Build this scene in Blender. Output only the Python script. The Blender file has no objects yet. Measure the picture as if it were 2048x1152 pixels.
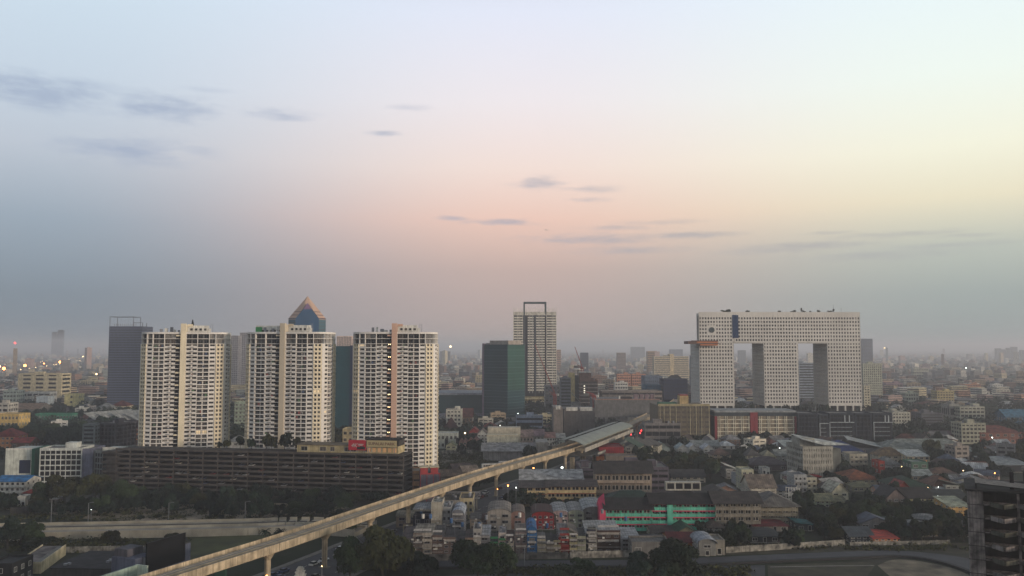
import bpy, math, random
import numpy as np
from mathutils import Vector, Matrix

# ------------------------------------------------------------------ camera, world, sun, exposure
SC = bpy.context.scene
COL = SC.collection
F = 1704.0; PITCH = math.radians(4.0); H = 75.0
CP, SP = math.cos(PITCH), math.sin(PITCH)
cam_d = bpy.data.cameras.new('camera'); cam = bpy.data.objects.new('camera', cam_d); COL.objects.link(cam)
cam.location = (0, 0, H); cam.rotation_euler = (math.radians(90) + PITCH, 0, 0)
cam_d.sensor_width = 36; cam_d.lens = 36 * F / 2048; cam_d.clip_start = 1; cam_d.clip_end = 80000
SC.camera = cam

def s2l(v):
    v = v / 255.0
    return v / 12.92 if v <= 0.04045 else ((v + 0.055) / 1.055) ** 2.4
def rgb(r, g, b, k=1.0): return (s2l(r) * k, s2l(g) * k, s2l(b) * k, 1.0)

world = bpy.data.worlds.new('World'); SC.world = world; world.use_nodes = True
SUN_EL, SUN_AZ = 7.0, 118.0      # degrees; azimuth clockwise from the view direction
def build_world():
    nt = world.node_tree; N = nt.nodes; Lk = nt.links; N.clear()
    def math_(op, a, b=None, c=None, clamp=False):
        n = N.new('ShaderNodeMath'); n.operation = op; n.use_clamp = clamp
        for i, v in enumerate((a, b, c)):
            if v is None: continue
            if isinstance(v, (int, float)): n.inputs[i].default_value = v
            else: Lk.new(v, n.inputs[i])
        return n.outputs[0]
    def ramp(fac, stops):
        n = N.new('ShaderNodeValToRGB'); e = n.color_ramp.elements
        while len(e) < len(stops): e.new(0.5)
        for k, (p, c) in enumerate(stops): e[k].position = p; e[k].color = c
        Lk.new(fac, n.inputs[0]); return n.outputs[0]
    def mix(f, a, b):
        n = N.new('ShaderNodeMix'); n.data_type = 'RGBA'
        if isinstance(f, (int, float)): n.inputs[0].default_value = f
        else: Lk.new(f, n.inputs[0])
        for k, v in ((6, a), (7, b)):
            if isinstance(v, tuple): n.inputs[k].default_value = v
            else: Lk.new(v, n.inputs[k])
        return n.outputs[2]
    tc = N.new('ShaderNodeTexCoord'); sep = N.new('ShaderNodeSeparateXYZ'); Lk.new(tc.outputs['Generated'], sep.inputs[0])
    x, y, z = sep.outputs
    hor = math_('SQRT', math_('ADD', math_('MULTIPLY', x, x), math_('MULTIPLY', y, y)))
    el = math_('MULTIPLY', math_('ARCTAN2', z, hor), 180 / math.pi)
    u = math_('DIVIDE', x, math_('MAXIMUM', hor, 1e-4))
    az = math_('MULTIPLY', math_('ARCTAN2', x, y), 180 / math.pi)
    t = math_('DIVIDE', el, 60.0, clamp=True)
    P = lambda e: e / 60.0
    left = ramp(t, [(0, rgb(122, 134, 144)), (P(3.3), rgb(130, 143, 155)), (P(7.7), rgb(156, 170, 184)), (P(12), rgb(192, 201, 213)),
                    (P(16.3), rgb(201, 215, 229)), (P(22), rgb(208, 226, 240)), (P(34), rgb(166, 176, 192)), (P(60), rgb(84, 94, 112))])
    mid = ramp(t, [(0, rgb(180, 165, 160)), (P(3.3), rgb(190, 171, 166)), (P(5.2), rgb(199, 176, 169)), (P(8.6), rgb(240, 204, 189)), (P(12), rgb(246, 226, 217)),
                   (P(16.3), rgb(242, 235, 238)), (P(22), rgb(230, 235, 250)), (P(34), rgb(170, 179, 196)), (P(60), rgb(86, 95, 114))])
    right = ramp(t, [(0, rgb(147, 158, 158)), (P(3.3), rgb(163, 173, 170)), (P(6), rgb(190, 196, 186)), (P(9), rgb(238, 230, 203)),
                     (P(12), rgb(248, 247, 226)), (P(16.3), rgb(243, 252, 244)), (P(22), rgb(235, 249, 253)), (P(34), rgb(176, 188, 198)), (P(60), rgb(88, 97, 116))])
    def smooth(v, a, b):
        n = N.new('ShaderNodeMapRange'); n.interpolation_type = 'SMOOTHSTEP'
        n.inputs[1].default_value = a; n.inputs[2].default_value = b; Lk.new(v, n.inputs[0]); return n.outputs[0]
    c = mix(smooth(u, -0.50, 0.02), left, mid)
    c = mix(smooth(u, 0.0, 0.50), c, right)
    # thin streaks of cloud
    mp = N.new('ShaderNodeCombineXYZ'); Lk.new(math_('MULTIPLY', az, 0.21), mp.inputs[0]); Lk.new(math_('MULTIPLY', el, 0.85), mp.inputs[1])
    nz = N.new('ShaderNodeTexNoise'); nz.inputs['Scale'].default_value = 1.7; nz.inputs['Detail'].default_value = 9; nz.inputs['Roughness'].default_value = 0.66
    Lk.new(mp.outputs[0], nz.inputs['Vector']); nf = nz.outputs[0]
    def ang(px, py):
        v = py - 576; dx, dy, dz = px - 1024, F * CP + v * SP, F * SP - v * CP
        return math.degrees(math.atan2(dx, dy)), math.degrees(math.atan2(dz, math.hypot(dx, dy)))
    wisps = [(60, 180, 230, 44, .9), (150, 190, 110, 40, .8), (330, 215, 130, 34, .9), (560, 230, 90, 14, .7), (250, 300, 170, 34, .7), (390, 300, 60, 14, .5),
             (768, 266, 40, 8, .7), (1080, 365, 60, 16, .8), (1180, 378, 70, 10, .7), (1170, 400, 50, 7, .6), (905, 436, 45, 7, .7), (1010, 445, 85, 9, .95),
             (1190, 478, 170, 13, .9), (1390, 470, 110, 9, .9), (1620, 492, 190, 10, .7), (1800, 468, 180, 9, .6), (1900, 490, 200, 9, .5), (1650, 466, 70, 6, .6), (1330, 445, 120, 8, .5), (1240, 455, 90, 7, .6), (1540, 500, 160, 12, .6), (1760, 510, 220, 14, .55), (1260, 500, 150, 12, .6), (1940, 470, 120, 7, .5), (820, 215, 60, 8, .35), (420, 180, 60, 8, .35)]
    tot = None
    for (px, py, wx, wy, s) in wisps:
        a0, e0 = ang(px, py); a1, _ = ang(px + wx, py); _, e1 = ang(px, py + wy)
        wa, we = abs(a1 - a0), abs(e1 - e0)
        dx = math_('MULTIPLY', math_('SUBTRACT', az, a0), 1 / wa); dy = math_('MULTIPLY', math_('SUBTRACT', el, e0), 1 / we)
        q = math_('SUBTRACT', 1.0, math_('SQRT', math_('ADD', math_('MULTIPLY', dx, dx), math_('MULTIPLY', dy, dy))), clamp=False)
        q = math_('ADD', math_('MULTIPLY', q, 1.0), math_('MULTIPLY', math_('SUBTRACT', nf, 0.47), 3.3))
        q = math_('MULTIPLY', math_('MULTIPLY', q, s, clamp=True), math_('LESS_THAN', math_('ABSOLUTE', dx), 1.6))
        fall = math_('SUBTRACT', 1.5, math_('SQRT', math_('ADD', math_('MULTIPLY', dx, dx), math_('MULTIPLY', dy, dy))), clamp=True)
        q = math_('MULTIPLY', q, fall)
        tot = q if tot is None else math_('MAXIMUM', tot, q)
    cc = mix(smooth(u, -0.3, 0.35), rgb(150, 166, 194), rgb(166, 166, 172))
    c = mix(math_('MULTIPLY', tot, 0.6), c, cc)
    bg = N.new('ShaderNodeBackground'); bg.inputs[1].default_value = 1.0; Lk.new(c, bg.inputs[0])
    sky = N.new('ShaderNodeTexSky'); sky.sky_type = 'NISHITA'; sky.sun_disc = False
    sky.sun_elevation = math.radians(SUN_EL); sky.sun_rotation = math.radians(SUN_AZ); sky.dust_density = 4; sky.air_density = 1.0
    b2 = N.new('ShaderNodeBackground'); b2.inputs[1].default_value = 0.004; Lk.new(sky.outputs[0], b2.inputs[0])
    ad = N.new('ShaderNodeAddShader'); Lk.new(bg.outputs[0], ad.inputs[0]); Lk.new(b2.outputs[0], ad.inputs[1])
    out = N.new('ShaderNodeOutputWorld'); Lk.new(ad.outputs[0], out.inputs[0])
build_world()

sun_d = bpy.data.lights.new('sun', 'SUN'); sun = bpy.data.objects.new('sun', sun_d); COL.objects.link(sun)
sun_d.energy = 2.8; sun_d.angle = math.radians(10); sun_d.color = (1.0, 0.83, 0.68)
_a, _e = math.radians(SUN_AZ), math.radians(SUN_EL)
_dir = Vector((math.sin(_a) * math.cos(_e), math.cos(_a) * math.cos(_e), math.sin(_e)))
sun.rotation_euler = _dir.to_track_quat('Z', 'Y').to_euler()

SC.view_settings.view_transform = 'Standard'; SC.view_settings.look = 'None'
SC.view_settings.gamma = 1; SC.view_settings.exposure = 0.0; SC.view_settings.use_curve_mapping = False
SC.render.engine = 'CYCLES'
SC.cycles.max_bounces = 4; SC.cycles.diffuse_bounces = 1; SC.cycles.glossy_bounces = 2; SC.cycles.volume_bounces = 0
SC.cycles.use_denoising = True
SC.cycles.light_sampling_threshold = 0.0

# ------------------------------------------------------------------ projection helpers (photo pixels of 2048 x 1152 -> metres)
def G(px, py, z=0.0):
    v = py - 576; dy, dz = F * CP + v * SP, F * SP - v * CP
    t = (z - H) / dz
    return (px - 1024) * t, dy * t
def zof(py, y):
    v = py - 576
    return H + y * (F * SP - v * CP) / (F * CP + v * SP)
def Xof(px, y, z=0.0): return (px - 1024) / F * (y * CP + (z - H) * SP)
def rowd(d):             # ground row of forward distance d
    return 576 + F * (SP * d + CP * H) / (CP * d - SP * H)
def pix(x, y, z):
    dep = y * CP + (z - H) * SP; up = -y * SP + (z - H) * CP
    return 1024 + F * x / dep, 576 - F * up / dep
RND = random.Random(7)
HAZE = 0.00021

# ------------------------------------------------------------------ materials
_mats = {}
def mat(key, col, rough=0.8, var=0.12, scale=0.35, streak=0.0, metal=0.0, spec=0.3, bump=0.0, emit=None, estr=0.0, rnd=0.0, wave=None, patch=0.0):
    if key in _mats: return _mats[key]
    m = bpy.data.materials.new(key); m.use_nodes = True; nt = m.node_tree; N = nt.nodes; Lk = nt.links
    b = N['Principled BSDF']; b.inputs['Roughness'].default_value = rough; b.inputs['Metallic'].default_value = metal
    b.inputs['Specular IOR Level'].default_value = spec
    if len(col) == 3: col = (*col, 1.0)
    tc = N.new('ShaderNodeTexCoord'); base = None
    n1 = N.new('ShaderNodeTexNoise'); n1.inputs['Scale'].default_value = scale; n1.inputs['Detail'].default_value = 6
    Lk.new(tc.outputs['Object'], n1.inputs['Vector'])
    r1 = N.new('ShaderNodeMapRange'); r1.inputs[1].default_value = 0.3; r1.inputs[2].default_value = 0.7
    r1.inputs[3].default_value = 1 - var * 1.6; r1.inputs[4].default_value = 1 + var
    Lk.new(n1.outputs[0], r1.inputs[0]); fac = r1.outputs[0]
    def mul(a, bb):
        q = N.new('ShaderNodeMath'); q.operation = 'MULTIPLY'; Lk.new(a, q.inputs[0])
        if isinstance(bb, float): q.inputs[1].default_value = bb
        else: Lk.new(bb, q.inputs[1])
        return q.outputs[0]
    if streak:
        mp = N.new('ShaderNodeMapping'); mp.inputs['Scale'].default_value = (1.6, 1.6, 0.09); Lk.new(tc.outputs['Object'], mp.inputs[0])
        n2 = N.new('ShaderNodeTexNoise'); n2.inputs['Scale'].default_value = 1.0; n2.inputs['Detail'].default_value = 4; Lk.new(mp.outputs[0], n2.inputs['Vector'])
        r2 = N.new('ShaderNodeMapRange'); r2.inputs[1].default_value = 0.4; r2.inputs[2].default_value = 0.72; r2.inputs[3].default_value = 1; r2.inputs[4].default_value = 1 - streak
        Lk.new(n2.outputs[0], r2.inputs[0]); fac = mul(fac, r2.outputs[0])
    if wave:
        wv = N.new('ShaderNodeTexWave'); wv.inputs['Scale'].default_value = wave; wv.bands_direction = 'X'; Lk.new(tc.outputs['Object'], wv.inputs['Vector'])
        r3 = N.new('ShaderNodeMapRange'); r3.inputs[3].default_value = 0.82; r3.inputs[4].default_value = 1.08; Lk.new(wv.outputs['Fac'], r3.inputs[0]); fac = mul(fac, r3.outputs[0])
    if patch:
        vo = N.new('ShaderNodeTexVoronoi'); vo.inputs['Scale'].default_value = .45; vo.distance = 'CHEBYCHEV'; Lk.new(tc.outputs['Object'], vo.inputs['Vector'])
        sp = N.new('ShaderNodeSeparateColor'); Lk.new(vo.outputs['Color'], sp.inputs[0]); r5 = N.new('ShaderNodeMapRange'); r5.inputs[3].default_value = 1 - patch; r5.inputs[4].default_value = 1 + patch * .5
        Lk.new(sp.outputs[0], r5.inputs[0]); fac = mul(fac, r5.outputs[0])
    if rnd:
        oi = N.new('ShaderNodeObjectInfo'); r4 = N.new('ShaderNodeMapRange'); r4.inputs[3].default_value = 1 - rnd; r4.inputs[4].default_value = 1 + rnd
        Lk.new(oi.outputs['Random'], r4.inputs[0]); fac = mul(fac, r4.outputs[0])
    vm = N.new('ShaderNodeVectorMath'); vm.operation = 'SCALE'; vm.inputs[0].default_value = col[:3]; Lk.new(fac, vm.inputs['Scale'])
    Lk.new(vm.outputs[0], b.inputs['Base Color'])
    if bump:
        bp = N.new('ShaderNodeBump'); bp.inputs['Strength'].default_value = bump; bp.inputs['Distance'].default_value = 0.2
        Lk.new(n1.outputs[0], bp.inputs['Height']); Lk.new(bp.outputs[0], b.inputs['Normal'])
    if emit: b.inputs['Emission Color'].default_value = (*emit, 1.0); b.inputs['Emission Strength'].default_value = estr
    _mats[key] = m; return m
def wall(c, k=1.0):
    key = 'wall_%d_%d_%d' % c
    return mat(key, rgb(*c, k * 1.08), 0.88, 0.24, 0.3, streak=0.38)
def roofm(c, wave=None):
    key = 'roof_%d_%d_%d' % c
    return mat(key, rgb(*c, 1.22), 0.8, 0.34, 0.4, wave=wave or .3, patch=.3, streak=.2)
GL = mat('window_glass', (0.016, 0.018, 0.02), 0.3, 0.5, 0.6, spec=0.2, rnd=0.5)
GL2 = mat('window_glass_pale', (0.11, 0.105, 0.095), 0.35, 0.4, 0.8, spec=0.3, rnd=0.5)
GL3 = mat('window_glass_dark', (0.007, 0.007, 0.009), 0.4, 0.3, 0.8, spec=0.25)
GL4 = mat('window_curtain', (0.065, 0.05, 0.04), 0.6, 0.4, 0.8, spec=0.25, rnd=0.4)
WHITE = wall((200, 196, 186)); CREAM = wall((196, 182, 152)); CONC = mat('concrete', (0.19, 0.175, 0.15), 0.9, 0.2, 0.3, streak=0.35)
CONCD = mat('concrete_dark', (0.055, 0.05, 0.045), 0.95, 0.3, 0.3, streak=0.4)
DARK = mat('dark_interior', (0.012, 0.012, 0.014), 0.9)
METAL = mat('grey_metal', (0.2, 0.2, 0.21), 0.5, 0.1)

# ------------------------------------------------------------------ mesh building
class MB:
    def __init__(s): s.v = []; s.f = []; s.m = []; s.mats = []
    def mi(s, m):
        if m not in s.mats: s.mats.append(m)
        return s.mats.index(m)
    def face(s, pts, m):
        i = len(s.v); s.v.extend(pts); s.f.append(tuple(range(i, i + len(pts)))); s.m.append(s.mi(m))
    def box(s, x0, x1, y0, y1, z0, z1, m):
        i = len(s.v); s.v += [(x0, y0, z0), (x1, y0, z0), (x1, y1, z0), (x0, y1, z0), (x0, y0, z1), (x1, y0, z1), (x1, y1, z1), (x0, y1, z1)]
        k = s.mi(m)
        for q in ((3, 2, 1, 0), (4, 5, 6, 7), (0, 1, 5, 4), (1, 2, 6, 5), (2, 3, 7, 6), (3, 0, 4, 7)):
            s.f.append(tuple(i + a for a in q)); s.m.append(k)
    def obox(s, o, t, n, u0, u1, v0, v1, z0, z1, m):     # box in a plan frame: origin o, tangent t, outward normal n
        i = len(s.v)
        for z in (z0, z1):
            for (u, v) in ((u0, v1), (u1, v1), (u1, v0), (u0, v0)):
                s.v.append((o[0] + t[0] * u + n[0] * v, o[1] + t[1] * u + n[1] * v, z))
        k = s.mi(m)
        for q in ((3, 2, 1, 0), (4, 5, 6, 7), (0, 1, 5, 4), (1, 2, 6, 5), (2, 3, 7, 6), (3, 0, 4, 7)):
            s.f.append(tuple(i + a for a in q)); s.m.append(k)
    def prism(s, poly, z0, z1, m, cap=True):
        n = len(poly); i = len(s.v); k = s.mi(m)
        s.v += [(p[0], p[1], z0) for p in poly] + [(p[0], p[1], z1) for p in poly]
        for a in range(n):
            b = (a + 1) % n; s.f.append((i + a, i + b, i + n + b, i + n + a)); s.m.append(k)
        if cap:
            s.f.append(tuple(i + n + a for a in range(n))); s.m.append(k)
            s.f.append(tuple(i + n - 1 - a for a in range(n))); s.m.append(k)
    def bar(s, a, b, r, m, n=6, r2=None):
        a, b = Vector(a), Vector(b); d = (b - a).normalized(); r2 = r if r2 is None else r2
        u = d.orthogonal().normalized(); w = d.cross(u); i = len(s.v); k = s.mi(m)
        for (c, rr) in ((a, r), (b, r2)):
            for j in range(n):
                q = c + (u * math.cos(2 * math.pi * j / n) + w * math.sin(2 * math.pi * j / n)) * rr; s.v.append(tuple(q))
        for j in range(n):
            l = (j + 1) % n; s.f.append((i + j, i + l, i + n + l, i + n + j)); s.m.append(k)
        s.f.append(tuple(i + n - 1 - j for j in range(n))); s.m.append(k); s.f.append(tuple(i + n + j for j in range(n))); s.m.append(k)
    def ball(s, c, r, m, nu=8, nv=5):
        i = len(s.v); k = s.mi(m)
        for a in range(nv + 1):
            th = math.pi * a / nv
            for b in range(nu):
                ph = 2 * math.pi * b / nu
                s.v.append((c[0] + r * math.sin(th) * math.cos(ph), c[1] + r * math.sin(th) * math.sin(ph), c[2] + r * math.cos(th)))
        for a in range(nv):
            for b in range(nu):
                c2 = (b + 1) % nu; s.f.append((i + a * nu + b, i + (a + 1) * nu + b, i + (a + 1) * nu + c2, i + a * nu + c2)); s.m.append(k)
    def mesh(s, name):
        me = bpy.data.meshes.new(name); me.from_pydata(s.v, [], s.f)
        for m in s.mats: me.materials.append(m)
        me.polygons.foreach_set('material_index', s.m); me.update(); return me
    def build(s, name, parent=None, loc=None, kind=None, rz=0.0):
        if not s.f: return None
        return place(s.mesh(name), name, parent, loc, kind, rz)
def place(me, name, parent=None, loc=None, kind=None, rz=0.0):
    o = bpy.data.objects.new(name, me); COL.objects.link(o)
    if parent: o.parent = parent
    if loc: o.location = loc
    if rz: o.rotation_euler = (0, 0, rz)
    if kind: o['kind'] = kind
    return o
THINGS = []
def thing(name, label, cat, loc=(0, 0, 0), rz=0.0, group=None):
    o = bpy.data.objects.new(name, None); COL.objects.link(o); o.empty_display_size = 1
    o.location = loc; o.rotation_euler = (0, 0, rz); o['category'] = cat
    if label: o['label'] = label
    if group: o['group'] = group
    THINGS.append(o); return o
def tag(o, label, cat, group=None):
    o['category'] = cat
    if label: o['label'] = label
    if group: o['group'] = group
    THINGS.append(o); return o

# ---- automatic wording: where a thing stands in the picture
LM = [('the frame-topped grey tower', 250, 720), ('the left condominium tower', 370, 780), ('the middle condominium tower', 582, 780),
      ('the right condominium tower', 790, 800), ('the green glass tower', 1005, 750), ('the slender central tower', 1070, 720),
      ('the three-legged tower', 1560, 720), ('the station roof', 1200, 865), ('the brown gridded block', 1368, 845), ('the red-and-white block', 1510, 850),
      ('the dark balconied block', 1690, 850), ('the long parking garage', 520, 950), ('the white modern apartments', 120, 925), ('the grey gymnasium roof', 1115, 970),
      ('the mint green school', 1320, 1030), ('the ruined tower', 2000, 1050), ('the race track road', 1650, 1115), ('the black billboard', 340, 1095),
      ('the beige slatted office', 1630, 920), ('the hip-roofed school', 1555, 1020), ('the orange-roofed villa', 1728, 955), ('the cream hospital', 78, 775),
      ('the blue shophouse', 1063, 1080), ('the grey ribbed warehouse', 1020, 900), ('the striped hotel', 1343, 735), ('the railway embankment', 330, 1060),
      ('the brown shophouse', 1205, 1075), ('the hazy towers', 2020, 730), ('the grey mall wall', 1250, 815), ('the white gridded school', 1250, 965),
      ('the red crane', 1165, 740), ('the long grey shed', 1860, 890), ('the far right slab', 1940, 830), ('the expressway lamps', 60, 735), ('the pale residential slab', 1748, 765),
      ('the blue-roofed building', 25, 965), ('the green-roofed hall', 1830, 970), ('the yellow corner house', 1918, 1010), ('the row of sheds', 225, 838)]
ORD = ['leftmost', 'second from left', 'third from left', 'fourth from left', 'fifth from left', 'sixth from left', 'seventh from left', 'eighth from left',
       'ninth from left', 'tenth from left', 'eleventh from left', 'twelfth from left', 'thirteenth from left', 'fourteenth from left']
AUTO = []
def auto(o, desc, px, py, group): AUTO.append((o, desc, px, py, group)); o['group'] = group
def finish_labels():
    d = {}
    for (o, desc, px, py, group) in AUTO:
        best = min(LM, key=lambda l: (l[1] - px) ** 2 + ((l[2] - py) * 1.6) ** 2)
        dx, dy = px - best[1], py - best[2]
        rel = ('right of' if dx > 0 else 'left of') if abs(dx) > abs(dy) * 1.1 else ('below' if dy > 0 else 'above')
        d.setdefault((desc, rel, best[0]), []).append((px, o))
    for (desc, rel, lm), L in d.items():
        L.sort(key=lambda a: a[0])
        for i, (px, o) in enumerate(L):
            if len(L) == 1: o['label'] = '%s %s %s' % (desc, rel, lm)
            elif i < len(ORD): o['label'] = '%s %s %s, %s' % (desc, rel, lm, ORD[i])
            else: o['label'] = '%s %s %s, towards its right end' % (desc, rel, lm)
    for o in THINGS:
        if len(o.get('label', 'x').split()) > 16: print('LONG', o.name, o['label'])
# ------------------------------------------------------------------ shared window piece and generic buildings
_wc = {}
def win_mesh(w, h, g=None, fr=None):
    g = g or GL; fr = fr or WHITE
    key = (round(w, 1), round(h, 1), g.name, fr.name)
    if key not in _wc:
        w, h = max(key[0], .3), max(key[1], .3); b = MB(); t = 0.09
        b.box(-w / 2, w / 2, -0.02, 0.05, 0, h, g)
        b.box(-w / 2 - t, w / 2 + t, -0.10, 0.04, h, h + t, fr); b.box(-w / 2 - t, w / 2 + t, -0.2, 0.04, -t, 0, fr)
        b.box(-w / 2 - t, -w / 2, -0.10, 0.045, 0, h, fr); b.box(w / 2, w / 2 + t, -0.10, 0.045, 0, h, fr)
        if w > 1.3: b.box(-0.04, 0.04, -0.06, 0.045, 0, h, fr)
        _wc[key] = b.mesh('window')
    return _wc[key]
GLS = [GL, GL3, GL3, GL3, GL4, GL2]
def add_window(parent, x, y, z, w, h, rz=0.0, g=None, fr=None):
    return place(win_mesh(w, h, g or RND.choice(GLS), fr), 'window', parent, (x, y, z), None, rz)
def ac_unit(mb, x, y, z): mb.box(x - .4, x + .4, y - .35, y, z, z + .55, WHITE)

def lattice(root, w, dep, h, fl, bf, bs, wm, sh=.42, pw=.3, rec=.35, glass=None, z0=0.0, sp=None, near=False, band=None, sides=True, top=0.9):
    glass = glass or GL3; core = MB(); core.box(-w / 2 + rec, w / 2 - rec, rec, dep - rec, z0, h - .1, glass)
    core.build('window_glass', root)
    fh = (h - z0) / fl; m = MB(); sm = sp or wm
    for i in range(fl):
        m.box(-w / 2, w / 2, 0, dep, z0 + i * fh, z0 + i * fh + sh * fh, sm)
        if band: m.box(-w / 2 - .06, w / 2 + .06, -.06, dep + .06, z0 + i * fh - .01, z0 + i * fh + .28, band)
    m.box(-w / 2 - .02, w / 2 + .02, -.02, dep + .02, h - .18 * fh, h, wm)
    for (a, b_, c, d) in ((-w / 2, w / 2, 0, .25), (-w / 2, w / 2, dep - .25, dep), (-w / 2, -w / 2 + .25, .25, dep - .25), (w / 2 - .25, w / 2, .25, dep - .25)):
        m.box(a, b_, c, d, h, h + top, wm)
    m.build('wall', root)
    p = MB()
    if pw > 0:
        for k in range(bf + 1):
            x = -w / 2 + .03 + (w - .06 - pw) * k / bf
            p.box(x, x + pw, .035, rec + .1, z0 + .02, h - .1, wm); p.box(x, x + pw, dep - rec - .1, dep - .035, z0 + .02, h - .1, wm)
        for k in range(bs + 1):
            y = .06 + (dep - .12 - pw) * k / bs
            for s in (-1, 1):
                p.box(min(s * (w / 2 - .045), s * (w / 2 - rec - .1)), max(s * (w / 2 - .045), s * (w / 2 - rec - .1)), y, y + pw, z0 + .03, h - .12, wm)
        p.build('pier', root)
    if not sides:
        q = MB()
        for s in (-1, 1): q.box(min(s * (w / 2 - .3), s * (w / 2 + .05)), max(s * (w / 2 - .3), s * (w / 2 + .05)), -.02, dep + .02, z0, h + top - .05, wm)
        q.build('end_wall', root)
    if near:      # separate panes set in the openings
        n = 0
        for i in range(fl):
            for k in range(bf):
                if n >= 280: break
                x = -w / 2 + w * (k + .5) / bf; n += 1
                ww = w / bf - pw - .5
                if ww > .5: add_window(root, x, rec - .02, z0 + i * fh + sh * fh + .1, ww, fh * (1 - sh) - .35, fr=METAL)
def roof_kit(root, w, dep, h, wm, seed, big=True):
    r = random.Random(seed); m = MB()
    if big:
        a = r.uniform(-.3, .3) * w; m.box(a - w * .09 - 1, a + w * .09 + 1, dep * .35, dep * .35 + min(dep * .4, 6), h - .05, h + 3.2, wm)
        m.build('stair_head', root)
    t = MB()
    for k in range(r.randint(1, 3)):
        x, y = r.uniform(-.4, .4) * w, r.uniform(.2, .8) * dep
        t.bar((x, y, h), (x, y, h + 1.9), .8, METAL, 10); t.box(x - .9, x + .9, y - .9, y + .9, h - .02, h + .15, CONC)
    t.build('water_tank', root)

def pitched(root, w, dep, eh, rh, rm, kind='gable', oh=.6, wm=None, name='roof'):
    m = MB(); W, D0, D1 = w / 2 + oh, -oh, dep + oh; t = .22
    def slab(pts):
        m.face([tuple(p) for p in pts], rm); m.face([(p[0], p[1], p[2] - t) for p in reversed(pts)], rm)
        n = len(pts)
        for i in range(n):
            a, b = pts[i], pts[(i + 1) % n]; m.face([(a[0], a[1], a[2] - t), (b[0], b[1], b[2] - t), b, a], rm)
    yc = dep / 2; e = eh - .05; r = eh + rh
    if kind == 'gable':
        slab([(-W, D0, e), (W, D0, e), (W, yc, r), (-W, yc, r)]); slab([(W, D1, e), (-W, D1, e), (-W, yc, r), (W, yc, r)])
        if wm:
            g = MB()
            for s in (-1, 1):
                x = s * (w / 2 - .02); g.face([(x, .02, eh - .1), (x, dep - .02, eh - .1), (x, yc, r - t - .05)][::s], wm)
                x = s * (w / 2 - .2); g.face([(x, .02, eh - .1), (x, dep - .02, eh - .1), (x, yc, r - t - .05)][::-s], wm)
            g.build('gable_wall', root)
    elif kind == 'gabley':
        slab([(-W, D1, e), (-W, D0, e), (0, D0, r), (0, D1, r)]); slab([(W, D0, e), (W, D1, e), (0, D1, r), (0, D0, r)])
        if wm:
            g = MB()
            for y in (.02, dep - .02):
                pts = [(-w / 2 + .02, y, eh - .1), (w / 2 - .02, y, eh - .1), (0, y, r - t - .05)]
                g.face(pts, wm); g.face([(p[0], p[1] + (.15 if y < 1 else -.15), p[2]) for p in reversed(pts)], wm)
            g.build('gable_wall', root)
    elif kind == 'hip':
        k = min(W, (D1 - D0) / 2) * .95
        if w >= dep:
            a, b = (-W + k, yc, r), (W - k, yc, r)
            slab([(-W, D0, e), (W, D0, e), b, a]); slab([(W, D1, e), (-W, D1, e), a, b]); slab([(-W, D1, e), (-W, D0, e), a]); slab([(W, D0, e), (W, D1, e), b])
        else:
            a, b = (0, D0 + k, r), (0, D1 - k, r)
            slab([(-W, D0, e), (W, D0, e), a]); slab([(W, D1, e), (-W, D1, e), b]); slab([(-W, D1, e), (-W, D0, e), a, b]); slab([(W, D0, e), (W, D1, e), b, a])
    elif kind == 'mono':      # high at the back
        slab([(-W, D0, e), (W, D0, e), (W, D1, r), (-W, D1, r)])
        if wm:
            g = MB(); g.prism([(-w / 2 + .02, dep - .3), (w / 2 - .02, dep - .3), (w / 2 - .02, dep - .05), (-w / 2 + .02, dep - .05)], eh - .1, r - .5, wm)
            for s in (-1, 1):
                x = s * (w / 2 - .03); g.face([(x, .05, eh - .1), (x, dep - .05, eh - .1), (x, dep - .05, r - .5)][::s], wm)
            g.build('gable_wall', root)
    elif kind == 'monox':     # high on the left
        slab([(-W, D1, r), (-W, D0, r), (W, D0, e), (W, D1, e)])
    elif kind in ('vault', 'vaultx'):
        n = 8; L = W if kind == 'vault' else (D1 - D0) / 2
        for i in range(n):
            a0, a1 = math.pi * i / n, math.pi * (i + 1) / n
            p0, p1 = (-L * math.cos(a0), e + rh * math.sin(a0)), (-L * math.cos(a1), e + rh * math.sin(a1))
            if kind == 'vault': slab([(p0[0], D1, p0[1]), (p0[0], D0, p0[1]), (p1[0], D0, p1[1]), (p1[0], D1, p1[1])])
            else: slab([(-W, yc + p0[0], p0[1]), (W, yc + p0[0], p0[1]), (W, yc + p1[0], p1[1]), (-W, yc + p1[0], p1[1])])
        if wm and kind == 'vault':
            g = MB()
            for y in (.02, dep - .02):
                pts = [(-(w / 2 - .02) * math.cos(math.pi * i / n), y, eh - .1 + (rh - .2) * math.sin(math.pi * i / n)) for i in range(n + 1)]
                g.face(pts[::-1], wm); g.face([(p[0], p[1] + (.15 if y < 1 else -.15), p[2]) for p in pts], wm)
            g.build('gable_wall', root)
    m.build(name, root)

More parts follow.
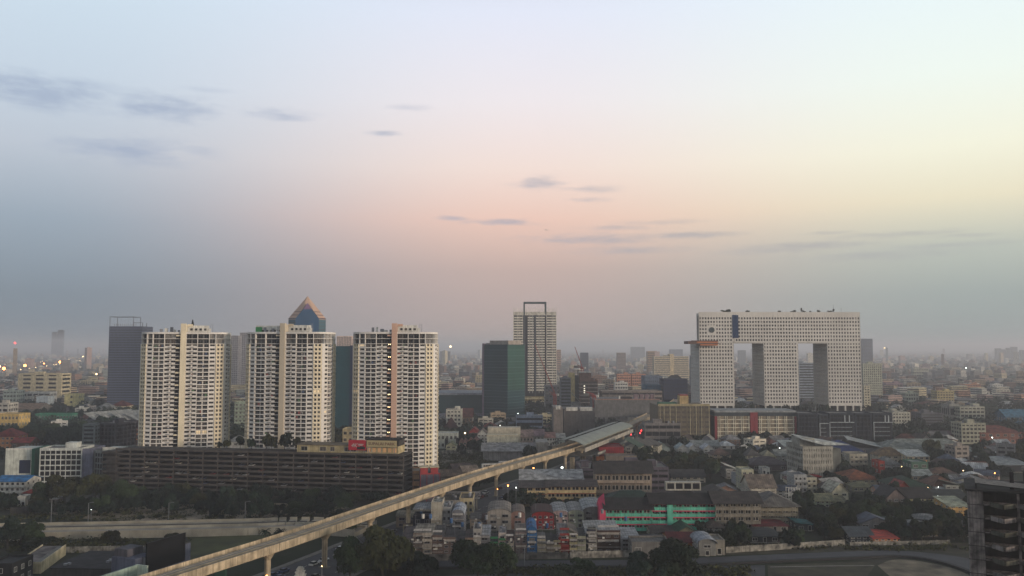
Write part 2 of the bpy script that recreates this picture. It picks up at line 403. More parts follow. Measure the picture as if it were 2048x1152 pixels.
HB = []
def hides(x0, x1, top, row, frac=.35):
    for (a, b, t, yb) in HB:
        if yb < row and x0 < b - 1 and x1 > a + 1 and (min(x1, b) - max(x0, a)) > .12 * (b - a) and top < yb - (yb - t) * frac: return True
    return False
OCC = []
def occupy(x, y, r): OCC.append((x, y, r))
def free(x, y, r):
    for (a, b, c) in OCC:
        if (a - x) ** 2 + (b - y) ** 2 < (c + r) ** 2: return False
    return True
def frame(x0, x1, yb, dep, yaw=0.0, wfac=1.0):
    xc = (x0 + x1) / 2; gx, gy = G(xc, yb); w = (x1 - x0) / F * (gy * CP - H * SP) * wfac
    a = math.radians(yaw)
    if dep > w * 1.5:
        for k in range(3):
            t = dep * (k + .5) / 3; occupy(gx - math.sin(a) * t, gy + math.cos(a) * t, w * .5 + 1)
    else:
        n = max(1, int(w / max(dep, 1) + .5))
        for k in range(n):
            uu = w * ((k + .5) / n - .5); occupy(gx + math.cos(a) * uu - math.sin(a) * dep / 2, gy + math.sin(a) * uu + math.cos(a) * dep / 2, max(dep * .5, w / n * .5) + 1)
    return gx, gy, w, a
def root_at(name, label, cat, x0, x1, yb, dep, yaw=0, group=None, wfac=1.0):
    gx, gy, w, a = frame(x0, x1, yb, dep, yaw, wfac)
    return thing(name, label, cat, (gx, gy, 0), a, group), gx, gy, w
def block(x0, x1, yt, yb, dep, label, wc, fl, bays, name='apartment_block', yaw=0, bs=None, kit=True, desc=None, group=None, wfac=1.0, near=False, h=None, **kw):
    HB.append((x0, x1, yt, yb))
    r, gx, gy, w = root_at(name, label, 'building', x0, x1, yb, dep, yaw, group, wfac)
    h = h or zof(yt, gy) - .9; wm = wc if not isinstance(wc, tuple) else wall(wc)
    lattice(r, w, dep, h, fl, bays, bs or max(2, int(dep / 4)), wm, near=near, **kw)
    rs = MB(); rs.box(-w / 2 + .26, w / 2 - .26, .26, dep - .26, h - .02, h + .1, CONC); rs.build('roof', r)
    if kit: roof_kit(r, w, dep, h, wm, int(x0 * 7 + yt), w > 8)
    if desc: auto(r, desc, (x0 + x1) / 2, (yt + yb) / 2, group or 'city blocks')
    r['_d'] = (w, dep, h); return r
def house(x0, x1, yt, yb, dep, label, wc, rc, kind='hip', fl=2, nw=3, name='house', yaw=0, rf=.35, desc=None, group=None, wave=None, wfac=1.0, fr=None, balcony=False, oh=.6):
    if label: HB.append((x0, x1, yt, yb))
    r, gx, gy, w = root_at(name, label, 'building' if name not in ('house', 'shophouse') else 'house', x0, x1, yb, dep, yaw, group, wfac)
    yr = gy + (dep / 2 if kind in ('gable', 'hip', 'vaultx') else dep if kind == 'mono' else 0)
    tot = max(zof(yt, yr), 3.2); rh = max(tot * rf, .8) if kind != 'flat' else 0; eh = tot - rh
    if eh < 2.6: eh = 2.6; rh = max(.8, tot - eh)
    wm = wc if not isinstance(wc, tuple) else wall(wc); rm = rc if not isinstance(rc, tuple) else roofm(rc, wave)
    m = MB(); m.box(-w / 2, w / 2, 0, dep, 0, eh, wm)
    m.box(-w / 2 - .05, w / 2 + .05, -.05, dep + .05, 0, .4, CONC)
    m.build('wall', r)
    if kind == 'flat':
        q = MB(); q.box(-w / 2 + .3, w / 2 - .3, .3, dep - .3, eh - .02, eh + .12, rm)
        for (a, b_, c, d) in ((-w / 2, w / 2, -.02, .25), (-w / 2, w / 2, dep - .25, dep + .02), (-w / 2 - .02, -w / 2 + .25, .25, dep - .25), (w / 2 - .25, w / 2 + .02, .25, dep - .25)):
            q.box(a, b_, c, d, eh - .05, eh + .8, wm)
        q.build('roof', r)
    else: pitched(r, w, dep, eh, rh, rm, kind, oh, wm)
    fh = eh / fl; sl = MB(); bl = MB()
    for i in range(fl):
        z = i * fh + fh * .32; hh = fh * .42
        for k in range(nw):
            ww = min(w / nw * .5, 2.4); x = -w / 2 + w * (k + .5) / nw
            if i == 0 and k == nw // 2: add_window(r, x, 0, .1, 1.2, min(2.2, fh * .75), g=GL3, fr=fr)
            else: add_window(r, x, 0, z, ww, hh, fr=fr)
        ns = max(1, int(dep / 4))
        for s in (-1, 1):
            for k in range(ns): add_window(r, s * w / 2, dep * (k + .5) / ns, z, min(1.4, dep / ns * .4), hh, rz=-s * math.pi / 2 + math.pi if s > 0 else -math.pi / 2, fr=fr)
        if i: sl.box(-w / 2 - .08, w / 2 + .08, -.1, dep + .08, i * fh - .12, i * fh + .05, wm)
        if balcony and i:
            bl.box(-w / 2 + .3, w / 2 - .3, -1.2, -.11, i * fh - .1, i * fh + .06, wm); bl.box(-w / 2 + .3, w / 2 - .3, -1.2, -1.1, i * fh + .06, i * fh + .95, wm)
    sl.build('floor_band', r); bl.build('balcony', r)
    if desc: auto(r, desc, (x0 + x1) / 2, (yt + yb) / 2, group or 'houses of the neighbourhood')
    return r

# ------------------------------------------------------------------ trees
LEAF = [mat('foliage_%d' % i, c, 0.75, 0.45, 0.35, spec=0.15, rnd=0.5) for i, c in enumerate(((.026, .042, .017), (.016, .029, .017), (.040, .042, .015), (.020, .035, .023)))]
BARK = mat('bark', (.05, .042, .034), .95, .3, 1.0)
def crown_mesh(seed, n, leaf, m, flat=.7, lobes=12):
    rs = np.random.RandomState(seed); C = []; R = []
    for k in range(lobes):
        a = rs.uniform(0, 2 * np.pi); rr = np.sqrt(rs.uniform(0, 1)) * .62; zz = rs.uniform(.32, .78)
        C.append((rr * np.cos(a), rr * np.sin(a), zz)); R.append(rs.uniform(.18, .40) * (1.1 - .3 * abs(zz - .55)))
    C = np.array(C); R = np.array(R)
    idx = rs.choice(lobes, n, p=R ** 2 / np.sum(R ** 2)); d = rs.normal(size=(n, 3)); d /= np.linalg.norm(d, axis=1)[:, None]
    d[:, 2] = np.where(d[:, 2] < -.35, -d[:, 2], d[:, 2])
    rad = R[idx] * rs.uniform(.72, 1.08, n) ** 1
    p = C[idx] + d * rad[:, None] * np.array([1, 1, flat])
    nn = d + rs.normal(size=(n, 3)) * .55; nn /= np.linalg.norm(nn, axis=1)[:, None]
    t = np.cross(nn, rs.normal(size=(n, 3))); t /= np.linalg.norm(t, axis=1)[:, None]; b = np.cross(nn, t)
    s = leaf * rs.uniform(.6, 1.4, n)[:, None]
    v = np.stack([p - t * s - b * s * .7, p + t * s - b * s * .7, p + t * s * .8 + b * s * .7 + nn * s * .3, p - t * s * .8 + b * s * .7], 1).reshape(-1, 3)
    me = bpy.data.meshes.new('crown'); me.vertices.add(4 * n); me.vertices.foreach_set('co', v.ravel())
    me.loops.add(4 * n); me.loops.foreach_set('vertex_index', np.arange(4 * n)); me.polygons.add(n)
    me.polygons.foreach_set('loop_start', np.arange(0, 4 * n, 4)); me.materials.append(m); me.update(); return me
CR_NEAR = [crown_mesh(i, 5200, .034, LEAF[i % 4]) for i in range(5)]
CR_MID = [crown_mesh(20 + i, 1500, .062, LEAF[i % 4]) for i in range(8)]
CR_FAR = [crown_mesh(40 + i, 420, .115, LEAF[i % 4], lobes=7) for i in range(6)]
def trunk_mesh(seed):
    r = random.Random(seed); b = MB(); b.bar((0, 0, -.02), (.02, 0, .36), .03, BARK, 7, .02)
    for k in range(5):
        a = k * 1.3 + r.random(); e = (.32 * math.cos(a), .32 * math.sin(a), r.uniform(.5, .68)); b.bar((.02, 0, r.uniform(.2, .36)), e, .016, BARK, 5, .006)
        b.bar(e, (e[0] * 1.5, e[1] * 1.5, e[2] + .14), .007, BARK, 4, .003)
    return b.mesh('trunk')
TRK = [trunk_mesh(i) for i in range(4)]
NT = [0]; TREES = []
def tree(x, y, h, rad, label=None, desc=None, lod=None, group='trees of the neighbourhood', z=0.0):
    NT[0] += 1; occupy(x, y, rad * .55); TREES.append((x, y, h, rad, label, desc, lod, group, z, NT[0]))
def plant_trees(cap=292):
    key = lambda t: -1e9 if (t[4] or t[5]) else -t[2] / t[1]
    L = sorted(TREES, key=key)
    for (x, y, h, rad, label, desc, lod, group, z, k) in L[:cap]:
        r = random.Random(k * 31); lod = lod or (CR_NEAR if y < 420 else CR_MID if y < 700 else CR_FAR)
        t = thing('tree', label, 'tree', (x, y, z), r.uniform(0, 6.28), group)
        place(r.choice(TRK), 'trunk', t).scale = (h * .9, h * .9, h)
        cr = place(r.choice(lod), 'crown', t); cr.scale = (rad * 1.12, rad * 1.12, h * .98)
        if desc is None and label is None:
            desc = ('tall ' if h > 12 else 'small ' if h < 7 else '') + r.choice(['dark green tree', 'rounded leafy tree', 'spreading broadleaf tree', 'dull green tree'])
        if desc: px, py = pix(x, y, z + h * .6); auto(t, desc, px, py, group)
    V = []
    for (x, y, h, rad, label, desc, lod, group, z, k) in L[cap:]:
        me = (REST_N if y < 520 else CR_FAR)[k % 3]; n = len(me.vertices); v = np.empty(n * 3, 'f'); me.vertices.foreach_get('co', v); v = v.reshape(-1, 3)
        a = k * 1.7; c, s = math.cos(a), math.sin(a); w = v * np.array([rad * 1.12, rad * 1.12, h * .98]); V.append(np.stack([w[:, 0] * c - w[:, 1] * s + x, w[:, 0] * s + w[:, 1] * c + y, w[:, 2] + z], 1))
    v = np.concatenate(V); n = len(v) // 4; me = bpy.data.meshes.new('tree_belt'); me.vertices.add(4 * n); me.vertices.foreach_set('co', v.ravel().astype('f')); me.loops.add(4 * n); me.loops.foreach_set('vertex_index', np.arange(4 * n)); me.polygons.add(n); me.polygons.foreach_set('loop_start', np.arange(0, 4 * n, 4)); me.materials.append(LEAF[1]); me.update()
    o = place(me, 'tree_belt', None, None, 'stuff'); o['label'] = 'dark green belt of smaller trees between the houses'; o['category'] = 'trees'
REST_N = [crown_mesh(70 + i, 1000, .075, LEAF[1]) for i in range(3)]
def treepx(px, yt, yb, wpx, **kw):
    x, y = G(px, yb); h = max(3, zof(yt, y)); return tree(x, y, h, wpx / 2 / F * y, **kw)
# ------------------------------------------------------------------ ground, roads, far land
def sheet(name, pts, z, m, kind='structure'):
    b = MB(); b.face([(p[0], p[1], z) for p in pts], m); return b.build(name, kind=kind)
GROUND = bpy.data.materials.new('ground_scrub'); GROUND.use_nodes = True
def _g():
    nt = GROUND.node_tree; N = nt.nodes; Lk = nt.links; b = N['Principled BSDF']; b.inputs['Roughness'].default_value = .95; b.inputs['Specular IOR Level'].default_value = .1
    tc = N.new('ShaderNodeTexCoord'); n1 = N.new('ShaderNodeTexNoise'); n1.inputs['Scale'].default_value = .02; n1.inputs['Detail'].default_value = 9; Lk.new(tc.outputs['Object'], n1.inputs['Vector'])
    r = N.new('ShaderNodeValToRGB'); e = r.color_ramp.elements; e[0].position = .38; e[0].color = (.018, .026, .014, 1); e[1].position = .62; e[1].color = (.05, .046, .036, 1)
    e2 = e.new(.5); e2.color = (.026, .032, .018, 1); e3 = e.new(.72); e3.color = (.075, .068, .056, 1); Lk.new(n1.outputs[0], r.inputs[0]); Lk.new(r.outputs[0], b.inputs['Base Color'])
_g()
b = MB(); b.face([(-15000, -300, 0), (15000, -300, 0), (15000, 28000, 0), (-15000, 28000, 0)], GROUND); b.build('ground', kind='structure')
ASPH = mat('asphalt', (.05, .052, .058), .8, .18, .15); DIRT = mat('bare_earth', (.23, .185, .13), .95, .35, .12); GRASS = mat('dry_grass', (.045, .040, .022), .95, .35, .2)
TURF = mat('dull_turf', (.055, .06, .02), .95, .3, .1); SLAB = mat('concrete_deck', (.34, .30, .23), .9, .2, .2, streak=.1); KERB = mat('black_kerb', (.015, .015, .016), .8)
def pxpoly(pts): return [G(px, py)for px, py in pts]
def strip(name, line, w0, w1, z, m, z1=None, kind='structure'):
    b = MB(); P = [Vector((p[0], p[1], 0)) for p in line]; off = []
    for i, p in enumerate(P):
        d = (P[min(i + 1, len(P) - 1)] - P[max(i - 1, 0)]).normalized(); off.append(Vector((d.y, -d.x, 0)))
    for i in range(len(P) - 1):
        a, c = P[i] + off[i] * w0, P[i] + off[i] * w1; a2, c2 = P[i + 1] + off[i + 1] * w0, P[i + 1] + off[i + 1] * w1
        if z1 is None: b.face([(a.x, a.y, z), (c.x, c.y, z), (c2.x, c2.y, z), (a2.x, a2.y, z)][::-1] if w1 > w0 else [(a.x, a.y, z), (c.x, c.y, z), (c2.x, c2.y, z), (a2.x, a2.y, z)], m)
        else:
            lo = [(q.x, q.y, z) for q in (a, c, c2, a2)]; hi = [(q.x, q.y, z1) for q in (a, c, c2, a2)]
            for f in ((0, 1, 2, 3), (7, 6, 5, 4), (4, 5, 1, 0), (5, 6, 2, 1), (6, 7, 3, 2), (7, 4, 0, 3)): b.face([(lo + hi)[k] for k in f], m)
    return b
def smooth_line(pts, n=8):
    out = []; P = [pts[0]] + list(pts) + [pts[-1]]
    for i in range(1, len(P) - 2):
        for k in range(n):
            t = k / n; p0, p1, p2, p3 = (Vector(p) for p in P[i - 1:i + 3])
            q = .5 * ((2 * p1) + (-p0 + p2) * t + (2 * p0 - 5 * p1 + 4 * p2 - p3) * t * t + (-p0 + 3 * p1 - 3 * p2 + p3) * t ** 3); out.append((q.x, q.y))
    out.append(tuple(pts[-1])); return out
# race-track road at the lower right
top = smooth_line([G(700, 1122), G(860, 1121), G(1100, 1121), G(1300, 1119), G(1500, 1111), G(1700, 1103), G(1800, 1102), G(1900, 1111), G(1975, 1128), G(2060, 1165)])
bot = smooth_line([G(700, 1140), G(860, 1138), G(1100, 1137), G(1300, 1135), G(1500, 1127), G(1700, 1118), G(1800, 1115), G(1880, 1126), G(1960, 1155), G(2030, 1200)])
b = MB()
for i in range(len(top) - 1): b.face([(*bot[i], .03), (*bot[i + 1], .03), (*top[i + 1], .03), (*top[i], .03)], ASPH)
b.build('race_track_road', kind='structure')
strip('kerb', bot, -.8, .8, .0, KERB, .8).build('kerb', kind='structure')
sheet('road', pxpoly([(880, 1152), (1400, 1133), (1530, 1130), (1530, 1200), (880, 1200)]), .008, mat('old_asphalt', (.045, .047, .05), .85, .2, .1))
sheet('grass_verge', pxpoly([(700, 1100), (1250, 1103), (1700, 1088), (1960, 1085), (1990, 1112), (1800, 1099), (1500, 1109), (1100, 1118), (700, 1120)]), .004, GRASS)
sheet('dirt_patch', pxpoly([(1535, 1131), (1690, 1124), (1755, 1124), (1700, 1200), (1540, 1200)]), .012, GRASS)
lp = smooth_line([G(1755, 1131), G(1790, 1119), G(1850, 1124), G(1920, 1142), G(1975, 1175)]); lp += smooth_line([G(1975, 1230), G(1880, 1220), G(1790, 1160), G(1755, 1131)])
sheet('dirt_infield', lp, .016, mat('infield_earth', (.15, .125, .085), .95, .5, .12))
strip('concrete_edge', smooth_line([G(1540, 1134), G(1650, 1132), G(1748, 1131)]), -.5, .5, .02, CONC).build('concrete_path', kind='structure')
# street under the viaduct
VIA = [(-125, 160), (-92.5, 233), (-69, 285), (-45.5, 345), (-9.5, 433), (30.5, 514), (60, 585), (89, 670), (144, 840), (195, 1010), (230, 1200)]
VL = smooth_line(VIA, 6)
strip('street', VL, -13, 13, .02, ASPH).build('street', kind='structure')
dash = MB()
for i in range(0, len(VL) - 1):
    a, c = Vector(VL[i]), Vector(VL[i + 1]); d = (c - a); L = d.length; d.normalize(); n = Vector((d.y, -d.x)); q = 0
    while q < L:
        for off in (-7, 7):
            p = a + d * q + n * off; p2 = p + d * 3; dash.face([(*(p - n * .1), .026), (*(p + n * .1), .026), (*(p2 + n * .1), .026), (*(p2 - n * .1), .026)], WHITE)
        q += 9
dash.build('lane_marking', kind='structure')
for s in (-1, 1): strip('pavement', VL, s * 13.1, s * 15.5, .0, CONC, .13).build('pavement', kind='structure')
# bare land on the left
sheet('bare_lot', pxpoly([(0, 1018), (60, 1022), (200, 1042), (420, 1042), (640, 1028), (700, 1015), (560, 1006), (300, 1010), (120, 1015)]), .006, DIRT)
sheet('scrub_lot', pxpoly([(380, 1072), (600, 1066), (580, 1090), (420, 1130), (380, 1140)]), .006, TURF)
sheet('vacant_lot', pxpoly([(878, 905), (975, 905), (968, 935), (880, 945)]), .006, mat('brown_lot', (.11, .09, .065), .95, .4, .12))

# concrete railway embankment
def embankment():
    r = thing('concrete_railway_embankment', 'long stepped concrete railway embankment crossing the scrub below the parking garage', 'embankment', (0, 0, 0))
    pts = smooth_line([G(-80, 1070, 1.5), G(80, 1067, 1.5), G(330, 1062, 1.5), G(500, 1058, 1.5), G(600, 1055, 1.5), G(720, 1062, 1.5)], 6)
    def seg(name, w0, w1, z0, z1, m):
        L = pts; n = 0
        for i in range(len(L) - 1):
            strip(name, L[i:i + 2], w0, w1, z0, m, z1).build(name, r)
    seg('deck_slab', -15, 4.5, 0, 1.8, SLAB)
    seg('side_wall', 4.6, 5.1, 0, 3.0, SLAB)
    seg('far_wall', -15.6, -15.1, 0, 2.8, SLAB); seg('middle_wall', -5.4, -5.0, 1.81, 2.6, SLAB)
    seg('rail', -2.0, -1.85, 1.82, 1.96, METAL); seg('rail', 1.85, 2.0, 1.82, 1.96, METAL)
    seg('cable_trough', -10.6, -10.1, 1.805, 2.1, CONCD)
embankment()

# ------------------------------------------------------------------ elevated railway
PARAP = mat('viaduct_concrete', (.45, .355, .235), .85, .3, .3, streak=.5); DECK = mat('viaduct_deck', (.52, .40, .26), .9, .2, .3)
def viaduct():
    r = thing('railway_viaduct', 'long elevated concrete railway viaduct curving up from bottom left to the station', 'viaduct', (0, 0, 0))
    Z = 13.6; step = []
    # resample at 30 m
    pts = [Vector(p) for p in VL]; acc = 0; out = [pts[0]]
    for i in range(len(pts) - 1):
        a, c = pts[i], pts[i + 1]; L = (c - a).length; t = 30 - acc
        while t <= L: out.append(a + (c - a) * (t / L)); t += 30
        acc = (acc + L) % 30
    for i in range(len(out) - 1):
        a, c = out[i], out[i + 1]; d = (c - a).normalized(); n = Vector((d.y, -d.x)); L = (c - a).length; sp = thing_part('span', r)
        b = MB(); b.obox(a, d, n, .04, L - .04, -4.3, 4.3, Z - .45, Z, DECK); b.obox(a, d, n, .04, L - .04, -2.3, 2.3, Z - 2.1, Z - .45, PARAP); b.build('girder', sp)
        for s in (-1, 1):
            q = MB(); q.obox(a, d, n, .04, L - .04, s * 4.3 - .14 + s * .16, s * 4.3 + .14 + s * .16, Z - 1.1, Z + 1.25, PARAP)
            for k in range(1, 10): q.obox(a, d, n, k * 3 - .06, k * 3 + .06, s * 4.3 + s * .16 - .17, s * 4.3 + s * .16 + .17, Z - .4, Z + 1.28, PARAP)
            q.build('parapet', sp)
            t = MB(); t.obox(a, d, n, .02, L - .02, s * 2.1 - 1.3, s * 2.1 + 1.3, Z + .005, Z + .16, DECK); t.build('track_slab', sp)
            for o_ in (-.72, .72):
                q = MB(); q.obox(a, d, n, 0, L, s * 2.1 + o_ - .05, s * 2.1 + o_ + .05, Z + .165, Z + .34, METAL); q.build('rail', sp)
        q = MB(); q.obox(a, d, n, .04, L - .04, -.22, .22, Z + .005, Z + .3, DECK); q.build('cable_trough', sp)
        p = MB(); p.bar((a.x, a.y, 0), (a.x, a.y, Z - 4.2), .95, PARAP, 14)
        p.bar((a.x, a.y, Z - 4.2), (a.x, a.y, Z - 2.15), .95, PARAP, 14, 2.3); p.obox(a, d, n, -1.1, 1.1, -1.8, 1.8, 0, .35, CONC)
        p.build('pier', r)
def thing_part(name, root):
    o = bpy.data.objects.new(name, None); COL.objects.link(o); o.parent = root; return o
viaduct()
for k in range(0, len(VL), 1): occupy(VL[k][0], VL[k][1], 14)
for i in range(len(VL) - 1):
    for t in (.33, .66): occupy(VL[i][0] * (1 - t) + VL[i + 1][0] * t, VL[i][1] * (1 - t) + VL[i + 1][1] * t, 14)

def station():
    ROOF = mat('station_roof', (.19, .205, .17), .6, .12, .15)
    a, c = Vector((34, 520)), Vector((80, 641)); d = (c - a).normalized(); n = Vector((d.y, -d.x)); L = (c - a).length
    r = thing('railway_station', 'long pale green curved-roof elevated station at the end of the viaduct', 'station', (a.x, a.y, 0), math.atan2(-d.x, d.y))
    # local: x = right of the line, y = along it
    Z = 13.6
    for s in (-1, 1):
        for k in range(8):
            y0, y1 = -4 + k * (L + 4) / 8, -4 + (k + 1) * (L + 4) / 8 - .15; b = MB()
            for i in range(5):
                x0, x1 = 1.0 + i * 1.9, 1.0 + (i + 1) * 1.9; z = lambda x: Z + 6.2 - ((x - 1) / 9.5) ** 2 * 2.6
                P = [(s * x0, y0, z(x0)), (s * x1, y0, z(x1)), (s * x1, y1, z(x1)), (s * x0, y1, z(x0))]
                if s < 0: P = P[::-1]
                b.face(P, ROOF); b.face([(p[0], p[1], p[2] - .2) for p in reversed(P)], ROOF)
                if i == 4: b.box(min(s * x1, s * x1 + s * .12), max(s * x1, s * x1 + s * .12), y0, y1, z(x1) - .6, z(x1) + .05, ROOF)
            b.build('roof_panel', r)
            q = MB(); ym = (y0 + y1) / 2; q.bar((s * 8.6, ym, Z), (s * 8.6, ym, Z + 4.3), .22, METAL, 8); q.bar((s * 8.6, ym, Z + 4.2), (s * 1.4, ym, Z + 5.9), .15, METAL, 6); q.build('column', r)
        p = MB(); p.box(min(s * 4.9, s * 10.2), max(s * 4.9, s * 10.2), 0, L, Z - .4, Z + .9, PARAP); p.build('platform', r)
        p = MB(); p.box(min(s * 10.25, s * 10.5), max(s * 10.25, s * 10.5), 0, L, Z - 1.2, Z + 1.3, wall((150, 144, 132))); p.build('side_wall', r)
        p = MB(); p.box(min(s * 10.6, s * 13), max(s * 10.6, s * 13), 20, L - 10, Z - 5.6, Z - 4.9, CONC); p.box(min(s * 12.8, s * 13), max(s * 12.8, s * 13), 20, L - 10, Z - 4.9, Z - 3.8, wall((160, 154, 142))); p.build('walkway', r)
    p = MB(); p.box(-9.8, 9.8, 15, L - 15, Z - 5.6, Z - 5.0, CONC); p.build('concourse', r)
    for k in range(5):
        q = MB(); y = 8 + k * 26; q.box(-1.2, 1.2, y - 1, y + 1, 0, Z - 5.6, PARAP); q.box(-10, 10, y - .8, y + .8, Z - 1.4, Z - .42, PARAP); q.build('pier', r)
station()

# ------------------------------------------------------------------ the three condominium towers
def superell(a, bb, n, N=2400):
    pts = []
    for i in range(N):
        th = -math.pi / 2 + 2 * math.pi * i / N; c, s = math.cos(th), math.sin(th)
        pts.append((a * math.copysign(abs(c) ** (2 / n), c), bb * math.copysign(abs(s) ** (2 / n), s)))
    return pts
PA, PB, PN = 23.2, 14.0, 3.9
_pts = superell(PA, PB, PN); _cum = [0.0]
for i in range(len(_pts)):
    q0, q1 = _pts[i], _pts[(i + 1) % len(_pts)]; _cum.append(_cum[-1] + math.hypot(q1[0] - q0[0], q1[1] - q0[1]))
PER = _cum[-1]
import bisect
def pt(s):
    s %= PER; i = min(bisect.bisect_right(_cum, s) - 1, len(_pts) - 1); q0, q1 = _pts[i], _pts[(i + 1) % len(_pts)]
    t = (s - _cum[i]) / max(_cum[i + 1] - _cum[i], 1e-6); return Vector((q0[0] + (q1[0] - q0[0]) * t, q0[1] + (q1[1] - q0[1]) * t))
def bayframe(s0, s1):
    a, c = pt(s0), pt(s1); t = (c - a).normalized(); return (a + c) / 2, t, Vector((t.y, -t.x)), (c - a).length
CW = mat('condo_white', (.70, .655, .59), .8, .09, .12, streak=.16); CWARM = mat('condo_cream_warm_lit', (.72, .62, .44), .8, .08, .12, streak=.15)
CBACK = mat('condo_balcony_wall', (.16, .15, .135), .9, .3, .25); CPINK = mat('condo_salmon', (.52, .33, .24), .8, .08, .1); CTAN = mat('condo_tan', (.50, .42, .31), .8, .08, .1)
FH = 2.25; NF = 31; ZB = 7.2
RIGHT = [('P', 6.0), ('B', 6.1), ('W', 3.4), ('C', 4.6), ('X', 1.7), ('W', 3.0), ('B', 4.6), ('W', 3.0), ('C', 4.2), ('B', 5.5), ('W', 4), ('P', 6)]
def bay_layout():
    L = []; s = 1.4
    for k, w in RIGHT:
        if s + w > PER / 2: break
        L.append((k, s, s + w)); s += w
    s = -1.4 - 2.4; L.append(('D', s, -1.4))
    for k, w in RIGHT:
        if s - w < -PER / 2: break
        L.append((k, s - w, s)); s -= w
    return L
BAYS = bay_layout()
def condo_meshes():
    M = {}
    ring = [tuple(_pts[i]) for i in range(0, len(_pts), 30)]
    def off(k): return [(p[0] * (1 + k / PA), p[1] * (1 + k / PB)) for p in ring]
    b = MB(); b.prism(off(.1), 0, .26, CW); M['slab'] = b.mesh('floor_slab')
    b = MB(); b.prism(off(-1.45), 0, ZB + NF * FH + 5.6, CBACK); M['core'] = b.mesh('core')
    b = MB(); b.prism(off(.0), 0, 1.0, CW); M['crown'] = b.mesh('roof_slab')
    w = MB(); top = ZB + NF * FH
    for (k, s0, s1) in BAYS:
        o, t, n, wd = bayframe(s0, s1); h = wd / 2
        if k == 'D': continue
        for e in (-h,): w.obox(o, t, n, e - .15, e + .15, -1.5, .06, 0, top + (5.6 if k in 'PBWC' else 0), CW)
        if k == 'X': w.obox(o, t, n, -h, h, -1.5, .3, 0, top, CW)
        for i in range(NF):
            z = ZB + i * FH + .24
            if k == 'B': w.obox(o, t, n, -.3, .3, -1.45, -1.1, z, z + FH - .24, CW); w.obox(o, t, n, -h + .2, h - .2, -.12, .08, z - .02, z + .26, CW)
            if k == 'P': w.obox(o, t, n, -.4, .4, -1.45, -1.0, z, z + FH - .24, CW); w.obox(o, t, n, -1.0, 1.0, .121, .42, z + .12, z + .5, METAL)
            if k == 'W':
                w.obox(o, t, n, -h, h, -.4, -.02, z, z + .8, CW); w.obox(o, t, n, -h, -h + .45, -.4, -.03, z + .8, z + FH - .24, CW); w.obox(o, t, n, h - .45, h, -.4, -.03, z + .8, z + FH - .24, CW)
                w.obox(o, t, n, -h + .45, h - .45, -.4, -.035, z + FH - .42, z + FH - .24, CW)
            if k == 'C':  # warm light on these bays is put into their cream wall colour
                w.obox(o, t, n, -h, h, -.4, .5, z, z + .75, CWARM); w.obox(o, t, n, -h, h, -.4, .49, z + 1.95, z + FH - .24, CWARM)
                for (u0, u1) in ((-h, -h + .7), (-.35, .35), (h - .7, h)): w.obox(o, t, n, u0, u1, -.4, .48, z + .75, z + 1.95, CWARM)
                for u in (-.5, .5): w.obox(o, t, n, u * h - .5, u * h + .5, .5, .85, z - .05, z + .12, CWARM)
    M['wall'] = w.mesh('wall')
    return M
CM = condo_meshes()
_cw = {}
CURT = mat('white_curtain', (.26, .24, .21), .7, .4, .8, rnd=.3)
LITW = mat('lit_room', (.6, .5, .35), .6, emit=(1, .72, .4), estr=.4)
def unit(kind, wd, variant):
    key = (kind, round(wd, 1), variant)
    if key in _cw: return _cw[key]
    b = MB(); h = wd / 2; g = (GL, GL3, GL4, GL2, LITW, CURT)[variant]; T, N_, O = Vector((1, 0)), Vector((0, -1)), Vector((0, 0))
    if kind == 'glass':
        b.box(-h, h, -.06, 0, 0, 1.0, g); b.box(-.04, .04, -.1, 0, 0, 1.0, METAL); b.box(-h - .06, -h, -.1, 0, 0, 1.0, METAL); b.box(h, h + .06, -.1, 0, 0, 1, METAL); me = b.mesh('window')
    elif kind == 'parapet': b.box(-h, h, -.12, .1, 0, .82, CW); b.box(-h, h, -.16, .12, .82, .9, CW); me = b.mesh('balcony_parapet')
    elif kind == 'rail':
        b.box(-h, h, -.05, .03, .86, .94, METAL)
        for k in range(9): b.box(-h + wd * k / 8 - .02, -h + wd * k / 8 + .02, -.03, .01, 0, .86, METAL)
        me = b.mesh('balcony_railing')
    _cw[key] = me; return me
